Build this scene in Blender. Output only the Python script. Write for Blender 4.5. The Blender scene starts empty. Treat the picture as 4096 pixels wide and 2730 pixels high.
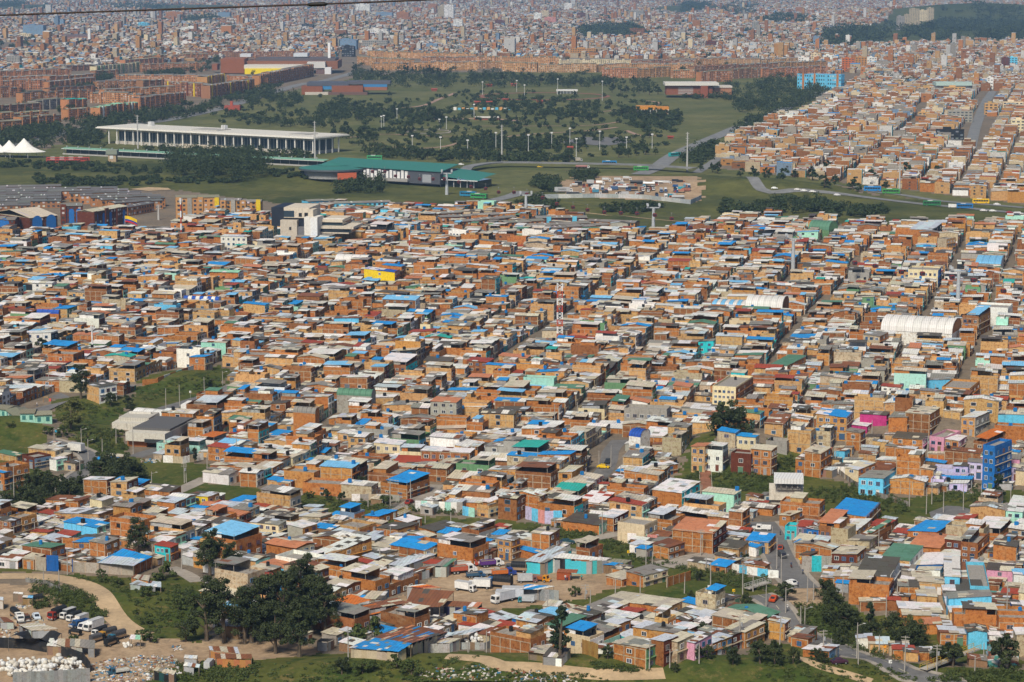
import bpy,math,random
import numpy as np
from math import sin,cos,radians,pi
# ---------------------------------------------------------------- camera
SC=bpy.context.scene
COL=SC.collection
CAMH=165.0
FPX=9575.0
HORIZ=-140.0
PITCH=math.atan((1365.0-HORIZ)/FPX)
cam_data=bpy.data.cameras.new('camera')
cam_data.sensor_width=36.0
cam_data.lens=36.0*FPX/4096.0
cam_data.clip_start=1.0
cam_data.clip_end=90000.0
cam=bpy.data.objects.new('camera',cam_data)
COL.objects.link(cam)
cam.location=(0,0,CAMH)
cam.rotation_euler=(pi/2-PITCH,0,0)
SC.camera=cam
# ---------------------------------------------------------------- light
SUN_EL,SUN_AZ=radians(46),radians(-160)
world=bpy.data.worlds.new('World');SC.world=world
world.use_nodes=True
wn=world.node_tree.nodes;wl=world.node_tree.links
sky=wn.new('ShaderNodeTexSky');sky.sky_type='NISHITA';sky.sun_disc=False
sky.sun_elevation=SUN_EL;sky.sun_rotation=SUN_AZ
sky.air_density=0.7;sky.dust_density=8.0;sky.ozone_density=0.5;sky.altitude=2600
bg=wn['Background'];bg.inputs[1].default_value=0.08
wl.new(sky.outputs[0],bg.inputs[0])
sd=bpy.data.lights.new('sun','SUN');sd.energy=2.9;sd.angle=radians(12);sd.color=(1.0,0.93,0.80)
sun=bpy.data.objects.new('sun',sd);COL.objects.link(sun)
_sv=(sin(SUN_AZ)*cos(SUN_EL),cos(SUN_AZ)*cos(SUN_EL),sin(SUN_EL))
from mathutils import Vector
sun.rotation_euler=Vector(_sv).to_track_quat('Z','Y').to_euler()
sun.location=(0,0,400)
vs=SC.view_settings
vs.view_transform='Standard';vs.look='None';vs.exposure=0.62;vs.gamma=1.0
vs.use_curve_mapping=False
SC.cycles.max_bounces=5;SC.cycles.diffuse_bounces=3;SC.cycles.glossy_bounces=2
SC.cycles.transmission_bounces=2;SC.cycles.volume_bounces=0;SC.cycles.transparent_max_bounces=4
SC.cycles.use_adaptive_sampling=True;SC.cycles.adaptive_threshold=0.02
SC.cycles.use_denoising=True
rng=random.Random(11)
U=rng.uniform
# ---------------------------------------------------------------- photo pixel <-> place
REG={'A':(0,2050,2.298),'B':(1024,2050,2.298),'C':(2048,2050,2.298),'D':(3072,2050,2.298),'E':(0,1400,2.298),'F':(1024,1400,2.298),'G':(2048,1400,2.298),'H':(3072,1400,2.298),'I':(0,750,2.298),'J':(1024,750,2.298),'K':(2048,750,2.298),'L':(3072,750,2.298),'T1':(0,0,1.6807),'T2':(1350,0,1.6807),'T3':(2696,0,1.6807),'S':(0,0,0.57446),'P':(0,0,1.0)}
CP,SP=cos(PITCH),sin(PITCH)
def px(reg,x,y):
 o=REG[reg];return o[0]+x/o[2],o[1]+y/o[2]
def ray(u,v):
 a,b=u-2048.0,1365.0-v
 return np.array([a,b*SP+FPX*CP,b*CP-FPX*SP])
def plane_hit(u,v,z=0.0):
 d=ray(u,v);t=(CAMH-z)/max(-d[2],1e-6)
 return d[0]*t,d[1]*t
def proj(x,y,z):
 yy=y;zz=z-CAMH
 f=yy*CP-zz*SP;up=yy*SP+zz*CP
 return 2048+FPX*x/f,1365-FPX*up/f
_B=[('H',1250,900,45,30,9.0),('H',1900,1000,45,26,7.0),('G',2000,1000,26,24,8.0),('E',1700,300,24,20,4.0),('E',900,520,20,16,4.0),('E',120,760,26,16,6.0),('A',1350,820,14,12,2.5),('B',1500,1560,50,16,5.0),('C',2300,1560,60,14,5.0),('S',600,415,120,40,7.0),('S',1720,440,70,30,10.0),('S',1380,485,160,24,-3.0),('S',2250,50,420,250,55.0),('S',2120,85,260,120,18.0),('C',1500,740,22,14,2.0),('D',700,1000,16,14,-4.0)]
BUMPS=[]
for r_,x_,y_,sx_,sy_,h_ in _B:
 X_,Y_=plane_hit(*px(r_,x_,y_));BUMPS.append((X_,Y_,sx_,sy_,h_))
def hgt(x,y):
 x=np.asarray(x,dtype=float);y=np.asarray(y,dtype=float)
 z=np.zeros(np.broadcast(x,y).shape)
 for X,Y,sx,sy,h in BUMPS:
  z=z+h*np.exp(-((x-X)/sx)**2-((y-Y)/sy)**2)
 z=z+0.35*np.sin(x*0.021+1.3)*np.sin(y*0.017)*np.clip((2500-y)/800,0,1)
 near=np.clip((556.0-y)/556.0,0,1)
 return z+150*near**2.2
def h1(x,y):
 """hgt for one point, without arrays"""
 z=0.0
 for X,Y,sx,sy,h in BUMPS:
  e=((x-X)/sx)**2+((y-Y)/sy)**2
  if e<30:z+=h*math.exp(-e)
 z+=0.35*sin(x*0.021+1.3)*sin(y*0.017)*min(1,max(0,(2500-y)/800))
 return z+150*min(1,max(0,(556.0-y)/556.0))**2.2
def hit(u,v):
 z=0.0;a,b=u-2048.0,1365.0-v
 dx,dy,dz=a,b*SP+FPX*CP,max(FPX*SP-b*CP,1e-6)
 for _ in range(14):
  t=(CAMH-z)/dz;z=0.5*z+0.5*h1(dx*t,dy*t)
 t=(CAMH-z)/dz
 return dx*t,dy*t,h1(dx*t,dy*t)
def at(reg,x,y):return hit(*px(reg,x,y))
def rise_to(x,y,z0,vtop,hmax=90):
 lo,hi=0.0,hmax
 for _ in range(40):
  m=(lo+hi)/2
  if proj(x,y,z0+m)[1]>vtop:lo=m
  else:hi=m
 return (lo+hi)/2
def run_to(x,y,z,dx,dy,u,most=90):
 lo,hi=0.5,most
 s=1 if dx>0 else -1
 for _ in range(40):
  m=(lo+hi)/2
  uu=proj(x+dx*m,y+dy*m,z)[0]
  if (uu-u)*s<0:lo=m
  else:hi=m
 return (lo+hi)/2
WALLC={'brick':(0.43,0.168,0.045),'brown':(0.27,0.108,0.037),'tan':(0.53,0.315,0.125),'ochre':(0.49,0.24,0.065),'darkbrown':(0.13,0.033,0.016),'cream':(0.68,0.57,0.36),'white':(0.76,0.75,0.70),'grey':(0.33,0.31,0.27),'beige':(0.46,0.38,0.25),'turquoise':(0.03,0.50,0.55),'skyblue':(0.13,0.50,0.72),'blue':(0.015,0.13,0.40),'pink':(0.66,0.28,0.24),'magenta':(0.46,0.04,0.19),'lavender':(0.52,0.47,0.68),'mint':(0.36,0.66,0.53),'green':(0.13,0.27,0.13),'yellow':(0.72,0.52,0.015),'rose':(0.62,0.30,0.42),'slate':(0.16,0.25,0.36),'black':(0.02,0.022,0.026),'tin':(0.36,0.37,0.36),'wood':(0.23,0.14,0.075),'purple':(0.22,0.17,0.24),'orange':(0.5,0.13,0.02)}
ROOFC={'cream':(0.56,0.495,0.375),'white':(0.72,0.70,0.655),'grey':(0.25,0.235,0.205),'dark':(0.10,0.087,0.07),'zinc':(0.50,0.56,0.60),'blue':(0.02,0.28,0.66),'lblue':(0.20,0.50,0.76),'red':(0.34,0.06,0.03),'terra':(0.55,0.21,0.10),'green':(0.10,0.235,0.15),'rust':(0.22,0.085,0.038),'teal':(0.03,0.40,0.33),'orange':(0.56,0.15,0.025),'olive':(0.25,0.235,0.16),'mint':(0.30,0.60,0.40),'royal':(0.02,0.09,0.42),'slate':(0.15,0.145,0.14)}
WALLWORD={'brick':'orange brick','brown':'dark brick','tan':'blotchy tan brick','ochre':'ochre brick','darkbrown':'maroon painted','cream':'cream','white':'white','grey':'grey concrete','beige':'beige','turquoise':'turquoise','skyblue':'sky blue','blue':'deep blue','pink':'salmon pink','magenta':'magenta','lavender':'lavender','mint':'mint green','green':'dull green','yellow':'yellow','rose':'rose pink','slate':'slate blue','black':'black','tin':'tin sheet','wood':'wooden','purple':'purplish grey','orange':'orange'}
ROOFWORD={'cream':'cream sheet','white':'white sheet','grey':'grey sheet','dark':'dark stained','zinc':'pale zinc','blue':'bright blue','lblue':'light blue','red':'red','terra':'terracotta','green':'green','rust':'rusty','teal':'teal','orange':'orange','olive':'olive grey','mint':'mint green','royal':'royal blue','slate':'dark grey','patch':'patched grey and cream'}
BRICKS=('brick','brown','tan','ochre','beige')
def jit(c,a=0.1,r=None):
 r=r or rng
 k=1+r.uniform(-a,a)
 return tuple(min(0.85,max(0.006,x*k*(1+r.uniform(-a,a)*0.3)))for x in c)
def new_mat(name):
 m=bpy.data.materials.new(name);m.use_nodes=True
 return m,m.node_tree.nodes,m.node_tree.links,m.node_tree.nodes['Principled BSDF']
def nd(n,t,**kw):
 o=n.new(t)
 for k,v in kw.items():setattr(o,k,v)
 return o
def noise(n,l,scale,detail=4,rough=0.6,stretch=None,obj=False):
 if obj:
  src=nd(n,'ShaderNodeTexCoord').outputs['Object']
 else:
  src=nd(n,'ShaderNodeNewGeometry').outputs['Position']
 if stretch:
  mp=nd(n,'ShaderNodeMapping');mp.inputs['Scale'].default_value=stretch
  l.new(src,mp.inputs['Vector']);src=mp.outputs[0]
 t=nd(n,'ShaderNodeTexNoise');t.inputs['Scale'].default_value=scale
 t.inputs['Detail'].default_value=detail;t.inputs['Roughness'].default_value=rough
 l.new(src,t.inputs['Vector'])
 return t.outputs['Fac']
def ramp(n,l,src,a,b,lo=0.0,hi=1.0):
 m=nd(n,'ShaderNodeMapRange');m.inputs['From Min'].default_value=a;m.inputs['From Max'].default_value=b
 m.inputs['To Min'].default_value=lo;m.inputs['To Max'].default_value=hi;m.clamp=True
 l.new(src,m.inputs['Value']);return m.outputs[0]
def mul(n,l,a,b):
 m=nd(n,'ShaderNodeMath',operation='MULTIPLY')
 for s,x in ((0,a),(1,b)):
  if isinstance(x,(int,float)):m.inputs[s].default_value=x
  else:l.new(x,m.inputs[s])
 return m.outputs[0]
def mix(n,l,fac,a,b,mode='MIX'):
 m=nd(n,'ShaderNodeMix',data_type='RGBA',blend_type=mode)
 if isinstance(fac,(int,float)):m.inputs[0].default_value=fac
 else:l.new(fac,m.inputs[0])
 for s,x in ((6,a),(7,b)):
  if isinstance(x,(tuple,list)):m.inputs[s].default_value=(x[0],x[1],x[2],1)
  else:l.new(x,m.inputs[s])
 return m.outputs[2]
def scale_col(n,l,col,val):
 c=nd(n,'ShaderNodeCombineColor')
 for i in range(3):l.new(val,c.inputs[i])
 return mix(n,l,1.0,col,c.outputs[0],'MULTIPLY')
def attr_mat(name,kind):
 m,n,l,b=new_mat(name)
 at_=nd(n,'ShaderNodeAttribute',attribute_name='Col')
 col,al=at_.outputs['Color'],at_.outputs['Alpha']
 b.inputs['Specular IOR Level'].default_value=0.25
 if kind=='wall':
  f1=ramp(n,l,noise(n,l,1.1,6,0.75),0.51,0.58)
  dk=mix(n,l,1.0,col,(0.56,0.43,0.34),'MULTIPLY')
  c=mix(n,l,mul(n,l,f1,mul(n,l,al,0.85)),col,dk)
  f2=ramp(n,l,noise(n,l,0.35,3,0.6,(1,1,2.2)),0.56,0.68)
  lt=mix(n,l,0.45,col,(0.42,0.33,0.2))
  c=mix(n,l,mul(n,l,f2,mul(n,l,al,0.55)),c,lt)
  c=scale_col(n,l,c,ramp(n,l,noise(n,l,4.0,4,0.7),0.25,0.75,0.72,1.22))
  st=ramp(n,l,noise(n,l,1.0,4,0.65,(1.6,1.6,0.22)),0.55,0.72,1.0,0.62)
  c=scale_col(n,l,c,st)
  b.inputs['Roughness'].default_value=0.92
 elif kind=='roof':
  f1=ramp(n,l,noise(n,l,0.9,6,0.72),0.53,0.66)
  dk=mix(n,l,0.8,col,(0.13,0.095,0.065))
  c=mix(n,l,mul(n,l,f1,mul(n,l,al,0.75)),col,dk)
  c=scale_col(n,l,c,ramp(n,l,noise(n,l,5.0,4,0.7),0.25,0.75,0.72,1.16))
  wv=nd(n,'ShaderNodeTexWave',wave_type='BANDS',bands_direction='X');wv.inputs['Scale'].default_value=0.34;wv.inputs['Distortion'].default_value=0.4
  mp=nd(n,'ShaderNodeMapping');mp.inputs['Rotation'].default_value=(0,0,radians(14));l.new(nd(n,'ShaderNodeNewGeometry').outputs['Position'],mp.inputs['Vector']);l.new(mp.outputs[0],wv.inputs['Vector'])
  c=scale_col(n,l,c,ramp(n,l,wv.outputs['Fac'],0.0,0.35,0.78,1.0))
  b.inputs['Roughness'].default_value=0.65
 elif kind=='glass':
  c=col;b.inputs['Roughness'].default_value=0.12;b.inputs['Specular IOR Level'].default_value=0.6
 elif kind=='leaf':
  c=scale_col(n,l,col,ramp(n,l,noise(n,l,0.5,3),0.3,0.7,0.7,1.3))
  b.inputs['Roughness'].default_value=0.7;b.inputs['Specular IOR Level'].default_value=0.15
 else:
  c=scale_col(n,l,col,ramp(n,l,noise(n,l,1.3,5,0.7),0.25,0.75,0.75,1.2))
  b.inputs['Roughness'].default_value=0.6
 l.new(c,b.inputs['Base Color'])
 return m
M_WALL=attr_mat('masonry','wall');M_ROOF=attr_mat('roof_sheeting','roof');M_GLASS=attr_mat('window_glass','glass')
M_LEAF=attr_mat('foliage','leaf');M_PAINT=attr_mat('painted_metal','paint')
MATS=[M_WALL,M_ROOF,M_GLASS,M_PAINT,M_LEAF]
_solid={}
def solid(c,rough=0.6,metal=0.0,dirt=0.25):
 key=(tuple(round(x,3)for x in c),rough,metal)
 if key not in _solid:
  m,n,l,b=new_mat('paint')
  cc=scale_col(n,l,c_node(n,c),ramp(n,l,noise(n,l,2.2,5,0.7),0.25,0.75,1-dirt,1+dirt*0.6))
  l.new(cc,b.inputs['Base Color']);b.inputs['Roughness'].default_value=rough;b.inputs['Metallic'].default_value=metal
  _solid[key]=m
 return _solid[key]
def c_node(n,c):
 r=nd(n,'ShaderNodeRGB');r.outputs[0].default_value=(c[0],c[1],c[2],1);return r.outputs[0]
def sheet_mat(c,i):
 """one roofing sheet: corrugation and its own stains"""
 m,n,l,b=new_mat('roof_sheet_%d'%i)
 wv=nd(n,'ShaderNodeTexWave',wave_type='BANDS',bands_direction='X');wv.inputs['Scale'].default_value=2.6
 l.new(nd(n,'ShaderNodeTexCoord').outputs['Object'],wv.inputs['Vector'])
 base=c_node(n,c)
 f1=ramp(n,l,noise(n,l,1.0,6,0.72),0.52,0.66,0,0.62)
 cc=mix(n,l,f1,base,(c[0]*0.38+0.03,c[1]*0.34+0.02,c[2]*0.32+0.012))
 cc=scale_col(n,l,cc,ramp(n,l,noise(n,l,5.0,4,0.7),0.25,0.75,0.78,1.15))
 cc=scale_col(n,l,cc,ramp(n,l,wv.outputs['Fac'],0,1,0.86,1.05))
 bp=nd(n,'ShaderNodeBump');bp.inputs['Strength'].default_value=0.5;bp.inputs['Distance'].default_value=0.05
 l.new(wv.outputs['Fac'],bp.inputs['Height']);l.new(bp.outputs[0],b.inputs['Normal'])
 l.new(cc,b.inputs['Base Color']);b.inputs['Roughness'].default_value=0.6;b.inputs['Specular IOR Level'].default_value=0.25
 return m
class Boxes:
 """boxes (turned, tilted) and loose polygons gathered into one mesh with a colour per face"""
 __slots__=('rows','arrs','pv','pf','pc','pm')
 def __init__(s):s.rows=[];s.arrs=[];s.pv=[];s.pf=[];s.pc=[];s.pm=[]
 def box(s,cx,cy,z0,z1,hx,hy,yaw=0.0,col=(.5,.5,.5),a=0.3,top=None,mat=0,topmat=None,tb=(0,0),tt=(0,0)):
  t=top or col
  s.rows.append((cx,cy,z0,z1,hx,hy,yaw,tb[0],tb[1],tt[0],tt[1],col[0],col[1],col[2],a,t[0],t[1],t[2],mat,mat if topmat is None else topmat))
 def poly(s,vs,fs,col,a=0.3,mat=0):
  o=len(s.pv);s.pv.extend(vs)
  for f in fs:s.pf.append(tuple(i+o for i in f));s.pc.append((col[0],col[1],col[2],a));s.pm.append(mat)
 def mesh(s,name,mats=None,back=True,bottom=False):
  A=np.array(s.rows,dtype=np.float64).reshape(-1,20)
  if s.arrs:A=np.concatenate([A]+s.arrs)
  N=len(A)
  sx=np.array([-1,1,1,-1,-1,1,1,-1.]);sy=np.array([-1,-1,1,1,-1,-1,1,1.]);up=np.array([0,0,0,0,1,1,1,1.])
  lx=A[:,4:5]*sx;ly=A[:,5:6]*sy
  z=A[:,2:3]*(1-up)+A[:,3:4]*up+(1-up)*(A[:,7:8]*lx+A[:,8:9]*ly)+up*(A[:,9:10]*lx+A[:,10:11]*ly)
  c=np.cos(A[:,6:7]);sn=np.sin(A[:,6:7])
  V=np.stack([A[:,0:1]+lx*c-ly*sn,A[:,1:2]+lx*sn+ly*c,z],axis=2).reshape(-1,3)
  F=[[4,5,6,7],[0,1,5,4],[1,2,6,5],[3,0,4,7]]
  if back:F.append([2,3,7,6])
  if bottom:F.append([3,2,1,0])
  F=np.array(F);k=len(F)
  Fi=(np.arange(N)[:,None,None]*8+F[None]).reshape(-1,4)
  C=np.repeat(A[:,None,11:15],k,axis=1).copy()
  C[:,0,:3]=A[:,15:18]
  C=C.reshape(-1,4)
  Mi=np.repeat(A[:,None,18],k,axis=1).copy();Mi[:,0]=A[:,19]
  Mi=Mi.reshape(-1)
  starts=np.arange(len(Fi))*4;loops=Fi.reshape(-1)
  if s.pv:
   V=np.concatenate([V,np.array(s.pv,dtype=float)]);ls=len(loops)
   ex=[];st=[]
   for f in s.pf:
    st.append(ls+len(ex));ex.extend(i+N*8 for i in f)
   loops=np.concatenate([loops,np.array(ex)]);starts=np.concatenate([starts,np.array(st)])
   C=np.concatenate([C,np.array(s.pc)]);Mi=np.concatenate([Mi,np.array(s.pm)])
  return raw_mesh(name,V,loops,starts,C,Mi,mats or MATS)
def raw_mesh(name,V,loops,starts,C=None,Mi=None,mats=(),smooth=False):
 me=bpy.data.meshes.new(name)
 me.vertices.add(len(V));me.vertices.foreach_set('co',np.asarray(V,dtype=np.float32).ravel())
 me.loops.add(len(loops));me.loops.foreach_set('vertex_index',np.asarray(loops,dtype=np.int32))
 me.polygons.add(len(starts));me.polygons.foreach_set('loop_start',np.asarray(starts,dtype=np.int32))
 if Mi is not None:me.polygons.foreach_set('material_index',np.asarray(Mi,dtype=np.int32))
 me.polygons.foreach_set('use_smooth',np.full(len(starts),smooth,dtype=bool))
 me.update(calc_edges=True)
 if C is not None:
  ca=me.attributes.new('Col','FLOAT_COLOR','FACE');ca.data.foreach_set('color',np.asarray(C,dtype=np.float32).ravel())
 for m in mats:me.materials.append(m)
 return me
def quads_mesh(name,V,F,C=None,mats=(),smooth=False):
 F=np.asarray(F);k=F.shape[1]
 return raw_mesh(name,V,F.ravel(),np.arange(len(F))*k,C,None,mats,smooth)
def link(name,me,parent=None,loc=(0,0,0),rot=(0,0,0),scale=(1,1,1)):
 o=bpy.data.objects.new(name,me);COL.objects.link(o)
 o.location=loc;o.rotation_euler=rot;o.scale=scale
 if parent is not None:o.parent=parent
 return o
def tag(o,label=None,cat=None,group=None,kind=None):
 if label:o['label']=label
 if cat:o['category']=cat
 if group:o['group']=group
 if kind:o['kind']=kind
 return o
def thing(name,label,cat,loc=(0,0,0),rz=0.0,group=None):
 o=bpy.data.objects.new(name,None);COL.objects.link(o);o.empty_display_size=0.5
 o.location=loc;o.rotation_euler=(0,0,rz)
 return tag(o,label,cat,group)
def copy_tree(o,parent=None):
 c=o.copy();COL.objects.link(c)
 if parent is not None:c.parent=parent
 for ch in list(KIDS.get(o.name,[])):
  d=copy_tree(ch,c);KIDS.setdefault(c.name,[]).append(d)
 return c
KIDS={}
def part(name,me,parent,loc=(0,0,0),rot=(0,0,0),scale=(1,1,1)):
 o=link(name,me,parent,loc,rot,scale);KIDS.setdefault(parent.name,[]).append(o);return o
_ub={}
def ubox(mat):
 """unit box, base at z = 0"""
 k=mat.name
 if k not in _ub:
  V=[(-.5,-.5,0),(.5,-.5,0),(.5,.5,0),(-.5,.5,0),(-.5,-.5,1),(.5,-.5,1),(.5,.5,1),(-.5,.5,1)]
  F=[[4,5,6,7],[0,1,5,4],[1,2,6,5],[2,3,7,6],[3,0,4,7],[3,2,1,0]]
  _ub[k]=quads_mesh('unit_box',V,F,None,[mat])
 return _ub[k]
_uc={}
def ucyl(mat,n=12,r2=1.0,dome=False):
 k=(mat.name,n,r2,dome)
 if k not in _uc:
  b=[(0.5*cos(2*pi*i/n),0.5*sin(2*pi*i/n))for i in range(n)]
  V=[(x,y,0)for x,y in b]+[(x*r2,y*r2,0.86 if dome else 1)for x,y in b]
  f=[(i,(i+1)%n,n+(i+1)%n,n+i)for i in range(n)]
  if dome:
   V+=[(x*r2*0.45,y*r2*0.45,1)for x,y in b]
   f+=[(n+i,n+(i+1)%n,2*n+(i+1)%n,2*n+i)for i in range(n)]
   f.append(tuple(range(2*n,3*n)))
  else:f.append(tuple(range(n,2*n)))
  me=bpy.data.meshes.new('unit_cylinder');me.from_pydata(V,[],f);me.materials.append(mat)
  _uc[k]=me
 return _uc[k]
def tube_poly(bx,pts,radii,n,col,mat=0,a=0.3):
 """a tapering tube through points, as polygons of a Boxes"""
 V=[];m=len(pts)
 for i,p in enumerate(pts):
  d=Vector(pts[min(i+1,m-1)])-Vector(pts[max(i-1,0)])
  q=d.to_track_quat('Z','Y')
  for k in range(n):
   w=q@Vector((radii[i]*cos(2*pi*k/n),radii[i]*sin(2*pi*k/n),0))
   V.append((p[0]+w.x,p[1]+w.y,p[2]+w.z))
 F=[(i*n+k,i*n+(k+1)%n,(i+1)*n+(k+1)%n,(i+1)*n+k)for i in range(m-1)for k in range(n)]
 bx.poly(V,F,col,a,mat)
def in_poly(X,Y,poly):
 X=np.asarray(X,dtype=float);Y=np.asarray(Y,dtype=float)
 r=np.zeros(X.shape,dtype=bool);n=len(poly)
 for i in range(n):
  x1,y1=poly[i];x2,y2=poly[(i+1)%n]
  c=(y1>Y)!=(y2>Y)
  r^=c&(X<(x2-x1)*(Y-y1)/(y2-y1+1e-12)+x1)
 return r
def gpoly(reg,pts):
 return [plane_hit(*px(reg,x,y))for x,y in pts]
def S_(p):return gpoly('S',p)
GREEN=[S_(p)for p in ([(345,1551),(517,1517),(718,1508),(919,1517),(1105,1500),(1150,1530),(1551,1551),(1640,1545),(1780,1470),(1924,1517),(2125,1562),(2600,1545),(2600,1640),(345,1640)],[(140,1322),(250,1328),(350,1330),(430,1318),(470,1350),(480,1440),(470,1480),(400,1475),(305,1452),(284,1440),(252,1400),(213,1350)],[(75,1345),(180,1362),(225,1410),(240,1440),(130,1432),(100,1400)],[(-60,1308),(60,1308),(150,1316),(-60,1318)],[(300,1050),(480,1065),(470,1110),(680,1130),(860,1160),(960,1185),(1180,1195),(1350,1225),(1450,1250),(1480,1290),(1760,1330),(1790,1360),(1640,1355),(1500,1335),(1370,1285),(1200,1230),(940,1212),(700,1175),(500,1148),(420,1152),(340,1125),(270,1090)],[(318,884),(500,842),(548,862),(522,886),(512,906),(430,942),(330,962),(280,966),(300,935)],[(110,940),(215,905),(300,938),(258,985),(290,1020),(300,1060),(210,1052),(150,1000)],[(-200,965),(60,972),(105,1000),(110,1048),(-200,1056)],[(1540,1120),(1590,1055),(1640,1040),(1660,1095),(1835,1045),(1850,1098),(1915,1108),(2085,1150),(2095,1188),(1960,1216),(1850,1155),(1780,1142),(1640,1168),(1545,1138)],[(2010,1190),(2050,1152),(2180,1132),(2600,1122),(2600,1165),(2340,1170),(2200,1190),(2130,1205),(2080,1215)],[(1835,1405),(1880,1335),(1960,1390),(2110,1420),(2220,1480),(2353,1520),(2353,1545),(2200,1540),(1930,1460),(1860,1430)],[(1115,1405),(1400,1350),(1500,1335),(1650,1352),(1790,1362),(1800,1382),(1700,1400),(1560,1392),(1420,1385),(1240,1415),(1150,1430)],[(-30,1050),(60,1060),(130,1100),(180,1120),(110,1165),(-30,1150)],)]
DIRT=[S_(p)for p in ([(-200,1352),(100,1345),(140,1390),(215,1430),(300,1452),(345,1470),(480,1490),(560,1525),(345,1551),(300,1640),(-200,1640)],[(960,1345),(1060,1300),(1250,1282),(1395,1318),(1450,1352),(1300,1385),(1180,1395),(1100,1415),(1040,1425),(980,1435),(960,1420),(900,1390)],[(320,1462),(470,1478),(560,1468),(650,1478),(720,1488),(740,1512),(600,1530),(480,1492),(380,1480)],[(1790,1340),(1830,1340),(1880,1335),(1900,1370),(1870,1395),(1810,1380)],[(1255,430),(1330,405),(1480,405),(1605,405),(1620,430),(1605,466),(1480,460),(1300,452)],[(2105,1380),(2200,1370),(2230,1400),(2150,1420)],)]
VALLEY=S_([(-400,352),(330,362),(700,388),(1080,422),(1170,456),(1260,430),(1330,400),(1600,398),(1720,412),(2000,448),(2800,520),(2800,545),(2353,513),(2100,522),(1640,502),(1500,541),(1420,530),(1200,485),(900,482),(640,468),(360,432),(220,438),(-400,436)])
PARK=S_([(100,345),(240,300),(450,262),(640,215),(760,190),(880,172),(1080,166),(1500,168),(1850,178),(1905,195),(1890,225),(1790,268),(1690,320),(1640,385),(1720,410),(1600,398),(1330,408),(1170,466),(1080,430),(700,396),(330,370),(100,364),(-400,370),(-400,336),(60,338)])
RIGHTGREEN=S_([(1640,385),(1900,415),(2353,470),(2800,525),(2800,540),(1720,412)])
HILL=S_([(1880,110),(1905,88),(2000,60),(2100,45),(2353,20),(2800,-10),(2800,92),(2353,98),(2150,102),(2000,104)])
CITYPARKS=[S_(p)for p in ([(1320,86),(1390,62),(1480,60),(1500,82),(1420,90)],[(1470,22),(1600,8),(1680,20),(1560,34)],[(250,22),(420,10),(600,14),(560,24),(400,30)],[(-200,14),(130,10),(120,24),(-200,30)])]
APTS=S_([(-400,345),(100,345),(240,298),(450,258),(740,178),(770,130),(560,132),(300,150),(-400,220)])
APTS2=S_([(740,170),(820,125),(1200,132),(1500,136),(1900,150),(1905,182),(1500,172),(1080,170),(880,176)])
def zone_of(X,Y):
 z=np.zeros(X.shape,dtype=int)
 for g in GREEN:z[in_poly(X,Y,g)]=1
 z[in_poly(X,Y,VALLEY)]=2
 z[in_poly(X,Y,PARK)]=3
 z[in_poly(X,Y,RIGHTGREEN)]=3
 for g in DIRT:z[in_poly(X,Y,g)]=4
 z[in_poly(X,Y,HILL)]=5
 for g in CITYPARKS:z[in_poly(X,Y,g)]=5
 return z
def ground_mat(name,cols,scale,fine,patch=None,bump=0.0):
 m,n,l,b=new_mat(name)
 f=ramp(n,l,noise(n,l,scale,6,0.65),0.36,0.64)
 c=mix(n,l,f,cols[0],cols[1])
 if patch:
  f2=ramp(n,l,noise(n,l,patch[1],5,0.7),patch[2],patch[2]+0.1)
  c=mix(n,l,f2,c,patch[0])
 if len(cols)>2:
  f3=ramp(n,l,noise(n,l,scale*5.3,6,0.75),0.55,0.68)
  c=mix(n,l,f3,c,cols[2])
 c=scale_col(n,l,c,ramp(n,l,noise(n,l,fine,5,0.75),0.25,0.75,0.65,1.3))
 l.new(c,b.inputs['Base Color']);b.inputs['Roughness'].default_value=0.95;b.inputs['Specular IOR Level'].default_value=0.1
 if bump:
  bp=nd(n,'ShaderNodeBump');bp.inputs['Strength'].default_value=0.8;bp.inputs['Distance'].default_value=bump
  l.new(noise(n,l,fine*0.5,6,0.75),bp.inputs['Height']);l.new(bp.outputs[0],b.inputs['Normal'])
 return m
G_TOWN=ground_mat('street_dirt_and_tarmac',((0.15,0.125,0.095),(0.22,0.17,0.12),(0.10,0.085,0.07)),0.03,0.6)
G_NEAR=ground_mat('near_grass',((0.045,0.070,0.014),(0.10,0.10,0.024),(0.17,0.13,0.05)),0.045,0.5,((0.036,0.058,0.012),0.12,0.55),0.5)
G_VALLEY=ground_mat('river_bank_grass',((0.042,0.055,0.016),(0.115,0.115,0.034),(0.036,0.048,0.015)),0.012,0.12,((0.115,0.108,0.036),0.02,0.57),1.0)
G_PARK=ground_mat('park_lawn',((0.075,0.09,0.027),(0.15,0.145,0.055),(0.055,0.066,0.024)),0.012,0.1,((0.13,0.108,0.055),0.03,0.6))
G_DIRT=ground_mat('bare_dirt',((0.30,0.205,0.125),(0.40,0.29,0.185),(0.23,0.16,0.10)),0.05,0.45,((0.20,0.155,0.105),0.08,0.56),0.25)
G_HILL=ground_mat('wooded_hill',((0.045,0.06,0.02),(0.09,0.1,0.035)),0.006,0.05)
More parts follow.
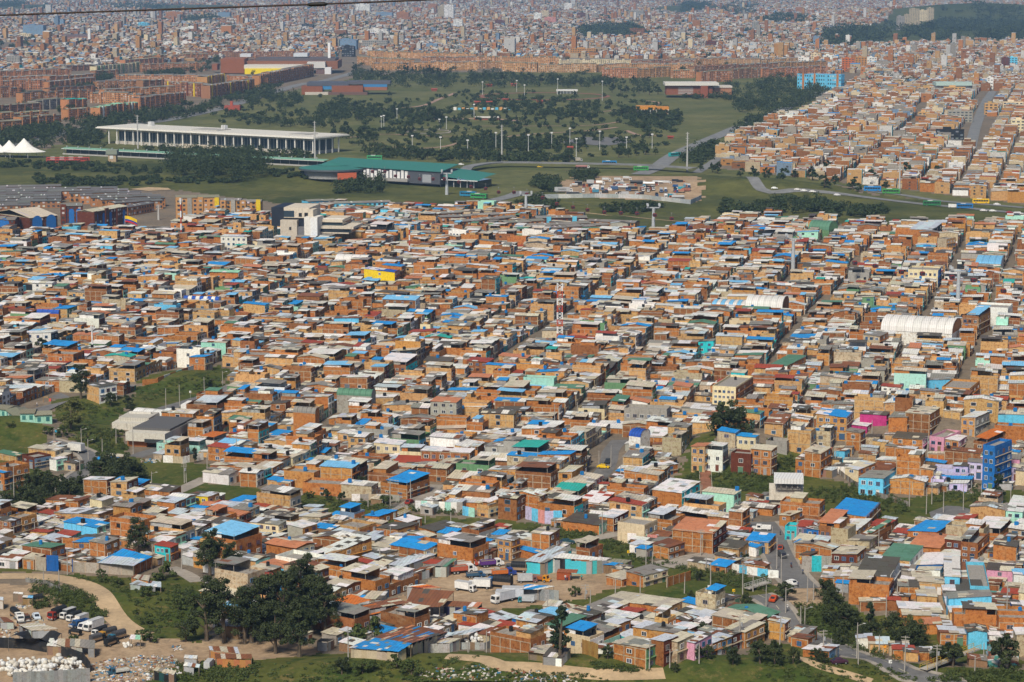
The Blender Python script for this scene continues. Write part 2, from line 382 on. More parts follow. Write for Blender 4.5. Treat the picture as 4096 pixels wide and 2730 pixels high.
def build_ground():
 names=['ground','grass','river_bank','park_lawn','dirt_yard','hillside']
 labs=['grey and brown street ground between the houses','green grass slopes and verges among the near houses','green river bank across the valley','lawns of the large city park','bare brown dirt yards','green wooded hillside in the distance']
 mats=(G_TOWN,G_NEAR,G_VALLEY,G_PARK,G_DIRT,G_HILL);acc={}
 for us,vs_ in ((np.arange(-240,4340,8.0),np.arange(2790,1799,-6.0)),(np.arange(-900,5000,17.0),np.concatenate([np.arange(1800,900,-8.0),np.arange(900,120,-5.0),np.arange(120,-70,-4.0)]))):
  bb=1365.0-vs_[:,None];aa=us[None,:]-2048.0
  t=CAMH/-(bb*CP-FPX*SP);X=aa*t;Y=(bb*SP+FPX*CP)*t+0*aa;Z=hgt(X,Y)
  V=np.stack([X,Y,Z],2).reshape(-1,3);idx=np.arange(X.size).reshape(X.shape)
  F=np.stack([idx[:-1,:-1],idx[:-1,1:],idx[1:,1:],idx[1:,:-1]],2).reshape(-1,4)
  cx=V[F,0].mean(1);cy=V[F,1].mean(1);w=np.clip(cy/900,0.5,2.5)*1.4;wob=np.random.default_rng(3)
  zc=zone_of(cx+w*np.sin(cy*.9+cx*.4)+wob.normal(0,.4,cx.shape)*w,cy+w*np.sin(cx*.7))
  for k in range(6):
   f=F[zc==k]
   if len(f):
    used,inv=np.unique(f,return_inverse=True);A=acc.setdefault(k,[[],[],0])
    A[0].append(V[used]);A[1].append(inv.reshape(-1,4)+A[2]);A[2]+=len(used)
 for k,(V,F,_)in sorted(acc.items()):
  tag(link(names[k],quads_mesh(names[k],np.concatenate(V),np.concatenate(F),None,[mats[k]],True)),labs[k],kind='structure')
 gx=np.linspace(-1400,1400,57);gy=np.linspace(-300,556,30)
 GX,GY=np.meshgrid(gx,gy);GZ=hgt(GX,np.maximum(GY,0))-0.4
 V=np.stack([GX,GY,GZ],2).reshape(-1,3);idx=np.arange(GX.size).reshape(GX.shape)
 F=np.stack([idx[:-1,:-1],idx[:-1,1:],idx[1:,1:],idx[1:,:-1]],2).reshape(-1,4)
 tag(link('hill',quads_mesh('hill',V,F,None,[G_NEAR],True)),'grassy hillside below the viewpoint',kind='structure')
 R=60000
 V=[(-R,560,-9),(R,560,-9),(R,R,-9),(-R,R,-9)]
 tag(link('plain',quads_mesh('plain',V,[[0,1,2,3]],None,[G_TOWN])),'wide plain under the city',kind='structure')
build_ground()
# occupancy raster of the near town, one cell a metre
OX,OY=-520,530
OCC=np.zeros((1300,1040),dtype=bool)
_gy,_gx=np.mgrid[0:OCC.shape[0],0:OCC.shape[1]]
GXw=_gx+OX+0.5;GYw=_gy+OY+0.5
ESTATE=S_([(-80,434),(365,431),(640,466),(760,470),(740,488),(625,500),(430,506),(425,534),(380,540),(240,528),(0,548),(-80,552)])
for g in GREEN+DIRT+[VALLEY,PARK,RIGHTGREEN,ESTATE]:OCC|=in_poly(GXw,GYw,g)
def occ_box(cx,cy,hx,hy,yaw,shrink=0.0,mark=False):
 c,s=cos(yaw),sin(yaw);R=math.hypot(hx,hy)+1
 x0,x1=int(cx-R-OX),int(cx+R-OX)+1;y0,y1=int(cy-R-OY),int(cy+R-OY)+1
 if x0<0 or y0<0 or x1>OCC.shape[1]or y1>OCC.shape[0]:return 1.0
 X=GXw[y0:y1,x0:x1]-cx;Y=GYw[y0:y1,x0:x1]-cy
 m=(np.abs(X*c+Y*s)<=hx-shrink)&(np.abs(-X*s+Y*c)<=hy-shrink)
 sub=OCC[y0:y1,x0:x1]
 if mark:sub[m]=True;return 0
 k=m.sum()
 return sub[m].sum()/k if k else 0.0
def road_mat(name,c,fine=0.8):
 m,n,l,b=new_mat(name)
 f=ramp(n,l,noise(n,l,0.12,5,0.7),0.4,0.65)
 cc=mix(n,l,f,c,tuple(x*0.72 for x in c))
 cc=scale_col(n,l,cc,ramp(n,l,noise(n,l,fine,6,0.75),0.25,0.75,0.75,1.25))
 l.new(cc,b.inputs['Base Color']);b.inputs['Roughness'].default_value=0.9
 return m
R_TAR=road_mat('tarmac',(0.15,0.145,0.14));R_CON=road_mat('concrete_road',(0.33,0.29,0.24));R_DIRT=road_mat('dirt_track',(0.46,0.33,0.19));R_PINK=road_mat('paved_path',(0.38,0.24,0.17));R_GREY=road_mat('far_tarmac',(0.20,0.20,0.195),0.1)
def road(name,label,reg,pts,w,mat,off=0.06,kerb=False,dash=False,raise_=0.0):
 P=[np.array(at(reg,*p))for p in pts]
 seg=max(2.0,min(12.0,P[0][1]/250))
 Q=[]
 for i in range(len(P)-1):
  p0,p1,p2,p3=P[max(i-1,0)],P[i],P[i+1],P[min(i+2,len(P)-1)]
  k=max(2,int(np.linalg.norm(p2-p1)/seg))
  for j in range(k):
   t=j/k
   Q.append(0.5*(2*p1+(p2-p0)*t+(2*p0-5*p1+4*p2-p3)*t*t+(3*p1-p0-3*p2+p3)*t**3))
 Q.append(P[-1]);Q=np.array(Q)
 T=np.gradient(Q[:,:2],axis=0);T/=np.linalg.norm(T,axis=1)[:,None]+1e-9
 Nn=np.stack([-T[:,1],T[:,0]],1)
 def strip(o0,o1,dz,nm,m,parent=None,thick=0.0):
  V=[];F=[]
  for i,q in enumerate(Q):
   for o in np.linspace(o0,o1,4):
    x,y=q[:2]+Nn[i]*o;V.append((x,y,float(hgt(x,y))+dz+raise_))
  for i in range(len(Q)-1):
   for j in range(3):F.append((i*4+j,i*4+j+1,i*4+5+j,i*4+4+j))
  if thick:
   n0=len(V);V+=[(x,y,z-thick)for x,y,z in V]
   for i in range(len(Q)-1):
    F.append((i*4,i*4+4,n0+i*4+4,n0+i*4));F.append((i*4+3,i*4+7,n0+i*4+7,n0+i*4+3))
  return link(nm,quads_mesh(nm,V,F,None,[m]),parent)
 o=strip(-w/2,w/2,off,name,mat,None,0.9 if raise_ else 0);tag(o,label,kind='structure')
 if kerb:
  for s in (-1,1):
   part_=strip(s*w/2,s*(w/2+1.4),off+0.13,'pavement',R_CON,o,0.25)
 if dash:
  V=[];F=[]
  for i in range(0,len(Q)-1,3):
   k=len(V)
   for q,n_ in ((Q[i],Nn[i]),(Q[i+1],Nn[i+1])):
    for s in (-.08,.08):
     x,y=q[:2]+n_*s;V.append((x,y,float(hgt(x,y))+off+0.06+raise_))
   F.append((k,k+1,k+3,k+2))
  m=link('lane_marking',quads_mesh('lane_marking',V,F,None,[solid((0.6,0.55,0.35))]),o);m['kind']='stuff'
 for q in Q:
  ix,iy,r=int(q[0]-OX),int(q[1]-OY),int(w/2+1.2)
  if r<ix<OCC.shape[1]-r and r<iy<OCC.shape[0]-r:OCC[iy-r:iy+r+1,ix-r:ix+r+1]=True
 return o
road('dirt_road','curving tan dirt road beside the truck yard','A',[(-60,590),(250,588),(500,602),(700,640),(850,700),(960,820),(1040,940),(1130,1030),(1240,1095),(1330,1130)],6.0,R_DIRT)
road('lane','short grey lane below the eucalyptus trees','A',[(1560,510),(1700,565),(1820,640)],4.5,R_CON)
road('street','pale concrete street beside the grassy canal strip','C',[(1380,495),(1600,442),(1930,388)],6,R_CON,kerb=True)
road('street','short concrete street by the pale green house','C',[(560,275),(780,235),(990,195)],5,R_CON)
road('street','wide grey street running down to the small bridge','D',[(-60,90),(20,200),(70,330),(140,470),(220,590),(330,700)],8,R_TAR,kerb=True)
road('road','curving tarmac road with kerbs descending past the wooded gully','D',[(-90,760),(40,830),(130,930),(200,1030),(400,1140),(640,1250),(900,1345),(1200,1440),(1400,1510),(1800,1610)],6.5,R_TAR,kerb=True,dash=True)
road('dirt_path','sandy path curving through the foreground grass','C',[(-600,1330),(-250,1350),(-100,1410),(200,1425),(500,1460),(800,1490),(1100,1490),(1400,1480)],4.5,R_DIRT)
road('dirt_path','straight sandy footpath in the grass beside the tarmac road','D',[(250,1350),(450,1405),(600,1450),(950,1560)],3,R_DIRT)
road('road','tarmac road bending down the left embankment','E',[(455,845),(600,880),(720,920),(815,970),(845,1035),(800,1100),(700,1170),(640,1230)],6,R_TAR,kerb=True)
road('street','tarmac street below the mint green two-storey building','E',[(1240,985),(1420,925),(1600,880)],6,R_TAR)
road('road','grey road along the foot of the long grass embankment','E',[(1500,550),(1650,505),(1800,455),(2010,392),(2150,330)],6,R_TAR)
road('street','pale street crossing the grass behind the brick tower house','E',[(1560,1330),(1700,1270),(1900,1180)],5.5,R_CON)
road('street','pale street ending at the shrubs','F',[(120,1400),(280,1360),(440,1300)],5,R_CON)
road('street','street climbing between the corner shop and the brick houses','F',[(1270,1520),(1400,1430),(1500,1370),(1580,1310),(1640,1240)],6,R_CON)
road('street','narrow tarmac street between brick houses with parked taxis','G',[(760,1200),(850,1110),(890,1020),(910,930),(990,830)],6,R_TAR)
road('street','sloping main street with a yellow line','H',[(1700,640),(1850,600),(2000,555),(2200,500),(2420,440)],9,R_TAR,kerb=True,dash=True)
for i_,(u_,sl)in enumerate(((1630,0),(1760,0),(2060,0),(2310,0),(900,0),(1190,0),(600,0),(350,0))):
 pass
road('avenue','wide avenue running along the right edge of the park','S',[(1470,402),(1510,385),(1560,352),(1680,300),(1790,256),(1890,210)],15,R_GREY,0.3)
road('avenue','side road below the avenue beside the park','S',[(1600,398),(1640,372),(1690,335)],8,R_GREY,0.3)
road('avenue','tree lined avenue between the park and the brick apartments','T1',[(-100,1020),(200,958),(420,900),(650,850),(1000,828),(1250,785),(1500,728),(1750,650),(2000,575),(2200,540),(2450,470)],16,R_GREY,0.3)
road('road','road climbing from the valley to the bus station','J',[(1930,190),(2150,130),(2353,80),(2450,40)],12,R_GREY,0.3)
road('highway','pale highway crossing the green valley with parked buses','L',[(-240,-42),(-60,-10),(330,30),(800,80),(1440,158),(1800,190),(2353,245),(2500,262)],9,R_GREY,0.3)
road('viaduct','raised concrete viaduct crossing above the truck park','T2',[(860,1180),(900,1150),(1100,1125),(1500,1130),(1800,1135),(2100,1145),(2400,1165)],9,R_GREY,0.3,raise_=4.0)
road('road','service road along the far side of the green strip','L',[(600,-20),(900,25),(1250,75),(1600,130),(2000,160),(2353,190)],8,R_GREY,0.3)
road('street','long straight far street between brick houses','T3',[(1990,1010),(2030,850),(2090,700),(2145,615)],11,R_GREY,0.3)
for lab,pts,w in (('pink paved path winding past the running track',[(180,750),(320,735),(560,715),(680,670),(790,628)],6),('pink paved path below the sports field',[(1000,970),(1090,930),(1300,905),(1700,880),(1880,858)],5),('wide pink plaza path in the park middle',[(760,805),(1000,800),(1210,815)],12),('pink path curving round the orange pavilion',[(2080,680),(2150,690),(2120,715),(1900,740),(1690,762)],5),('pale path winding between the park lawns',[(300,985),(520,1000),(700,990),(830,960)],5),('narrow path along the top of the park lawns',[(900,850),(1300,850),(1700,845),(1900,820)],4),('narrow path below the skating oval',[(60,930),(300,905),(560,915),(800,920)],4),('pale path by the courts of the park',[(1940,880),(2050,915),(2200,910)],5)):
 road('park_path',lab,'T2',pts,w,R_PINK,0.25)
road('footpath','thin tan footpath along the river bank under the cable cars','K',[(60,212),(450,235),(800,250),(1150,280),(1700,330)],2.2,R_DIRT,0.25)
def sheet(name,label,reg,pts,mat,off=0.1,kind='structure'):
 P=[at(reg,*p)for p in pts]
 V=[(x,y,z+off)for x,y,z in P]
 me=bpy.data.meshes.new(name);me.from_pydata(V,[],[tuple(range(len(V)))]);me.materials.append(mat)
 o=link(name,me);tag(o,label,kind=kind)
 X=[p[0]for p in P];Y=[p[1]for p in P]
 if max(Y)<1800:OCC[in_poly(GXw,GYw,list(zip(X,Y)))]=True
 return o
sheet('sports_court','grey sports court below the green embankment wall','E',[(170,545),(560,400),(640,440),(620,480),(400,585),(200,590)],R_TAR,0.25)
sheet('sports_court','grey sports court behind a green mesh fence','H',[(1480,1500),(1640,1440),(1760,1445),(1960,1500),(1700,1560),(1500,1550)],R_TAR,0.25)
sheet('sports_court','dark courts inside the park fence','T2',[(1500,960),(1640,925),(1900,925),(1990,960),(1800,985)],R_TAR,0.35)
sheet('dirt_field','bare oval of dirt in the valley grass','T1',[(870,1275),(1000,1262),(1130,1268),(1150,1280),(1000,1288)],R_DIRT,0.35)
def ring(label,reg,cx,cy,rx,ry,w0,mat,name='running_track'):
 P=[];F=[];n=48
 for k in range(n):
  a=2*pi*k/n
  for f in (1.0,w0):
   x,y,z=at(reg,cx+rx*cos(a)*f,cy+ry*sin(a)*(f if f==1 else w0-0.03));P.append((x,y,z+0.3))
 for k in range(n):F.append((2*k,2*k+1,(2*k+3)%(2*n),(2*k+2)%(2*n)))
 tag(link(name,quads_mesh(name,P,F,None,[mat])),label,kind='structure')
ring('oval reddish running track round the park sports field','T2',1385,650,450,26,0.9,road_mat('track_clay',(0.27,0.10,0.06)))
ring('small pale skating oval in the park','T2',620,888,165,14,0.8,R_CON,'skating_oval')
# ================================================================ houses
FRAMEC=(0.40,0.33,0.235)
PATCH=['cream']*6+['white']*6+['grey']*6+['dark']*3+['rust']+['zinc']*2
def roof_col(roof,r):
 if roof=='patch':return jit(ROOFC[r.choice(PATCH)],0.16,r)
 q=r.random()
 if roof in ('blue','lblue','red','green','terra','teal','orange','mint','royal'):
  if q<0.08:return jit(ROOFC['cream' if r.random()<.5 else 'white'],0.1,r)
  return jit(ROOFC[roof],0.09,r)
 if q<0.2:return jit(ROOFC[r.choice(PATCH)],0.12,r)
 return jit(ROOFC[roof],0.14,r)
def gen(r,a,b,n,wall,fac,roof,style,lod=0,wf=None,tank=None,h=None,sheets=(2.3,1.9),front=None,parapet=False):
 """one house in its own frame: x to the street (facade at +x), -y towards the viewer; returns lists of pieces"""
 P={k:[]for k in ('wall','frame','slab','sheet','win','door','tank','post','fac')}
 wc=jit(WALLC[wall],0.13,r);al=1.0 if wall in BRICKS else 0.35
 H=h if h else n*2.25+r.uniform(-.15,.3)
 hs=H/n
 def B(k,x0,x1,y0,y1,z0,z1,col,a_=0.3,tb=(0,0),tt=(0,0),top=None,mat=0,topmat=None):
  P[k].append(((x0+x1)/2,(y0+y1)/2,z0,z1,(x1-x0)/2,(y1-y0)/2,0.0,tb[0],tb[1],tt[0],tt[1],col[0],col[1],col[2],a_)+tuple(top or col)+(mat,mat if topmat is None else topmat))
 def sheets_on(x0,x1,y0,y1,z,tx,ty,rf,over=0.22):
  x0-=over;x1+=over;y0-=over;y1+=over
  sx,sy=sheets
  nx=max(1,round((x1-x0)/sx));ny=max(1,round((y1-y0)/sy))
  cx,cy=(x0+x1)/2,(y0+y1)/2
  rowc=roof_col(rf,r)
  for i in range(nx):
   if r.random()<.5:rowc=roof_col(rf,r)
   for j in range(ny):
    w,d=(x1-x0)/nx,(y1-y0)/ny
    px_=x0+w*(i+.5);py_=y0+d*(j+.5)
    c=rowc if r.random()<.6 else roof_col(rf,r)
    zz=z+tx*(px_-cx)+ty*(py_-cy)+r.uniform(0.02,0.09)
    jx=tx+r.gauss(0,.012);jy=ty+r.gauss(0,.014)
    P['sheet'].append((px_+r.uniform(-.06,.06),py_+r.uniform(-.06,.06),zz,zz+0.05,w/2*1.03,d/2*1.03,r.gauss(0,.012),jx,jy,jx,jy)+c+(0.8,)+c+(1,1))
  if lod<2 and roof in ('patch','dark','grey','rust','cream')and r.random()<.7:
   for _ in range(r.randint(1,4 if lod==0 else 2)):
    px_,py_=r.uniform(x0+.5,x1-.5),r.uniform(y0+.5,y1-.5)
    zz=z+tx*(px_-cx)+ty*(py_-cy)+.17
    c=jit(ROOFC[r.choice(('white','cream','zinc','dark','rust'))],.2,r)
    P['sheet'].append((px_,py_,zz,zz+.06,r.uniform(.3,1.3),r.uniform(.12,.5),r.uniform(-.6,.6),tx,ty,tx,ty)+c+(0.8,)+c+(1,1))
 def vol(x0,x1,y0,y1,z0,z1,st,rf,base=-2.0):
  hx,hy=(x1-x0)/2,(y1-y0)/2
  zb=base if z0==0 else z0-0.02
  if st=='mono':
   tx,ty=(r.choice((-1,1))*r.uniform(.03,.09),0.0)if r.random()<.6 else (0.0,r.uniform(.02,.13))
   B('wall',x0,x1,y0,y1,zb,z1,wc,al,tt=(tx,ty),top=ROOFC['dark'])
   sheets_on(x0,x1,y0,y1,z1,tx,ty,rf)
  elif st=='gable':
   t=r.uniform(.14,.22);cy=(y0+y1)/2;q=t*hy/2
   B('wall',x0,x1,y0,cy,zb,z1+q,wc,al,tt=(0,t),top=ROOFC['dark'])
   B('wall',x0,x1,cy,y1,zb,z1+q,wc,al,tt=(0,-t),top=ROOFC['dark'])
   sheets_on(x0,x1,y0-.25,cy-.2,z1+q,0,t,rf);sheets_on(x0,x1,cy+.2,y1+.25,z1+q,0,-t,rf)
  elif st=='gablex':
   t=r.uniform(.10,.18);cx=(x0+x1)/2;q=t*hx/2
   B('wall',x0,cx,y0,y1,zb,z1+q,wc,al,tt=(t,0),top=ROOFC['dark'])
   B('wall',cx,x1,y0,y1,zb,z1+q,wc,al,tt=(-t,0),top=ROOFC['dark'])
   sheets_on(x0-.25,cx-.2,y0,y1,z1+q,t,0,rf);sheets_on(cx+.2,x1+.25,y0,y1,z1+q,-t,0,rf)
  else:
   B('wall',x0,x1,y0,y1,zb,z1,wc,al,top=(.30,.28,.25))
   ph=r.uniform(.6,1.1);t=.14
   for q in ((x0,x1,y0,y0+t),(x0,x1,y1-t,y1),(x0,x0+t,y0+t,y1-t),(x1-t,x1,y0+t,y1-t)):
    B('slab',q[0],q[1],q[2],q[3],z1,z1+ph,wc,al)
   if st=='cover':
    f=r.uniform(.45,1.0);cx0=x0 if r.random()<.5 else x1-(x1-x0)*f;cx1=cx0+(x1-x0)*f
    zc=z1+r.uniform(2.1,2.5)
    for ppx in (cx0+.15,cx1-.15):
     for ppy in (y0+.15,y1-.15):B('post',ppx-.07,ppx+.07,ppy-.07,ppy+.07,z1,zc,(.3,.27,.22),mat=3)
    B('slab',cx0+.1,cx1-.1,y1-.3,y1-.16,z1+ph,zc-.05,wc,al)
    if r.random()<.5:B('slab',cx0+.3,cx0+(cx1-cx0)*r.uniform(.3,.8),y0+.2,y0+.34,z1+ph*.5,zc-.1,jit(WALLC[r.choice(('brick','tin','grey','white'))],.1,r),al)
    sheets_on(cx0,cx1,y0,y1,zc,r.uniform(-.05,.05),r.uniform(0,.08),rf)
   elif st=='hut':
    w=(x1-x0)*r.uniform(.3,.5);cx0=r.uniform(x0+.3,x1-w-.3)
    B('slab',cx0,cx0+w,y0+.5,y1-.4,z1,z1+2.1,jit(WALLC[r.choice(('brick','tan','white','grey'))],.1,r),al,tt=(0,.05))
    sheets_on(cx0,cx0+w,y0+.5,y1-.4,z1+2.1,0,.05,rf)
 def windows(face,x0,x1,z0,z1,cnt,door=False,big=False):
  """face 'x': on +x wall between y x0..x1; face 'y': on -y wall between x x0..x1"""
  for k in range(cnt):
   c=x0+(x1-x0)*(k+.5)/cnt+r.uniform(-.15,.15)
   w=min((x1-x0)/cnt*.62,r.uniform(1.1,1.7)if not big else 2.0);hh=min(1.35,(z1-z0)*.48)
   if door and k==cnt-1:P['door'].append((c,z0+.02,min(w,1.1)if r.random()<.6 else w*1.3,2.05,face,r.choice(((.72,.70,.66),(.16,.05,.03),(.25,.14,.08),(.04,.1,.2),(.3,.3,.3),(.1,.2,.12)))))
   else:P['win'].append((c,z0+(z1-z0)*.42,w,hh,face,r.choice(((.035,.04,.05),(.02,.022,.025),(.05,.10,.16),(.10,.11,.12))),r.choice(((.72,.71,.68),(.72,.71,.68),(.30,.29,.27),(.12,.05,.03),(.05,.2,.35)))))
 if style in ('mono','gable','gablex','terrace','cover','hut'):vol(-a,a,-b,b,0,H,style,roof);top=[(-a,a,H)]
 elif style=='step':
  s=a*r.uniform(-.3,.3);H2=max(2.3,H-hs)
  vol(s,a,-b,b,0,H,r.choice(('mono','mono','cover')),roof);vol(-a,s-.01,-b,b,0,H2,'mono','patch' if r.random()<.7 else roof);top=[(-a,s,H2),(s,a,H)]
 elif style=='back':
  s=a*r.uniform(-.3,.3);H2=max(2.3,H-hs)
  vol(-a,s,-b,b,0,H,r.choice(('mono','hut')),roof);vol(s+.01,a,-b,b,0,H2,'mono','patch' if r.random()<.7 else roof);top=[(-a,s,H),(s,a,H2)]
 zf=top[-1][2];nf=max(1,round(zf/hs))
 if fac:
  fc=jit(WALLC[fac],.06,r)
  B('fac',a,a+.09,-b+.02,b-.02,-.5,zf+(0.25 if style in ('terrace','cover')else -.12),fc,0.35 if fac not in BRICKS else 1.0)
  if lod<2:
   for k in range(1,nf):B('frame',a+.09,a+.5,-b+.03,b-.03,k*hs-.12,k*hs+.04,FRAMEC if r.random()<.5 else fc,.4)
 nw=2 if b<3.6 else 3
 for k in range(nf):
  windows('x',-b,b,k*hs,(k+1)*hs,nw,door=(k==0),big=False)
 if wf is None:wf=r.choice((0,0,0,1,1,2))
 for x0,x1,zt in top:
  for k in range(max(1,round(zt/hs))):
   c=wf if front else (wf if r.random()<.6 else 0)
   c=int(round(c*(x1-x0)/(2*a)))
   if c:windows('y',x0+.3,x1-.3,k*hs,(k+1)*hs,c,door=bool(front)and k==0)
  if wall in BRICKS and lod<2:
   if r.random()<.75:
    m=max(1,round((x1-x0)/3.3))
    for k in range(m+1):
     xx=min(max(x0+(x1-x0)*k/m,x0+.12),x1-.12)
     B('frame',xx-.11,xx+.11,-b-.035,-b+.1,-1,zt-.18,jit(FRAMEC,.12,r),.5)
    for k in range(1,max(1,round(zt/hs))+1):
     B('frame',x0+.02,x1-.02,-b-.03,-b+.1,k*hs-.42,k*hs-.22,jit(FRAMEC,.12,r),.5)
 if tank is None:tank=r.choice((None,None,None,'black','blue',None))
 if tank:
  x0,x1,zt=r.choice(top)
  P['tank'].append((r.uniform(x0+.8,x1-.8),r.uniform(-b+.8,b-.8),zt+.22,1.05,1.15,(.012,.013,.015)if tank=='black' else (.01,.16,.42)))
 return P
def emit(P,bx,X,Y,Z,yaw,lod,b,a):
 """pieces of a house into one big mesh"""
 c,s=cos(yaw),sin(yaw)
 for k in ('wall','slab','fac','frame','sheet','post'):
  for q in P[k]:
   bx.rows.append((X+q[0]*c-q[1]*s,Y+q[0]*s+q[1]*c,Z+q[2],Z+q[3],q[4],q[5],yaw+q[6])+q[7:])
 for k in ('win','door'):
  for w in P[k]:
   gl=w[5]if k=='win' else w[5]
   z0=w[1]-w[3]/2 if k=='win' else w[1]
   for i in range(2 if (lod<1 and k=='win')else 1):
    e=.1 if (i==0 and lod<1 and k=='win')else 0
    cl=w[6]if e else gl
    d=.05 if e or k=='door' else .075
    if w[4]=='x':lx,ly,hx,hy=a+.09+d/2,w[0],d/2+.02,w[2]/2+e
    else:lx,ly,hx,hy=w[0],-b-d/2,w[2]/2+e,d/2+.02
    bx.rows.append((X+lx*c-ly*s,Y+lx*s+ly*c,Z+z0-e,Z+z0+w[3]+e,hx,hy,yaw,0,0,0,0)+tuple(cl)+(.2,)+tuple(cl)+((2,2)if (not e and k=='win')else (3,3)))
 for t in P['tank']:
  for dy in (0,pi/4):
   lx,ly=t[0],t[1]
   bx.rows.append((X+lx*c-ly*s,Y+lx*s+ly*c,Z+t[2],Z+t[2]+t[4]+(.03 if dy else 0),t[3]/2*.9,t[3]/2*.9,yaw+dy,0,0,0,0)+t[5]+(.2,)+t[5]+(3,3))
SHEETM={}
def sheet_mesh(c):
 """a handful of shades of each roof colour, so that alike sheets share one mesh"""
 key=tuple(round(math.log(max(x,.004))*3.5)for x in c)
 if key not in SHEETM:
  SHEETM[key]=ubox(sheet_mat(c,len(SHEETM)))
 return SHEETM[key]
def frame_mesh(mat):
 k=('fr',mat.name)
 if k not in _ub:
  bx=Boxes();t=.07
  for q in ((-.5,.5,-.5,-.5+t),(-.5,.5,.5-t,.5),(-.5,-.5+t,-.5+t,.5-t),(.5-t,.5,-.5+t,.5-t),(-.03,.03,-.5+t,.5-t)):
   bx.box((q[0]+q[1])/2,0,q[2],q[3],(q[1]-q[0])/2,.5,0)
  _ub[k]=bx.mesh('window_frame',[mat])
 return _ub[k]
def q3(c):return tuple(round(x*22)/22+.008 for x in c)
def put_house(P,X,Y,Z,yaw,a,b,name,label,cat,group):
 t=thing(name,label,cat,(X,Y,Z),yaw,group)
 def grp(key,nm,parent=t):
  if P[key]:
   bx=Boxes();bx.rows=P[key];return part(nm,bx.mesh(nm),parent)
 w=grp('wall','wall');grp('slab','parapet');grp('fac','facade');grp('frame','concrete_frame')
 for q in P['post']:part('post',ubox(solid((.28,.25,.2))),t,(q[0],q[1],q[2]),(0,0,0),(q[4]*2,q[5]*2,q[3]-q[2]))
 if P['sheet']:
  roof=None
  for q in sorted(P['sheet'],key=lambda q:-q[4]*q[5]):
   me=sheet_mesh(q[11:14])
   o=part('roof' if roof is None else 'roof_sheet',me,t if roof is None else roof)
   sx,sy=q[4]*2,q[5]*2
   from mathutils import Matrix,Euler
   M=Matrix.Translation((q[0],q[1],q[2]))@Euler((math.atan(q[8]),-math.atan(q[7]),q[6])).to_matrix().to_4x4()@Matrix.Diagonal((sx,sy,.05,1))
   if roof is None:roof=bpy.data.objects.new('roof',None);COL.objects.link(roof);roof.parent=t;KIDS[t.name].remove(o);KIDS[t.name].append(roof);o.name='roof_sheet';o.parent=roof;KIDS.setdefault(roof.name,[]).append(o)
   o.matrix_basis=M
 for wdw in P['win']:
  fm=frame_mesh(solid(q3(wdw[6]),.5))
  if wdw[4]=='x':loc,rz=(a+.13,wdw[0],wdw[1]),pi/2
  else:loc,rz=(wdw[0],-b-.03,wdw[1]),0
  o=part('window',fm,t,loc,(0,0,rz),(wdw[2],.12,wdw[3]))
  part('pane',ubox(solid(q3(wdw[5])if max(wdw[5])>.09 else (.03,.035,.045),.12)),o,(0,.12,-.45),(0,0,0),(.9,.5,.9))
 for d in P['door']:
  if d[4]=='x':loc,rz=(a+.12,d[0],d[1]),pi/2
  else:loc,rz=(d[0],-b-.03,d[1]),0
  o=part('door',ubox(solid(d[5],.5)),t,loc,(0,0,rz),(d[2],.1,d[3]))
  part('lintel',ubox(solid(FRAMEC)),o,(0,-.1,1.0),(0,0,0),(1.15,1.4,.08))
 for k in P['tank']:
  part('water_tank',ucyl(solid(k[5],.4),12,.92,True),t,(k[0],k[1],k[2]-.12),(0,0,0),(k[3],k[3],k[4]+.1))
 return t
HEROES=[]
def hero(reg,xl,xc,xr,yb,yt,wall,fac,roof,n,style,th,label,wf=None,tank=None,front=False,name='house',cat='house',group=None,sh=None):
 HEROES.append((reg,xl,xc,xr,yb,yt,wall,fac,roof,n,style,th,label,wf,tank,front,name,cat,group,sh))
h_=hero
N0=False
# region A
h_('A',-120,100,128,262,80,'brown','brown','dark',3,'mono',28,'dark brick three-storey house beside the leafy thicket',3,N0,True)
h_('A',92,205,342,232,38,'tan','ochre','olive',3,'terrace',30,'tan three-storey corner house with rows of pale windows',2,N0)
h_('A',368,520,652,335,262,'brick','brick','zinc',1,'mono',30,'orange brick upper room with white door and pale zinc roof',1,N0,True)
h_('A',330,500,575,412,372,'blue','blue','grey',1,'mono',30,'small blue painted gatehouse with grey sheet roof')
h_('A',-30,165,215,522,440,'white','brick','white',1,'mono',16,'white one-storey house with a dark barred front',2,N0,True)
h_('A',216,315,330,527,432,'brick','brown','cream',1,'mono',16,'brick garage with a wide brown wooden gate',1,N0,True)
h_('A',135,300,372,400,372,'brick',None,'zinc',1,'mono',30,'low brick shed under a pale zinc roof behind the brown gate')
h_('A',1425,1567,1597,455,318,'turquoise','brick','red',2,'mono',22,'turquoise two-storey house with red roof and brick upper floor',3,N0,True)
h_('A',1588,1830,1945,168,88,'brick','brick','white',1,'mono',28,'wide orange brick house with white roof near the green-roofed hall',0,N0)
h_('A',500,905,1052,132,38,'tan','tan','patch',2,'mono',28,'long blotchy tan brick house in front of the leafy thicket',0,N0)
h_('A',1052,1600,1682,150,74,'brick','brick','green',1,'mono',24,'long brick hall with green roof and pale skylight strips',0,N0,name='hall',cat='hall')
h_('A',690,1000,1102,350,266,'ochre','tan','dark',1,'mono',26,'ochre house with dark broken roof and tall windows behind the truck compound',3,N0,True)
h_('A',2030,2215,2262,242,128,'brick','brick','cream',1,'terrace',24,'orange brick house with three square windows next to the cream corner house',3,N0,True)
h_('B',-48,205,268,250,112,'cream','cream','patch',2,'mono',26,'cream corner house with blue framed balcony windows',4,N0,True)
h_('A',420,640,730,190,140,'tan','tan','cream',1,'mono',28,'low tan house with cream patched roof below the long tan brick house',1,N0)
h_('A',850,1090,1150,215,150,'grey','grey','grey',1,'mono',24,'low grey concrete workshop near the green-roofed hall',1,N0)
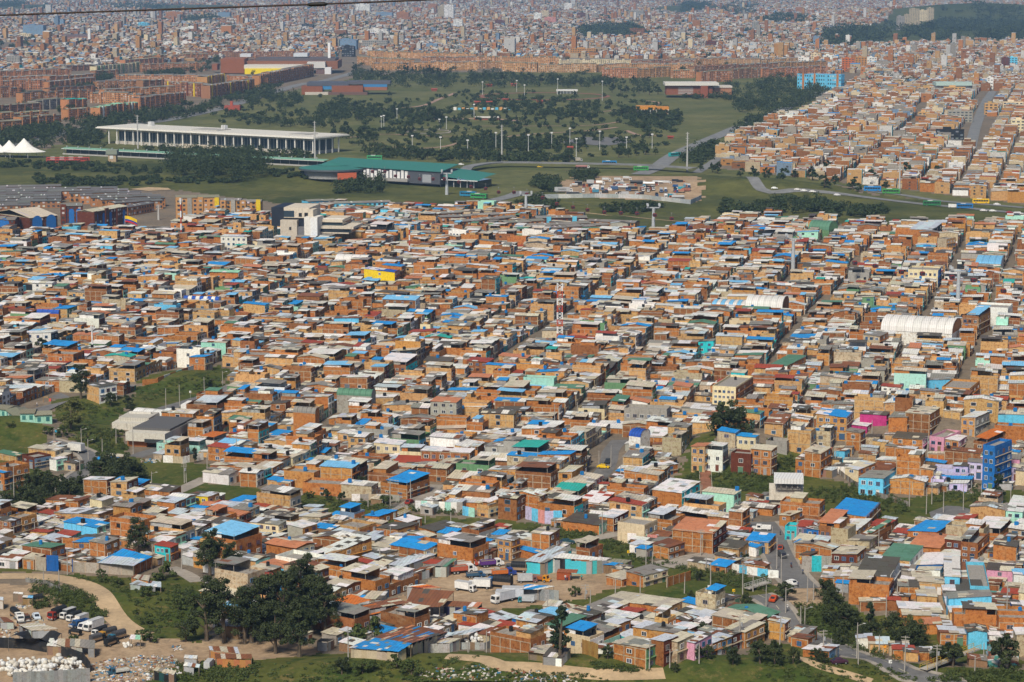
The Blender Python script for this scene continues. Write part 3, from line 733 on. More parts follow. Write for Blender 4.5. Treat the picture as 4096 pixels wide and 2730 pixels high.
h_('A',1485,1700,1790,245,190,'brick','brick','white',1,'mono',26,'low brick house with broad white roof beside the big eucalyptus',0,N0)
# region B
h_('B',292,430,562,265,140,'grey','ochre','white',2,'mono',34,'grey concrete house with white sheet top beside the cream corner house',0,N0)
h_('B',728,950,1107,240,160,'tan','brick','cream',1,'terrace',34,'tan walled roof terrace house with white floor',1,N0)
h_('B',1272,1390,1522,165,88,'brick','brick','white',1,'mono',36,'orange brick house with white roof carrying blue and black tanks',0,'blue')
h_('B',325,590,702,142,58,'beige','brick','cream',1,'mono',32,'beige house with white fronted gable facing the lane',1,N0)
h_('B',772,905,1000,118,30,'slate','brick','blue',1,'cover',32,'slate blue house under a bright blue canopy roof',2,N0,True)
h_('B',1000,1130,1295,110,45,'brick','brick','blue',1,'mono',32,'brick house with bright blue sloping roof by the canal',0,'blue')
h_('B',508,640,1062,520,372,'brown','ochre','patch',2,'mono',42,'long ochre brick house with brown and blue painted front',2,N0,True)
h_('B',645,870,988,606,520,'pink','pink','white',1,'mono',38,'salmon pink one-storey house with rubble strewn white roof',3,N0,True)
h_('B',1405,1580,1735,405,345,'brick','brick','cream',1,'terrace',40,'low orange brick enclosure with an open terrace top',0,N0)
h_('B',2218,2345,2392,445,262,'ochre','ochre','grey',3,'mono',34,'yellow ochre three-storey house with orange awning near the dump trucks',2,N0,True)
h_('B',38,120,250,385,285,'cream','beige','dark',1,'gable',42,'cream gabled house with grey pitched roof beside the lane',1,N0,True)
h_('B',230,350,610,355,290,'brick','brick','patch',1,'mono',42,'brick house with white fronted porch and long patched roof',1,N0)
h_('B',608,745,910,290,225,'brick','brick','zinc',1,'mono',38,'small orange brick house with pale zinc roof and white rim',0,N0)
h_('B',1070,1190,1320,470,385,'beige','beige','dark',1,'mono',40,'beige house with a dark littered roof beside the long ochre house',1,N0)
h_('B',1150,1340,1410,385,310,'tan','ochre','cream',1,'mono',36,'tan house with cream sheet roof and one blue window',0,N0)
h_('B',1360,1560,1650,300,255,'brick','ochre','cream',1,'gablex',38,'brick house under a broad cream pitched roof',1,N0)
h_('B',1105,1300,1500,235,190,'brick','ochre','dark',1,'mono',36,'ochre walled yard house with flat dark roof',0,N0)
h_('B',1500,1640,1880,240,170,'brick','brown','dark',1,'mono',40,'brick house with wide dark roof at the edge of the canal strip',0,N0)
h_('B',2160,2270,2340,230,150,'brick','brick','red',1,'mono',34,'small brick house with a flat red roof near the yellow ochre house',0,N0)
h_('B',1890,2050,2200,275,200,'brown','tin','patch',1,'cover',36,'brick shanty with jumbled white sheets below the canal strip',1,N0)
h_('B',0,100,240,520,440,'brick','brick','patch',1,'mono',38,'orange brick house with littered pale roof behind the eucalyptus tops',0,N0)
# region C
h_('C',0,25,170,360,230,'brick','brick','dark',2,'mono',50,'tall orange brick house with one tiny blue window by the canal',0,N0)
h_('C',1295,1440,1585,442,318,'brick','brown','rust',2,'mono',40,'brick house with rusty roof, maroon ground floor and white window frames',0,N0)
h_('C',1470,1845,1967,385,180,'brick','darkbrown','terra',3,'mono',24,'long brick house with maroon three-storey front and salmon roof',0,N0,sh=None)
h_('C',970,1215,1335,300,110,'cream','beige','patch',2,'terrace',30,'brick house above a cream wall with pastel painted panels',0,N0)
h_('C',465,800,930,205,110,'brick','mint','dark',1,'mono',28,'long brick house with pale green front and dark roof',0,'blue')
h_('C',800,935,1066,180,45,'brick','darkbrown','zinc',2,'mono',32,'tall brick house with maroon front and pale zinc roof',0,N0)
h_('C',1250,1470,1590,215,30,'brick','brick','white',3,'cover',28,'tall brick house with a white canopy on its top floor',2,N0)
h_('C',1945,2050,2122,112,60,'royal' if False else 'blue','blue','blue',1,'gablex',32,'small vivid blue shed with blue roof beside the wide street',0,N0)
h_('C',1960,2060,2090,235,160,'brick','rose','white',2,'mono',30,'narrow house with rose pink balcony front',0,N0)
h_('C',2150,2353,2420,385,265,'tan','tan','blue',2,'mono',22,'blotchy tan house with glazed top under a small blue roof',2,N0,True)
h_('C',1895,2080,2170,450,330,'tan','tan','dark',1,'mono',30,'low blotchy tan house with flat dark roof beside the concrete street',1,N0)
h_('C',1050,1205,1430,692,575,'brick','cream','grey',2,'mono',44,'brick house with pastel panelled side standing in the grass',1,N0)
h_('C',862,1010,1178,682,620,'brick','brick','cream',1,'mono',42,'low brick house with cream roof at the edge of the dirt yard',0,N0)
h_('C',1080,1220,1300,400,310,'white','skyblue','white',1,'mono',36,'low white wall house with sky blue corner in the canal grass',1,N0)
h_('C',928,1232,1392,1452,1272,'brick','green','cream',2,'mono',38,'orange brick corner house with cream roof and green painted ground floor',1,N0,sh=(2.2,1.6))
h_('C',1290,1392,1522,1425,1205,'brown','darkbrown','white',2,'mono',38,'dark maroon two-storey terrace house beside the orange corner house',0,N0)
h_('C',1400,1515,1668,1395,1200,'beige','beige','cream',2,'mono',38,'beige two-storey terrace house with white door and green shutter',0,N0)
h_('C',1600,1672,1832,1365,1190,'rose','rose','patch',2,'mono',38,'rose pink terrace house half hidden behind the street trees',0,N0)
h_('C',1740,1830,1918,1335,1170,'brick','brick','zinc',2,'mono',38,'brick terrace house with a blue mural and zinc roof',0,N0)
h_('C',1820,1915,2018,1310,1160,'brick','ochre','cream',2,'mono',38,'ochre terrace house with patched cream roof',0,N0)
h_('C',1900,2015,2142,1280,1130,'brown','darkbrown','dark',2,'mono',38,'maroon two-storey terrace house with white framed windows',0,N0)
h_('C',1960,2140,2318,1255,1090,'brick','ochre','cream',2,'mono',38,'wide orange brick end house with cream roof and white sills',0,N0)
h_('C',728,955,1088,1205,1042,'brick','brick','patch',2,'mono',36,'cube shaped orange brick house with a black tank on its roof',1,'black')
h_('C',1098,1430,1502,1140,1000,'tan','brick','white',2,'step',30,'blotchy tan and orange brick house with white roof and black tank',2,'black')
h_('C',1525,1790,1905,1040,975,'brick','brick','zinc',1,'mono',36,'low brick house under one broad pale zinc roof',0,N0)
h_('C',1500,1590,1692,1080,1035,'orange','orange','dark',1,'gablex',38,'vivid orange gabled house with grey roof',0,N0)
h_('C',840,1420,1582,975,905,'brick','tan','cream',1,'mono',34,'very long brick row house with cream striped roof on the rise',0,N0)
h_('C',510,720,1100,1040,985,'brick','brown','patch',1,'mono',40,'low brick house with a long debris covered roof',0,N0)
h_('C',0,130,290,1100,1000,'blue','brown','zinc',1,'mono',42,'shabby house with deep blue front and pale zinc roof',2,N0,True)
h_('C',-20,165,245,1265,1165,'brick','brick','patch',1,'mono',30,'orange brick house with two barred windows beside the tall dark cypress',2,N0)
h_('C',740,860,1090,1245,1195,'grey','brick','white',1,'mono',44,'low house with crumpled white roof behind the corner house',0,N0)
h_('C',1380,1640,1760,1240,1165,'brick','grey','grey',1,'mono',36,'low house with long grey roof behind the maroon terrace',0,N0)
h_('C',1480,1620,1705,1150,1090,'brick','brick','white',1,'gablex',38,'small house with white pitched roof behind the terraces',0,N0)
h_('C',1800,1960,2105,910,850,'grey','beige','dark',1,'mono',40,'ruined grey hut with sagging dark roof near the footbridge',0,N0,name='shack',cat='shack')
h_('B',2105,2250,2400,1095,995,'brick','brick','zinc',1,'mono',40,'orange brick house with pale zinc roof above the sack yard',1,N0)
# region D
h_('D',172,262,300,262,130,'turquoise','turquoise','cream',2,'terrace',20,'turquoise two-storey house at the bend of the wide street',2,N0,True)
h_('D',296,372,392,280,130,'purple','purple','red',2,'mono',20,'purplish grey house with patterned front and red roof',2,N0,True)
h_('D',388,462,476,302,160,'blue','brick','patch',2,'mono',20,'deep blue fronted narrow house in the street row',2,N0,True)
h_('D',462,628,745,312,95,'brown','brick','terra',2,'cover',22,'brick house over white shop front with terracotta awning roof',3,N0,True)
h_('D',628,810,948,282,175,'tan','tan','white',2,'mono',24,'tan two-storey house with creased white roof',2,N0,True)
h_('D',590,900,1022,165,30,'brick','brick','blue',2,'mono',20,'large brick house topped by a bright blue skylit roof',0,N0)
h_('D',110,200,396,140,35,'brick','ochre','cream',2,'mono',34,'brick corner house with cream roof above the wide street',1,N0)
h_('D',915,1080,1170,200,165,'brick','brick','red',1,'mono',28,'low house with a wide red roof above the overgrown slope',0,N0)
h_('D',790,945,1130,335,250,'brick','brown','green',1,'step',30,'brick house with green edged roof and glazed upper floor',2,N0,True)
h_('D',585,812,898,548,395,'darkbrown','brick','cream',2,'mono',24,'maroon two-storey house with cream roof and white garage door',3,N0,True)
h_('D',820,1000,1035,500,435,'brick','brick','cream',1,'mono',20,'plain orange brick house beside the maroon house',0,N0)
h_('D',1030,1300,1420,580,440,'tan','white','green',2,'mono',22,'tan brick house with green trimmed roof and white side front',0,N0)
h_('D',970,1180,1255,600,530,'tan','tan','dark',1,'mono',20,'tan house with flat dark roof and black tank',0,'black')
h_('D',750,960,980,580,510,'brick','brick','grey',1,'mono',18,'orange brick house with thin grey roof edge',0,N0)
h_('D',490,790,812,690,590,'brick','brick','patch',1,'step',14,'long orange brick house behind the roadside trees',1,N0)
h_('D',805,1120,1205,750,575,'tan','white','dark',2,'mono',18,'weathered tan house with arched white wall below',0,N0)
h_('D',1285,1545,1710,310,190,'brick','tan','blue',2,'mono',30,'brick house with blue roofed glazed upper balcony',2,N0,True)
h_('D',1560,1700,1750,180,75,'brown','brick','white',2,'mono',28,'narrow brick house with white sloping roof above the court',1,N0)
h_('D',1702,1870,1928,225,70,'tan','tan','red',2,'mono',26,'tan house with a flat red roof beside the sports court',2,N0,True)
h_('D',1870,2130,2228,300,150,'brick','tan','white',2,'cover',24,'large brick house with a white canopy roof over its terrace',2,N0)
h_('D',1620,1765,1790,420,260,'darkbrown','darkbrown','cream',2,'mono',22,'maroon two-storey house next to the dark glazed terrace house',2,N0,True)
h_('D',1768,1920,2012,480,240,'brown','brick','grey',3,'cover',24,'three-storey brick house with open dark terrace under grey roof',2,N0,True)
h_('D',1920,2085,2290,490,360,'ochre','brick','patch',2,'step',28,'ochre two-storey house with long patched roof',2,N0,True)
h_('D',2030,2180,2200,130,20,'skyblue','skyblue','white',1,'mono',16,'sky blue house wing beside the mint green building',2,N0,True)
h_('D',2180,2330,2400,195,-5,'mint','mint','white',3,'mono',18,'tall mint green house with white window frames',2,N0,True)
h_('D',1305,1580,1730,440,330,'brick','brick','terra',1,'gable',26,'brick house with terracotta and white pitched roofs',0,'black')
h_('D',1530,1700,1790,530,470,'brick','brick','white',1,'gablex',22,'low house with white ridge roof near the vivid blue wall',0,N0)
h_('D',1330,1600,1632,560,500,'blue','blue','white',1,'mono',14,'low vivid blue walled house',0,N0)
h_('D',1620,1860,1940,760,600,'skyblue','skyblue','white',2,'back',10,'bright sky blue building with stepped roofs and small dark windows',1,N0,front=True)
h_('D',1855,2030,2062,800,680,'skyblue','skyblue','skyblue' if False else 'lblue',1,'terrace',8,'bright sky blue lower wing with a blue parapet',1,N0)
h_('D',1205,1380,1400,800,680,'brick','brick','patch',2,'mono',6,'orange brick house below the white roof, beside the grey stair house',0,N0)
h_('D',1382,1612,1625,760,645,'tan','tan','cream',1,'mono',6,'tan brick house with three dark windows next to the sky blue building',3,N0,True)
h_('D',1370,1550,1612,855,775,'tan','tan','cream',1,'mono',6,'tan house with a small teal awning',1,N0)
h_('D',1205,1600,1612,960,890,'brick','brick','white',1,'mono',4,'low brick row house with white corrugated roof',1,N0)
h_('D',1240,1598,1610,1010,930,'brick','brick','patch',1,'mono',4,'low orange brick row house weighed down with roof rubble',0,N0)
h_('D',1650,2030,2068,960,880,'brick','rose','patch',1,'mono',6,'brick row house with clean laundry hung along its front',0,N0)
h_('D',1620,1915,1930,850,775,'skyblue','skyblue','white',1,'mono',6,'low sky blue row house under pale roof sheets',1,N0)
h_('D',1440,1590,1600,1120,1020,'brick','brick','terra',1,'mono',4,'brick house with salmon tiled roof edge above the thicket',0,N0)
h_('D',1580,1838,1845,1225,1110,'brick','brick','patch',2,'mono',3,'brick house with two dark windows over a turquoise base',2,N0,True)
h_('D',1838,2008,2025,1262,1100,'skyblue','skyblue','dark',2,'gablex',4,'vivid sky blue gabled house with grey pitched roof',0,N0,sh=(1.2,2.0))
h_('D',2250,2420,2440,1010,870,'blue','blue','dark',2,'mono',4,'deep blue house front below an orange brick wall',0,N0)
h_('D',2280,2440,2460,1330,1120,'beige','beige','white',2,'mono',4,'pale house with broad white roof at the stairway settlement',0,N0)
h_('D',2255,2420,2440,720,575,'white','white','lblue',2,'mono',6,'white house with light blue roof above the stairway settlement',1,N0)
h_('D',2055,2255,2262,620,530,'green','green','white',1,'mono',8,'teal green house with white sloped roof',0,N0)
h_('D',0,150,200,1180,1010,'ochre','brick','patch',2,'mono',24,'orange brick house with rubble roof at the road bend',0,N0)
h_('D',180,345,448,1215,1120,'brick','brick','grey',1,'step',26,'ruined brick house with grey canted roof beside the tarmac road',1,N0)
h_('D',320,560,648,1345,1245,'brick','slate','patch',1,'mono',30,'low brick garage with a slate blue roller door',0,N0)
# region E
h_('E',770,985,1042,1380,1205,'brick','brick','white',3,'mono',24,'brick tower house standing alone with white patched roof',1,N0)
h_('E',205,320,472,1100,985,'darkbrown','slate','white',3,'terrace',42,'slate blue four-storey building with maroon front edge',2,N0,True)
h_('E',470,520,590,1115,1010,'white','mint','white',2,'mono',40,'narrow white house with pastel squares on its side',0,N0)
h_('E',588,690,735,1120,1045,'beige','beige','dark',1,'mono',30,'small beige house with dark roof by the bending road',1,N0)
h_('E',-60,70,272,1290,1080,'brick','brick','grey',3,'terrace',40,'brick apartment house with rows of blue windows and roof tanks',2,'black',True)
h_('E',-100,40,70,1300,1130,'brick','brick','blue',3,'mono',30,'brick apartment house with a bright blue roof edge beside the thicket',2,N0,True)
h_('E',-40,150,225,1030,985,'tan','tan','green',1,'mono',26,'tan house with green roof under the grassy knoll',0,N0)
h_('E',1440,1835,1895,965,850,'mint','mint','white',2,'cover',20,'mint green two-storey building with blue glazed balcony',6,N0,True,name='building',cat='building')
h_('E',1838,1970,2085,930,800,'white','ochre','orange',2,'cover',26,'white house with maroon trim under an orange roof',2,N0,True)
h_('E',2015,2200,2320,990,870,'grey','grey','lblue',2,'gable',30,'grey two-storey house with a light blue hipped roof',2,N0,True)
h_('E',1912,2085,2160,1035,900,'brick','white','red',2,'mono',30,'brick house with faded red roof and white glazed front',1,N0)
h_('E',1480,1610,1655,985,930,'brick','brick','cream',1,'mono',22,'small brick shed before the mint green building',0,N0)
h_('E',1720,1910,2018,1465,1355,'yellow','tan','patch',2,'mono',28,'house with mustard and sage painted balcony front',3,N0,True)
h_('E',915,1260,1315,1480,1370,'tan','tan','patch',2,'step',24,'wide tan brick house with parapets near the brick tower house',1,N0)
h_('E',422,720,842,1500,1400,'brick','brick','rust',2,'mono',26,'brick house with rust and white roof beside the thicket',1,N0)
h_('E',1315,1480,1600,1490,1400,'tan','white','white',2,'mono',32,'white fronted house with blue doors and white patched roof',1,N0)
h_('E',1290,1560,1665,1400,1300,'brick','brick','dark',1,'mono',24,'orange brick house with tilted dark roof by the pale street',0,N0)
h_('E',95,250,348,1590,1480,'brick','brick','olive',2,'cover',28,'brick house with olive roof over open top storey',1,N0)
h_('E',800,915,1075,500,350,'tan','white','dark',2,'mono',44,'pale blue fronted corner house beside the tall bare gum tree',0,N0)
h_('E',1935,2300,2360,1180,1075,'brick','brick','patch',1,'mono',22,'long orange brick house with patched roof above the white graffiti wall',0,N0)
h_('E',1865,2100,2210,1245,1140,'white','white','patch',1,'mono',28,'white graffiti walled house beside the pale street',0,N0)
h_('E',1940,2150,2260,1570,1450,'brick','brick','zinc',2,'mono',26,'plain brick house with pale zinc roof below the grass strip',0,N0)
h_('E',2095,2260,2400,1470,1420,'brick','brick','blue',1,'mono',24,'brick house with a striped bright blue canopy roof',0,N0)
h_('E',425,605,610,345,240,'darkbrown','white','white',2,'mono',18,'maroon and white building with broad white roof by the upper court',2,N0,True)
h_('E',1740,1885,1955,190,60,'brick','beige','blue',2,'mono',24,'brick house with bright blue roof above the long embankment',1,N0)
# region F / G / H landmarks
h_('F',1145,1390,1595,1375,1215,'brick','brown','blue',3,'cover',32,'corner shop building under a bright blue canopy roof',2,'black')
h_('F',2030,2140,2296,1545,1400,'tan','cream','white',2,'cover',38,'cream fronted house with brown garage doors and white canopy',1,N0)
h_('F',430,790,800,1350,1235,'brick','brick','cream',2,'terrace',16,'orange brick terrace house with parapet above the shrubs',1,N0)
h_('F',1520,1965,2010,1095,945,'brown','brown','white',2,'mono',14,'long brown two-storey building with white ribbed roof',6,N0,True,name='building',cat='building')
h_('F',1325,1515,1545,1045,900,'cream','cream','zinc',2,'cover',14,'cream two-storey building with brown framed windows',3,N0,True)
h_('F',1085,1320,1380,985,870,'cream','white','white',2,'mono',14,'cream house with teal curtained windows and white roof',3,N0,True)
h_('F',1258,1630,1650,1110,1045,'red' if False else 'brick','brick','red',1,'mono',12,'low brick house with wide faded red roof',0,N0)
h_('F',1605,1840,1895,690,480,'grey','grey','terra',3,'mono',16,'grey three-storey building with an orange tiled roof',3,N0,True)
h_('F',625,630,785,300,190,'beige','cream','dark',3,'mono',16,'cream long fronted school with window bands',1,N0)
h_('F',1070,1380,1480,250,110,'brown','turquoise','white',3,'cover',14,'brown brick building with turquoise side and white roofs',6,N0,True)
h_('F',1940,2130,2185,225,110,'brown','brick','red',3,'mono',14,'brown building with blue balcony and red roof',3,N0,True)
h_('F',505,670,745,540,490,'ochre','ochre','lblue',1,'mono',18,'ochre house under a wide light blue roof',1,N0)
h_('G',1290,1560,1722,1490,1300,'brick','turquoise','white',3,'mono',30,'brick house with bright turquoise three-storey front',0,N0)
h_('G',1840,2055,2218,530,340,'cream','brown','grey',4,'terrace',20,'cream four-storey building with blue windows and black roof tanks',5,'black',True,name='building',cat='building')
h_('G',608,848,850,650,510,'cream','cream','dark',2,'cover',14,'cream two-storey building with dark glazed roof terrace',3,N0,True,name='building',cat='building')
h_('G',850,1025,1085,610,470,'brown','ochre','green',2,'cover',16,'ochre brown house with a green roof terrace beside the cream building',3,N0,True)
h_('G',1030,1420,1457,700,550,'grey','grey','terra',2,'terrace',14,'grey stone building with white framed windows and rounded corner',6,N0,True,name='building',cat='building')
h_('G',1208,1580,1640,810,745,'brick','brick','white',1,'mono',16,'plain brick hall with a clean white roof',0,N0,name='hall',cat='hall')
h_('G',1885,2050,2062,880,770,'beige','grey','blue',2,'mono',20,'grey house with blue roof below the round dark tree',1,N0)
h_('G',2062,2235,2245,905,815,'cream','cream','blue',2,'mono',18,'cream house with blue roof and teal ground floor on the ridge',3,N0,True)
h_('G',2010,2195,2205,1090,965,'darkbrown','darkbrown','white',1,'terrace',22,'maroon cube house on the ridge beside the brick stairway',1,N0,True)
h_('G',2190,2380,2430,1110,930,'brick','brick','cream',3,'mono',26,'three-storey brick house at the top of the grassy slope',2,N0,True)
h_('G',1760,1935,1945,1065,905,'white','grey','white',2,'cover',22,'white and grey house with ribbed white roof above the stairway',2,N0,True)
h_('G',1645,1770,1790,1075,905,'tan','tan','terra',2,'mono',24,'stone clad house with curtained windows beside the stairway',2,N0,True)
h_('G',1110,1180,1520,1225,1120,'brown','brick','white',2,'mono',48,'long brick house with white sheet roof beside the grassy slope',1,N0)
h_('G',125,320,378,1480,1385,'brick','brick','terra',1,'mono',22,'brick house with terracotta roof above a pastel tiled wall',1,N0)
h_('G',595,800,940,1500,1405,'brick','brown','red',2,'mono',26,'brick house with a long red roof and white skylight',0,N0)
h_('G',2010,2135,2140,305,210,'turquoise','turquoise','cream',2,'mono',18,'turquoise corner building on the market street',2,N0,True)
h_('H',440,720,777,840,625,'ochre','brick','blue',3,'mono',18,'orange three-storey apartment house with flat blue roof',4,N0,True)
h_('H',1258,1480,1572,810,600,'brown','brick','cream',3,'mono',26,'brick apartment house with a grid of pale concrete beams',0,N0)
h_('H',1595,1850,1942,510,355,'ochre','brick','rust',3,'terrace',22,'large unfinished brick building with rusty steel roof frame',0,N0,name='building',cat='building')
h_('H',843,1085,1115,700,600,'magenta','magenta','dark',2,'mono',22,'magenta house with a gently sloping wall',0,N0)
h_('H',1045,1250,1320,560,480,'magenta','magenta','dark',1,'mono',24,'magenta walled house with dark roof',0,N0)
h_('H',1325,1585,1592,500,455,'magenta','magenta','patch',1,'terrace',16,'long magenta wall building below the unfinished building',0,N0)
h_('H',735,905,1020,770,735,'magenta','magenta','white',1,'mono',26,'low magenta house with white roof and white fence',1,N0)
h_('H',1480,1612,1770,960,815,'rose','rose','cream',2,'terrace',34,'rose pink house with a roof terrace balustrade',2,N0,True)
h_('H',1612,1750,1820,975,845,'brick','rose','white',2,'mono',26,'brick house with rose pink ground floor',2,N0,True)
h_('H',1885,2010,2170,980,820,'brown','ochre','orange',2,'cover',38,'ochre house with a large orange canopy roof',1,N0)
h_('H',1965,2075,2228,1300,890,'blue','blue','lblue',5,'terrace',36,'tall deep blue tower house with white windows and yellow base',2,N0,True,name='apartment_tower',cat='tower')
h_('H',830,1055,1160,1355,1190,'skyblue','skyblue','grey',2,'mono',26,'sky blue two-storey house with brown window frames above the grass',3,N0,True)
h_('H',890,1105,1245,1200,1125,'skyblue','skyblue','rust',1,'mono',26,'sky blue house with rusty roof behind the blue corner house',2,N0)
h_('H',1250,1400,1465,1290,1215,'skyblue','skyblue','patch',1,'mono',26,'low sky blue house with a jumbled cream roof',1,N0)
h_('H',1520,1700,1705,1205,1110,'lavender','lavender','dark',1,'terrace',16,'low lavender walled house at the top of the grass bank',1,N0)
h_('H',1700,1832,1838,1220,1085,'lavender','lavender','dark',2,'mono',16,'lavender two-storey house beside the blue tower',2,N0,True)
h_('H',1832,1975,1982,1200,1050,'lavender','lavender','grey',2,'mono',16,'lavender two-storey house touching the blue tower',2,N0,True)
h_('H',2170,2310,2330,1215,1090,'lavender','lavender','grey',2,'mono',18,'lavender house on the far side of the blue tower',2,N0,True)
h_('H',705,830,985,1215,1105,'cream','brick','zinc',2,'mono',40,'cream stuccoed house with pale zinc roof beside the footpath',1,N0)
h_('H',250,480,572,1180,960,'brick','brick','cream',3,'step',24,'tall raw brick house with an open doorway above the slope',2,N0)
h_('H',610,700,735,1040,945,'skyblue','skyblue','rust',1,'mono',30,'small bright blue kiosk house with rusty roof',0,N0)
h_('H',175,390,412,980,775,'tan','beige','cream',2,'hut',22,'tan plastered house with a roof hut on the ridge',1,N0)
h_('H',-20,170,180,970,855,'grey','grey','grey',1,'terrace',18,'low grey rendered house with black tank on the ridge',0,'black')
h_('H',1075,1350,1400,1010,920,'brick','brick','patch',1,'mono',24,'brick house with patched pale roof above the sky blue houses',1,N0)
h_('H',995,1255,1305,1110,1040,'brown','lavender','patch',1,'mono',26,'low brick house with a long cream patched roof',2,N0)
h_('H',1140,1420,1465,960,830,'brick','rose','dark',2,'mono',22,'dark roofed brick house with rose pink end wall',2,N0)
h_('H',712,845,890,930,770,'brick','brick','grey',2,'mono',26,'narrow brick house near the orange apartment house',1,N0)
h_('H',1770,1900,2030,805,640,'ochre','grey','white',2,'mono',32,'ochre brick house with white windows below the main street',2,N0,True)
h_('H',1040,1215,1225,425,345,'white','white','red',2,'mono',16,'white house with red roof and blue windows',3,N0,True)
h_('H',20,175,345,245,140,'white','brick','green',2,'mono',26,'white building with green arched roof and green glass',3,N0,True)
h_('H',640,880,910,330,255,'ochre','slate','blue',2,'mono',16,'ochre house with large bright blue roof',0,N0)
h_('H',330,480,575,365,310,'green','tan','patch',1,'mono',18,'dark green fronted house with patched roof',2,N0,True)
h_('H',110,470,485,1600,1440,'brick','brick','cream',2,'hut',20,'brick house with roof hut beside the white stilt building',1,N0)
h_('H',790,970,1030,1560,1450,'brick','brick','blue',2,'terrace',26,'brick house with a square blue skylight roof',1,'black')
# region I / J / K / L landmarks
h_('I',-40,150,192,530,445,'skyblue','brown','white',2,'mono',16,'sky blue building with a window band at the estate edge',4,N0,True,name='building',cat='building')
h_('I',2030,2270,2315,545,455,'white','brown','white',2,'mono',14,'white two-storey building with brown windows',5,N0,True,name='building',cat='building')
h_('I',602,800,832,480,435,'brick','brick','lblue',1,'gable',14,'brick hall with light blue roof at the estate edge',0,N0,name='hall',cat='hall')
h_('I',162,470,535,1445,1345,'white','black','white',2,'mono',16,'white school building with teal windows and black end wall',4,N0,True,name='school',cat='school')
h_('I',1930,2190,2240,860,785,'brick','white','mint',1,'gable',14,'brick hall with a pale mint green roof',0,N0,name='hall',cat='hall')
h_('I',1690,1960,2010,940,830,'tan','tan','dark',3,'terrace',14,'big blotchy tan brick block with concrete grid',0,N0)
h_('I',1395,1555,1612,860,745,'brick','mint','dark',3,'terrace',16,'brick block with pale green side and roof tanks',1,'black')
h_('I',525,660,720,980,905,'yellow','brick','red',2,'mono',16,'mustard house with blue windows and red roof',3,N0,True)
h_('I',940,1100,1130,1000,945,'brown','white','white',2,'cover',14,'brown house with white balcony roof',3,N0,True)
h_('J',995,1275,1320,868,770,'yellow','brick','royal',2,'mono',14,'bright yellow building with blue arched roof',1,N0,False,name='building',cat='building')
h_('J',1165,1465,1508,1150,1030,'brown','white','lblue',3,'mono',14,'brick building with dark glazed top floor and light blue roof',4,N0,True,name='building',cat='building')
h_('J',2070,2200,2243,975,840,'brown','turquoise','dark',4,'mono',16,'slim brick building with a turquoise and white front',0,N0)
h_('J',1770,1930,1935,490,400,'white','white','grey',3,'terrace',14,'white three-storey building with rows of dark windows',5,N0,True,name='building',cat='building')
h_('J',1610,1690,1700,465,350,'ochre','ochre','terra',3,'gablex',14,'orange three-storey building with blue windows',2,N0,True)
h_('K',765,985,1008,1490,1345,'white','white','red',3,'cover',16,'white and maroon glazed building with tiered red roofs',4,N0,True,name='building',cat='building')
h_('K',1640,1850,1858,1500,1420,'turquoise','turquoise','dark',2,'mono',14,'turquoise trimmed house with a dark hipped roof',3,N0,True)
h_('K',1045,1330,1392,1040,960,'grey','black','white',2,'step',14,'charcoal house with pale glazed upper storey',2,N0)
h_('K',575,780,805,1110,1055,'dark' if False else 'brown','brown','blue',1,'mono',14,'low house with broad blue roof near the lattice mast',0,N0)
h_('K',720,905,915,1080,1020,'slate','brown','lblue',2,'gable',18,'house with wide light blue ribbed roof near the lattice mast',1,N0)
h_('L',1285,1560,1588,870,760,'cream','blue','grey',2,'terrace',16,'cream building with vertical blue piers',6,N0,True,name='building',cat='building')
h_('L',1900,2200,2243,1230,1110,'white','white','white',3,'terrace',20,'white modern building with blue glass panels',2,N0,False,name='building',cat='building')
h_('L',1300,1510,1615,490,380,'brick','black','zinc',3,'mono',22,'large brick warehouse with dark open end and zinc roof',0,N0,name='warehouse',cat='warehouse')
h_('L',1555,1640,1722,585,470,'beige','tan','white',4,'terrace',36,'tall beige block with slit windows',0,N0)
h_('L',1815,1975,1990,480,420,'tan','tan','cream',2,'terrace',14,'tan walled block with blue tanks on top',0,'blue')
h_('L',1645,1810,1815,1525,1450,'green','green','cream',2,'mono',14,'vivid green two-storey house with pink doors',3,N0,True)
h_('L',1780,1930,2040,1310,1160,'brown','ochre','lblue',3,'cover',26,'brown three-storey house with light blue canopy',3,N0,True)
h_('L',875,1025,1100,1460,1365,'beige','brick','grey',2,'mono',26,'beige two-storey house beside the big white vault',3,N0,True)
LANDMARKS=[]
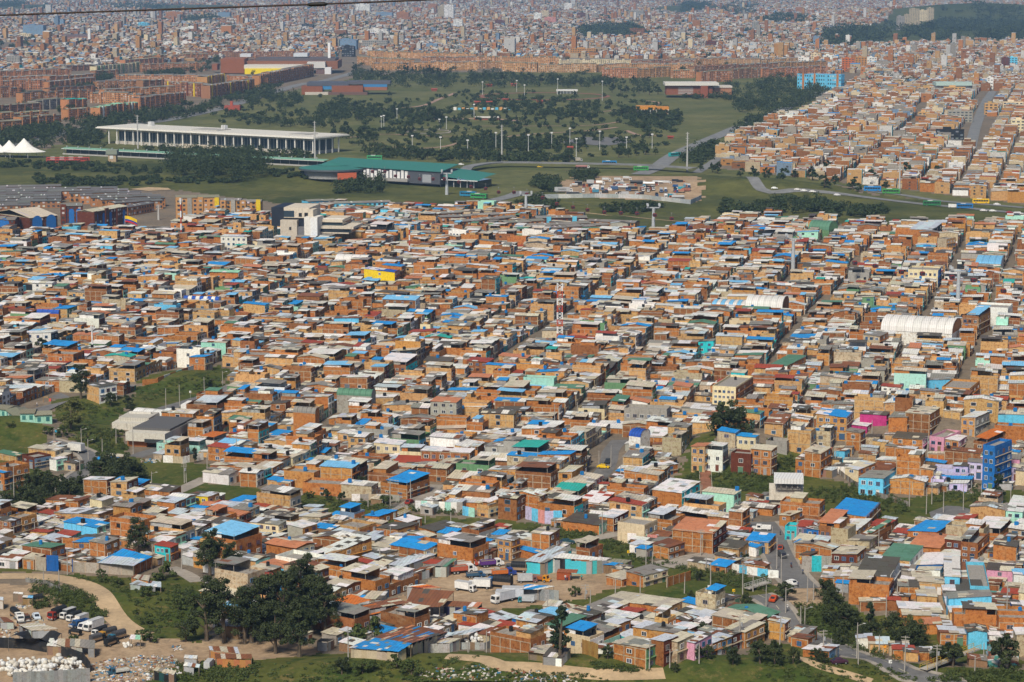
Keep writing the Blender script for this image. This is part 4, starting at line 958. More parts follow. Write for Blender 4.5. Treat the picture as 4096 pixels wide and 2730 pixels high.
for reg_,x_,y_,ph_ in (('A',1100,450,'the blue roofed truck compound'),('A',1950,500,'the big eucalyptus'),('B',800,560,'the pink house'),('B',1700,500,'the tin workshops'),('C',500,500,'the turquoise tarpaulin shed'),('C',1500,600,'the grassy canal strip'),('C',1650,350,'the concrete street'),('C',1200,1000,'the cypress cluster'),('D',100,300,'the wide street'),('D',600,700,'the roadside trees'),('D',1750,700,'the sky blue building'),('D',1500,250,'the sports court slope'),('E',1500,620,'the school with white vaults'),('E',900,1250,'the brick tower house'),('E',1700,900,'the mint green building'),('E',600,300,'the tall bare gum tree'),('F',700,1350,'the roadside shrubs'),('F',1400,1250,'the blue canopy shop'),('F',1750,1000,'the long brown building'),('G',500,1200,'the taxi street'),('G',1500,1350,'the turquoise fronted house'),('G',1780,1150,'the brick stairway'),('G',2000,650,'the round dark tree'),('H',600,730,'the orange apartment house'),('H',1000,600,'the magenta houses'),('H',1050,1250,'the sky blue houses'),('H',1750,1130,'the lavender houses'),('H',2080,1100,'the blue tower'),('D',2050,250,'the canopy terrace house'),('A',250,130,'the leafy thicket'),('G',900,600,'the cream terrace building'),('B',1200,100,'the blue roofed canal houses'),('F',200,1000,'the street lamps'),('F',1000,700,'the middle blocks'),('G',2000,450,'the cream four-storey building'),('H',300,300,'the green arched building')):
 X_,Y_=plane_hit(*px(reg_,x_,y_));LANDMARKS.append((X_,Y_,ph_))
STOR={1:'one-storey',2:'two-storey',3:'three-storey',4:'four-storey',5:'five-storey'}
STUFF=Boxes()
n_single=0
def place_heroes():
 global n_single
 for (reg,xl,xc,xr,yb,yt,wall,fac,roof,n,style,th,label,wf,tank,front,name,cat,group,sh)in HEROES:
  th=radians(th)
  u,v=px(reg,xc,yb);x,y,z=hit(u,v)
  lift=3.0 if reg in 'IJKL' else 1.2 if reg in 'FG' and v<1900 else 0.0
  if lift:x,y=plane_hit(u,v,z+lift);z=h1(x,y)
  L=run_to(x,y,z,-cos(th),sin(th),px(reg,xl,0)[0],60)
  D=run_to(x,y,z,sin(th),cos(th),px(reg,xr,0)[0],40)if xr-xc>22 else max(6.0,min(9.0,L*.6))
  D=min(max(D,4.5),26);L=min(max(L,3.5),48)
  Hh=rise_to(x,y,z,px(reg,0,yt)[1])
  if style in ('terrace',):Hh=max(2.3,Hh-.9)
  if style=='cover':Hh=max(2.4,Hh-2.2 if n>1 else Hh)
  Hh=max(2.2,Hh)
  if lift:n=max(n,round(Hh/2.7))
  yaw=-th
  cx=x-cos(th)*L/2+sin(th)*D/2;cy=y+sin(th)*L/2+cos(th)*D/2
  r=random.Random(int(xl*7+yb*13+ord(reg[0])*101))
  big=L*D>220
  tk=None if tank is False else tank
  P=gen(r,L/2,D/2,n,wall,fac,roof,style,0,wf,tk if tk else 'x',Hh,sheets=sh or ((3.2,2.6)if big else (2.3,1.9)),front=front)
  if not tk:P['tank']=[]
  occ_box(cx,cy,L/2+.3,D/2+.3,yaw,0,True)
  zz=float(min(hgt(cx,cy),z+.4))
  put_house(P,cx,cy,zz,yaw,L/2,D/2,name,label,cat,group)
  n_single+=1
  if name=='apartment_tower':pass
def theta_of(u,v):
 if v>2420:return 36 if u<3400 else 5
 if v>2200:return 34 if u<3300 else 18
 if v>2010:return 27
 if v>1720:return 20
 return 14
def fill_town():
 lots=[]
 r=random.Random(5)
 bands=[(14,lambda u,v:theta_of(u,v)==14),(20,lambda u,v:theta_of(u,v)==20),(27,lambda u,v:theta_of(u,v)==27),(34,lambda u,v:theta_of(u,v)==34),(36,lambda u,v:theta_of(u,v)==36),(18,lambda u,v:theta_of(u,v)==18),(5,lambda u,v:theta_of(u,v)==5)]
 for th,ok in bands:
  t=radians(th);c,s=cos(t),sin(t)
  near=th>14
  blk=27.4 if not near else 26.6
  P0,P1,Q0,Q1=(-900,700,480,1900)if not near else (-700,500,380,1150)
  for ib in range(int((P1-P0)/blk)):
   p0=P0+ib*blk+r.uniform(-1.2,1.2)
   narrow=r.random()<.35
   sh_={}
   for side in (0,1):
    q=Q0+(ib%3)*9
    qblock=Q0+(ib%4)*17
    while q<Q1:
     w=r.choice((5,5.5,6,6,6.5,7,8,11 if r.random()<.4 else 6))
     if (q-qblock)%84>79:q+=5;continue
     Ld=(11.0 if not narrow else 12.0)+r.uniform(-.8,.4)
     kq=int((q-qblock)//84);jog=sh_.setdefault(kq,r.choice((0,0,0,2.5,-2.5)))
     pc=p0+jog+(11.3-Ld/2 if side==0 else 11.5+Ld/2)
     x,y=pc*c+(q+w/2)*s,-pc*s+(q+w/2)*c
     q+=w
     if y<545 or y>1790:continue
     u,v=proj(x,y,2)
     if not (-160<u<4260)or v>2760:continue
     if not ok(u,v):continue
     L2,W2=Ld/2,w/2-.04
     if occ_box(x,y,L2,W2,-t,.7)>0.02:
      if r.random()<.8 and near or r.random()<.5:
       L2*=.55;x+=(L2*.7*c if side else -L2*.7*c);y-=(L2*.7*s if side else -L2*.7*s)
       if occ_box(x,y,L2,W2,-t,.5)>0.02:continue
      else:continue
     if r.random()<(.025 if not near else .05):continue
     occ_box(x,y,L2,W2,-t,.5,True)
     lots.append((y,x,L2,W2,-t,side,u,v))
 return lots
def town(limit):
 global n_single
 lots=fill_town()
 lots.sort(key=lambda l:l[0])
 r=random.Random(77)
 ns=0
 for (y,x,a,b,yaw,side,u,v)in lots:
  z=float(hgt(x,y))
  inframe=-60<u<4150 and v<2735
  single=ns<limit and inframe
  lod=0 if y<1000 else (1 if y<1350 else 2)
  q=r.random()
  wall='brick' if q<.31 else 'brown' if q<.51 else 'tan' if q<.77 else 'ochre' if q<.84 else 'beige' if q<.90 else r.choice(('grey','white','cream','grey','white','mint','green','skyblue','black'))
  fac=r.choice(('brick','brown','brown','grey','grey','white','white','cream','turquoise','skyblue','darkbrown','beige','mint','green','slate','ochre'))if side else None
  if u>3600 and v>1800 and r.random()<.2:fac=wall=r.choice(('lavender','skyblue','rose','skyblue'))
  q=r.random()
  roof='patch' if q<.36 else 'cream' if q<.50 else 'white' if q<.65 else 'grey' if q<.74 else 'dark' if q<.79 else 'blue' if q<.845 else 'lblue' if q<.88 else 'red' if q<.905 else 'terra' if q<.93 else 'green' if q<.945 else 'teal' if q<.95 else 'zinc' if q<.975 else 'rust'
  n0=2 if sin(x*.031+y*.017)+sin(x*.011-y*.023)<1.1 else 3;q=r.random();n=n0 if q<.62 else n0-1 if q<.87 else n0+1
  if v>1950:n=r.choice((1,1,2,2,2,2,3))
  style=r.choice(('mono','mono','mono','gable','gablex','cover','terrace','step','step','back','hut'))if a>3.5 else r.choice(('mono','mono','cover','gable'))
  if style=='terrace' and r.random()<.5:style='cover'
  sh=(2.4,2.0)if y<850 else (3.0,2.4)if y<1100 else (4.2,3.1)
  if single:sh=(2.9,2.1)
  tank=r.choice((None,None,'black','blue',None))if y<1300 else None
  P=gen(r,a,b,n,wall,fac,roof,style,lod,None,tank or 'x',None,sh)
  if not tank:P['tank']=[]
  if single:
   ns+=1
   lm=min(LANDMARKS,key=lambda q:(q[0]-x)**2+((q[1]-y)*.8)**2)[2]
   ext=' and black tank' if tank=='black' else ' and blue tank' if tank=='blue' else ''
   tw={'terrace':' terrace','cover':' canopy','hut':' roof hut'}.get(style,'')
   fw=(', '+WALLWORD[fac]+' front')if fac and fac!=wall else ''
   lab='%s %s house, %s roof%s%s%s near %s'%(WALLWORD[wall],STOR[n],ROOFWORD[roof],tw and ' and'+tw,ext,fw,lm)
   if len(lab.split())>16:lab='%s %s house, %s roof%s near %s'%(WALLWORD[wall],STOR[n],ROOFWORD[roof],tw and ' and'+tw,lm)
   if len(lab.split())>16:lab='%s %s house, %s roof near %s'%(WALLWORD[wall],STOR[n],ROOFWORD[roof],lm)
   put_house(P,x,y,z,yaw,a,b,'house',lab,'house','houses of the near hillside town')
  else:
   emit(P,STUFF,x,y,z,yaw,lod,b,a)
 n_single+=ns
 return len(lots)
def local_boxes(name,rows,parent,kind=None):
 bx=Boxes();bx.rows=rows;o=part(name,bx.mesh(name,bottom=True),parent)
 if kind:o['kind']=kind
 return o
def rb(x0,x1,y0,y1,z0,z1,col,a=.3,mat=0,tb=(0,0),tt=(0,0),top=None,topmat=None):
 return ((x0+x1)/2,(y0+y1)/2,z0,z1,(x1-x0)/2,(y1-y0)/2,0.0,tb[0],tb[1],tt[0],tt[1],col[0],col[1],col[2],a)+tuple(top or col)+(mat,mat if topmat is None else topmat)
def block(reg,x0,y0,x1,y1,h,depth,wall,roof,label,floors=5,accent=None,name='apartment_block',cat='apartments',group='brick apartment blocks',gable=True,bay=3.2,skyl=True,win=(.05,.055,.065),arch=None):
 a_,b_=at(reg,x0,y0),at(reg,x1,y1)
 dx,dy=b_[0]-a_[0],b_[1]-a_[1];L=math.hypot(dx,dy);yaw=math.atan2(dy,dx)
 cx,cy=(a_[0]+b_[0])/2-sin(yaw)*depth/2,(a_[1]+b_[1])/2+cos(yaw)*depth/2
 t=thing(name,label,cat,(cx,cy,min(a_[2],b_[2])),yaw,group)
 occ_box(cx,cy,L/2+1,depth/2+1,yaw,0,True)
 r=random.Random(int(x0*3+y0));wc=jit(tuple(q*.78+g*.22 for q,g in zip(WALLC[wall],(.52,.33,.22)))if wall in BRICKS else WALLC[wall],.1,r);rc=jit(ROOFC[roof],.12,r)
 H2=depth/2
 rows=[];wrows=[];ns=max(1,round(L/(17 if floors>=4 else 9)));tl=.16 if gable else .0
 for k in range(ns):
  x0_,x1_=-L/2+k*L/ns,-L/2+(k+1)*L/ns;hk=h+(r.choice((-.9,0,0,.9))*(1 if floors>=4 else .25)if ns>1 else 0);yo=r.choice((0,0,.6))if ns>1 else 0
  wrows.append(rb(x0_,x1_,-H2+yo,H2,-3,hk,jit(wc,.07,r)if ns>1 else wc,.5,top=rc,topmat=1))
  if gable:
   for s0,s1,tt in ((-H2-.5+yo,0,tl),(0,H2+.5,-tl)):rows.append(rb(x0_-.2,x1_+.2,s0,s1,hk+tl*H2/2,hk+tl*H2/2+.25,jit(rc,.12,r),.6,1,(0,tt),(0,tt)))
  else:rows.append(rb(x0_-.1,x1_+.1,-H2-.2,H2+.2,hk,hk+.5,rc,.5,1))
 local_boxes('wall',wrows,t,'stuff' if ns>1 else None)
 roof_o=local_boxes('roof',rows,t,'stuff' if ns>1 else None)
 if skyl:
  rows=[]
  for k in range(int(L/11)):
   xx=r.uniform(-L/2+1,L/2-1)
   rows.append(rb(xx-.5,xx+.5,-H2*.8,-H2*.25,h+tl*H2*.45+.3,h+tl*H2*.45+.5,jit((.5,.5,.48),.3,r),.4,1,(0,tl),(0,tl)))
  if rows:local_boxes('skylights',rows,roof_o,'stuff')
 n=max(1,int(L/bay));rows=[];acc=[];bays=[]
 if floors>=4:
  for k in range(0,n,4):
   xx=-L/2+(k+.5)*L/n;bays.append(rb(xx-bay*.55,xx+bay*.55,-H2-.9,-H2,-2,h+r.choice((.4,1.3)),jit(wc,.1,r),.4,top=rc,topmat=1))
  if bays:local_boxes('bays',bays,t,'stuff')
 fh=h/floors
 for k in range(n):
  xx=-L/2+(k+.5)*L/n
  if accent and k%5==2:
   c=WALLC[accent[(k//5)%len(accent)]]
   acc.append((xx,c));continue
  for f in range(floors):
   c=jit(win if r.random()<.7 else (.45,.44,.42),.3,r);yo=-H2-(.98 if floors>=4 and k%4==0 else .08)
   rows.append(rb(xx-bay*.25,xx+bay*.25,yo,yo+.13,f*fh+fh*.32,f*fh+fh*.78,c,.2,3 if c[0]>.2 else 2))
 for k in range(max(1,int(depth/4))):
  yy=-H2+(k+.5)*depth/max(1,int(depth/4))
  for f in range(floors):
   if r.random()<.6:rows.append(rb(L/2-.05,L/2+.08,yy-.8,yy+.8,f*fh+fh*.32,f*fh+fh*.78,jit(win,.3,r),.2,2))
 if rows:local_boxes('windows',rows,t,'stuff')
 for xx,c in acc:local_boxes('stair_tower',[rb(xx-bay*.45,xx+bay*.45,-H2-.7,-H2,-2,h+.8,jit(c,.06,r),.3)],t)
 if arch:
  for k in range(arch[0]):
   xx=-L/2+(k+.5)*L/arch[0]
   bx=Boxes();w=arch[1];hh=h*.72
   V=[(xx-w,-H2-.12,0),(xx+w,-H2-.12,0)]+[(xx+w*cos(pi*i/8),-H2-.12,hh+w*sin(pi*i/8))for i in range(9)]
   bx.poly(V,[tuple(range(len(V)))],(.02,.14,.42),.2,3)
   part('arch_panel',bx.mesh('arch_panel'),t)
 return t
AB='long brick apartment block with grey roof '
_apts=[('T1',-60,905,150,890,12,'brick','olive'),('T1',150,872,412,846,13,'brick','olive'),('T1',-60,842,330,816,12,'brick','olive'),('T1',-40,778,280,752,11,'brown','olive'),('T1',460,806,600,796,12,'brick','olive'),('T1',240,746,460,726,12,'grey','olive'),('T1',460,740,590,728,12,'brick','teal'),('T1',940,740,1247,702,15,'brick','grey'),('T1',610,694,945,705,14,'brick','grey'),('T1',700,668,1180,648,13,'brick','grey'),('T1',150,694,600,668,13,'brick','dark'),('T1',-60,662,150,652,13,'brick','dark'),('T1',330,652,640,632,11,'brown','dark'),('T1',-60,612,330,600,14,'brick','grey'),('T1',330,602,640,575,11,'brick','grey'),('T1',650,606,960,596,12,'brick','grey'),('T1',960,606,1110,596,13,'brown','grey'),('T1',1530,574,1760,586,14,'brick','grey'),('T1',785,566,1390,572,14,'brick','grey'),('T1',-60,528,480,508,11,'brick','grey'),('T1',400,484,640,472,10,'brown','grey'),('T1',950,486,1390,476,14,'brick','olive'),('T1',840,446,1100,430,11,'brick','olive'),('T1',960,420,1400,404,12,'brick','olive'),('T1',1230,398,1700,392,12,'brown','rust'),('T1',1710,398,2175,396,13,'brown','rust'),('T2',135,436,480,456,14,'ochre','olive'),('T2',230,474,480,474,13,'ochre','grey'),('T2',500,474,940,474,14,'ochre','grey'),('T2',200,388,930,402,12,'ochre','olive'),('T2',560,432,940,432,13,'brick','grey'),('T2',940,432,1490,434,14,'ochre','olive'),('T2',1110,484,1340,486,15,'ochre','olive'),('T2',1350,488,1740,488,14,'tan','olive'),('T2',1490,446,1980,446,12,'cream','grey'),('T2',1980,450,2400,448,12,'brown','grey'),('T2',1780,522,2010,527,15,'brick','olive'),('T2',2010,527,2240,517,15,'ochre','olive'),('T2',2240,527,2400,527,13,'brick','olive'),('T3',180,556,390,548,16,'brick','olive'),('T3',390,532,580,524,15,'brown','olive'),('T3',590,524,1030,504,14,'brick','grey'),('T3',-30,474,130,472,12,'cream','grey'),('T3',130,502,380,492,13,'brown','rust'),('T3',380,486,700,474,13,'brown','grey'),('T3',700,474,1030,462,13,'ochre','grey'),('T3',-30,444,320,438,12,'ochre','grey'),('T3',320,442,900,434,11,'tan','grey'),('T1',330,566,640,548,11,'brick','grey'),('T1',-60,572,330,562,12,'brick','grey'),('T1',640,530,800,522,12,'brown','olive'),('T2',940,462,1110,460,12,'ochre','olive'),('T2',1740,486,1800,484,12,'ochre','olive'),('T2',1800,480,2380,476,12,'ochre','grey')]
for i_,q in enumerate(_apts):
 side='behind the park avenue' if q[0]=='T1' else 'beyond the park trees'
 block(*q[:5],q[5]*.9,11,q[6],q[7],'long %s apartment block with %s roof %s'%(WALLWORD[q[6]],ROOFWORD[q[7]],side),accent=None)
block('T1',670,802,932,770,13,11,'brick','mint','brick and white apartment row with bright green roofs',accent=('white','grey'))
block('T1',1110,634,1392,657,16,11,'brown','grey','apartment block with yellow and dark red bays beside the avenue',accent=('yellow','darkbrown'))
block('T1',1410,664,1712,620,16,11,'brown','grey','apartment block with many yellow bays beside the avenue trees',accent=('yellow','ochre'))
block('T1',1750,590,2112,512,17,11,'brick','grey','receding brick apartment block below the yellow supermarket')
block('T1',650,512,950,484,14,11,'cream','olive','cream apartment block with green seams',accent=('green',))
block('T1',1390,588,1510,566,14,14,'ochre','grey','short apartment block with plain yellow end wall',accent=('yellow',))
block('T3',830,598,1122,606,20,12,'skyblue','lblue','bright blue school block with orange brick stripes',floors=4,accent=('brick','brick'),name='school',cat='school',group=None,gable=False)
# estates on this side of the valley
for q in [(460,90,1080,84),(540,112,1180,104),(640,134,1300,124),(740,156,1400,144),(840,178,1480,162),(930,200,1520,178),(1050,226,1500,198),(1180,268,1420,226)]:
 block('I',*q,6,9,'brick','slate','row of low brick houses under long grey roofs behind the flagpole',2,name='terrace_row',cat='terrace',group='grey-roofed terraces in the left estate')
for k in range(9):
 block('I',-70,58+23*k,560 if k<7 else 280,54+22.5*k,5,10,'brown','slate','row of low houses with dark grey roofs and white skylights in the left estate',2,name='terrace_row',cat='terrace',group='grey terraces at the left edge of the estate')
block('I',280,402,535,378,8,46,'darkbrown','cream','maroon block end with blue arches and a long pale roof',3,arch=(2,3.6),group=None)
block('I',-60,415,140,415,8,14,'darkbrown','grey','maroon block with a blue arch beside the white truck',3,arch=(1,3.2),group=None)
block('I',560,345,760,342,12,12,'darkbrown','grey','maroon block with slim blue arches behind the trees',4,arch=(3,1.6),group=None)
block('I',860,388,1172,330,11,12,'darkbrown','cream','long maroon block with five blue arches beside the flag',4,arch=(5,1.5),group=None)
block('I',1620,304,2020,300,14,12,'ochre','olive','orange apartment building with grey stair bays and green dormers',5,accent=('grey','yellow'),group=None)
block('I',2030,304,2400,306,13,12,'ochre','grey','orange apartment building with brown doors beside the pale museum',5,accent=('grey','yellow'),group=None)
block('K',220,362,692,356,5.5,10,'darkbrown','grey','terrace of maroon houses with sky blue panels under the cable cars',2,accent=('skyblue','skyblue'),name='terrace_row',cat='terrace',group=None)
for q in [(480,215,740,195),(600,235,1240,215)]:
 block('J',*q,6,9,'skyblue','grey','row of small blue walled houses with grey roofs by the green field',2,name='terrace_row',cat='terrace',group='blue terraces by the valley')
for q in [(1560,330,2100,290),(1700,360,2353,320),(1860,400,2400,350),(-0,0,0,0)]:
 if q[0]:block('J',*q,5.5,9,'brick','grey','row of brick houses with long grey roofs near the white three-storey building',2,name='terrace_row',cat='terrace',group='grey-roofed brick terraces by the valley road')
for q in [(-60,400,300,380),(120,430,720,405),(250,455,900,420),(690,380,1130,400)]:
 block('K',*q,5,9,'brick','grey','row of low brick houses with grey roofs below the cable cars',2,name='terrace_row',cat='terrace',group='grey-roofed terraces under the cable cars')
TW=[('T1',160,300,170,256,'slate',8),('T1',363,430,130,182,'slate',6),('T1',1120,1235,85,142,'brick',7),('T1',1225,1390,185,222,'white',4),('T1',2030,2110,165,202,'black',4),('T1',2235,2282,265,332,'grey',8),('T1',2286,2353,268,332,'slate',7),('T1',1215,1290,282,330,'white',5),('T1',1100,1175,285,322,'white',4),('T1',45,135,380,440,'grey',6),('T1',128,210,230,270,'cream',5),('T1',930,1000,155,195,'skyblue',5),('T1',1260,1460,105,140,'cream',5),('T1',1470,1550,85,130,'slate',6),('T2',20,132,268,335,'slate',6),('T2',30,116,312,384,'black',5),('T2',170,342,275,334,'grey',5),('T2',262,372,86,122,'slate',4),('T2',400,482,85,142,'brick',7),('T2',125,222,30,88,'white',8),('T2',520,562,55,88,'orange',5),('T2',675,738,44,130,'beige',13),('T2',718,782,36,136,'white',16),('T2',780,842,134,196,'white',8),('T2',205,338,200,248,'white',5),('T2',1018,1052,75,112,'ochre',6),('T2',1372,1422,75,132,'cream',9),('T2',1322,1372,90,148,'white',8),('T2',1612,1682,90,132,'darkbrown',4),('T2',1392,1470,120,166,'pink',6),('T2',1060,1142,140,178,'darkbrown',4),('T2',1965,2066,195,238,'brown',4),('T2',598,672,297,348,'slate',4),('T2',1570,1742,330,388,'ochre',5),('T2',612,675,30,75,'brick',6),('T2',1960,2060,72,125,'grey',5),('T2',1525,1580,25,78,'white',8),('T3',1498,1552,112,218,'grey',12),('T3',1548,1592,100,205,'beige',12),('T3',1582,1650,62,188,'beige',15),('T3',1650,1705,72,180,'cream',13),('T3',1700,1748,56,170,'beige',13),('T3',1132,1216,395,482,'orange',6),('T3',1222,1300,388,478,'ochre',7),('T3',1215,1282,350,390,'darkbrown',3),('T3',2205,2260,392,474,'darkbrown',6),('T3',2250,2312,390,470,'skyblue',6),('T3',925,986,365,422,'cream',5),('T3',840,912,390,438,'white',4),('T3',1008,1080,375,432,'white',5),('T3',1300,1366,390,448,'white',4),('T3',1820,1962,590,648,'tan',4),('T3',1645,1790,590,636,'tan',3),('T3',2110,2152,525,602,'white',7),('T3',1425,1592,755,812,'slate',3),('T3',1770,1956,876,944,'black',3),('T3',710,886,782,848,'white',3),('T3',886,930,788,830,'slate',3),('T3',1045,1162,690,732,'white',3),('T3',1105,1282,858,896,'white',2),('T3',1415,1492,655,704,'white',3),('T3',1850,2012,750,824,'grey',4),('T3',2275,2400,812,894,'cream',4),('T3',2095,2182,700,774,'tan',4),('T3',214,286,280,335,'darkbrown',4),('T3',525,566,150,208,'grey',8),('T3',938,978,248,324,'slate',8),('T3',2202,2300,30,95,'ochre',5),('T3',1650,1728,760,806,'tan',3),('T3',1282,1330,1146,1200,'white',3),('T3',2218,2353,690,740,'cream',3)]
for reg_,x0,x1,y0,y1,w_,fl in TW:
 g0=at(reg_,(x0+x1)/2,y1);W=(x1-x0)/REG[reg_][2]*g0[1]/FPX
 Hh=rise_to(g0[0],g0[1],g0[2],px(reg_,0,y0)[1],200)
 word='tower block' if Hh>24 else 'building'
 pl={'T1':'in the far left city','T2':'in the far city beyond the park','T3':'in the far right city'}[reg_]
 t=thing('tower_block' if Hh>24 else 'building','%s %s with %d rows of windows %s'%(WALLWORD[w_],word,fl,pl),'tower' if Hh>24 else 'building',(g0[0],g0[1]+8,g0[2]),radians(-8),'large buildings of the far city')
 r=random.Random(int(x0+y0));wc=jit(WALLC[w_],.06,r);D=max(10,min(22,W*.5));Wd=W/2
 local_boxes('wall',[rb(-Wd,Wd,-D/2,D/2,-4,Hh,wc,.3,top=(.4,.39,.37))],t)
 local_boxes('roof',[rb(-Wd*.5,Wd*.1,-D/4,D/4,Hh,Hh+2.4,jit(wc,.2,r),.3),rb(-Wd-.1,Wd+.1,-D/2-.1,-D/2+.25,Hh,Hh+.9,wc,.3)],t)
 rows=[];nb=max(2,int(W/4));fh=Hh/fl
 for f in range(fl):
  for k in range(nb):
   if w_ in ('white','black','slate')and r.random()<.35:continue
   xx=-Wd+(k+.5)*W/nb
   rows.append(rb(xx-W/nb*.3,xx+W/nb*.3,-D/2-.1,-D/2,f*fh+fh*.3,f*fh+fh*.75,jit((.06,.065,.075)if w_ not in ('black','slate')else (.2,.22,.24),.3,r),.2,2))
 if rows:local_boxes('windows',rows,t,'stuff')
def library():
 A_,B_,C_=at('T1',735,968),at('T1',2105,1042),at('T1',2340,1000)
 L=math.hypot(B_[0]-A_[0],B_[1]-A_[1]);yaw=math.atan2(B_[1]-A_[1],B_[0]-A_[0])
 D=46.0;h=rise_to(B_[0],B_[1],0,px('T1',0,925)[1])
 t=thing('library','long white library with a flat roof on slender columns','library',A_,yaw)
 W=(.74,.71,.64)
 local_boxes('roof',[rb(-14,L+3,-3,D+3,h-1.2,h-.2,W,.25,3,top=(.70,.665,.58)),rb(-13,L+2,-2,D+2,h-.2,h+.3,(.70,.665,.58),.4,1)],t)
 for x0,x1 in ((L*.37,L*.5),(L*.84,L*.92)):local_boxes('roof_well',[rb(x0,x1,D*.3,D*.7,h+.3,h+.9,(.42,.40,.36),.3,1)],t)
 for k in range(25):
  local_boxes('column',[rb(k*L/24-.45,k*L/24+.45,-.5,.5,-1,h-1.2,W,.1,3)],t)
 for k in range(1,5):
  local_boxes('column',[rb(L-.45,L+.45,k*D/5-.5,k*D/5+.5,-1,h-1.2,W,.1,3)],t)
 local_boxes('glass_wall',[rb(6,L-8,7,D-6,2.6,h-3.5,(.045,.07,.085),.2,2)],t)
 local_boxes('upper_storey',[rb(4,L-6,6,D-5,h-3.5,h-1.25,(.55,.53,.48),.3)],t)
 local_boxes('plinth',[rb(4,L-4,4,D-4,-1,2.6,(.50,.47,.41),.4)],t)
 rows=[rb(6+k*(L-14)/60-.1,6+k*(L-14)/60+.1,6.85,7,2.6,h-3.5,(.6,.58,.54),.1,3)for k in range(61)]
 local_boxes('mullions',rows,t,'stuff')
 for x0 in (L*.10,L*.47):local_boxes('chimney',[rb(x0+i*1.6-.4,x0+i*1.6+.4,D*.6,D*.7,h,h+4.5,(.72,.71,.68),.1,3)for i in range(3)],t)
 local_boxes('entrance',[rb(L*.36,L*.60,0.5,4,0,3.4,(.55,.48,.38),.3)],t)
library()
# ---- bus station with green roofs
def station():
 GR=(.04,.19,.16)
 A_,B_=at('T1',415,1040),at('T1',2180,1130)
 L=math.hypot(B_[0]-A_[0],B_[1]-A_[1]);yaw=math.atan2(B_[1]-A_[1],B_[0]-A_[0])
 t=thing('station_platform','long bus platform under a thin green roof','station',A_,yaw)
 local_boxes('roof',[rb(0,L,0,7,5.6,5.9,(.20,.40,.28),.3,1,(0,.12),(0,.12)),rb(0,L,-.3,0,4.9,5.3,(.6,.6,.57),.2,3)],t)
 for k in range(30):local_boxes('post',[rb(k*L/30,k*L/30+.4,3,3.4,0,5.8,(.3,.3,.3),.1,3)],t)
 local_boxes('platform',[rb(0,L,1,6,0,1.0,(.4,.39,.36),.3)],t);local_boxes('glass_wall',[rb(1,L-1,5.2,5.4,1,5,(.05,.06,.07),.2,2)],t)
 for k in range(22):local_boxes('roof_vent',[rb(k*L/22+2,k*L/22+3,4,5,6,7.6,(.3,.32,.3),.2,3)],t)
 c=at('T1',2240,1190)
 t=thing('station_rotunda','round station hall with a green conical roof','station',c)
 bx=Boxes();R=26.0;n=32
 def cone(z0,r0,z1,r1,col,mat,nm):
  bx=Boxes();V=[(r0*cos(2*pi*k/n),r0*sin(2*pi*k/n),z0)for k in range(n)]+[(r1*cos(2*pi*k/n),r1*sin(2*pi*k/n),z1)for k in range(n)]
  bx.poly(V,[(k,(k+1)%n,n+(k+1)%n,n+k)for k in range(n)],col,.3,mat);part(nm,bx.mesh(nm),t)
 cone(0,R*.86,6,R*.86,(.30,.30,.29),0,'wall');cone(6,R*1.02,7.2,R*1.0,(.05,.06,.07),3,'fascia');cone(7.2,R,9,R*.45,GR,1,'roof');cone(9.2,R*.46,11,.1,(.04,.2,.16),1,'lantern')
 local_boxes('entrance',[rb(R*.2,R*.75,-R*1.0,-R*.8,0,5,(.45,.10,.04),.2,3)],t)
 A_,B_=at('T2',108,1205),at('T2',690,1262)
 L=math.hypot(B_[0]-A_[0],B_[1]-A_[1]);yaw=math.atan2(B_[1]-A_[1],B_[0]-A_[0])
 h=9.0
 t=thing('cable_car_station','dark station hall with white slanted panels and green roof','station',A_,yaw)
 local_boxes('wall',[rb(0,L,0,26,-1,h,(.075,.08,.095),.2,3)],t)
 local_boxes('roof',[rb(-30,L+1,-1,27,h+1.9,h+2.2,GR,.4,1,(-.012,.13),(-.012,.13))],t)
 for k in range(14):
  x0=2+k*L*.62/14
  local_boxes('panel',[rb(x0,x0+L*.03,-.5,0,2.2,h-.8-(k%3)*.5,(.72,.71,.69),.1,3)],t)
 local_boxes('doorway',[rb(L*.8,L*.9,-.2,0,0,6,(.3,.31,.33),.1,3)],t)
 local_boxes('base',[rb(-3,L*.65,-3,0,0,2.0,(.32,.31,.29),.3)],t)
 A_,B_=at('T2',690,1255),at('T2',990,1264)
 L2=math.hypot(B_[0]-A_[0],B_[1]-A_[1])
 t=thing('station_canopy','green canopy with arched end beside the dark station hall','station',A_,yaw)
 bx=Boxes();V=[];n=12
 for k in range(n+1):
  f=k/n;y=-4+30*f;z=h-.6+3.4*f+.6*sin(pi*f)
  V+=[(0,y,z),(L2,y,z-2.8)]
 bx.poly(V,[(2*k,2*k+1,2*k+3,2*k+2)for k in range(n)],GR,.4,1);part('roof',bx.mesh('roof'),t)
 for k in range(6):local_boxes('post',[rb(k*L2/6,k*L2/6+.5,0,.5,0,6.4,(.6,.6,.6),.1,3)],t)
 local_boxes('glass_wall',[rb(1,L2*.9,3,24,0,5.2,(.04,.055,.06),.2,2)],t)
 local_boxes('fascia',[rb(0,L2,-4.3,-4,5.4,6.0,(.65,.65,.63),.1,3)],t)
station()
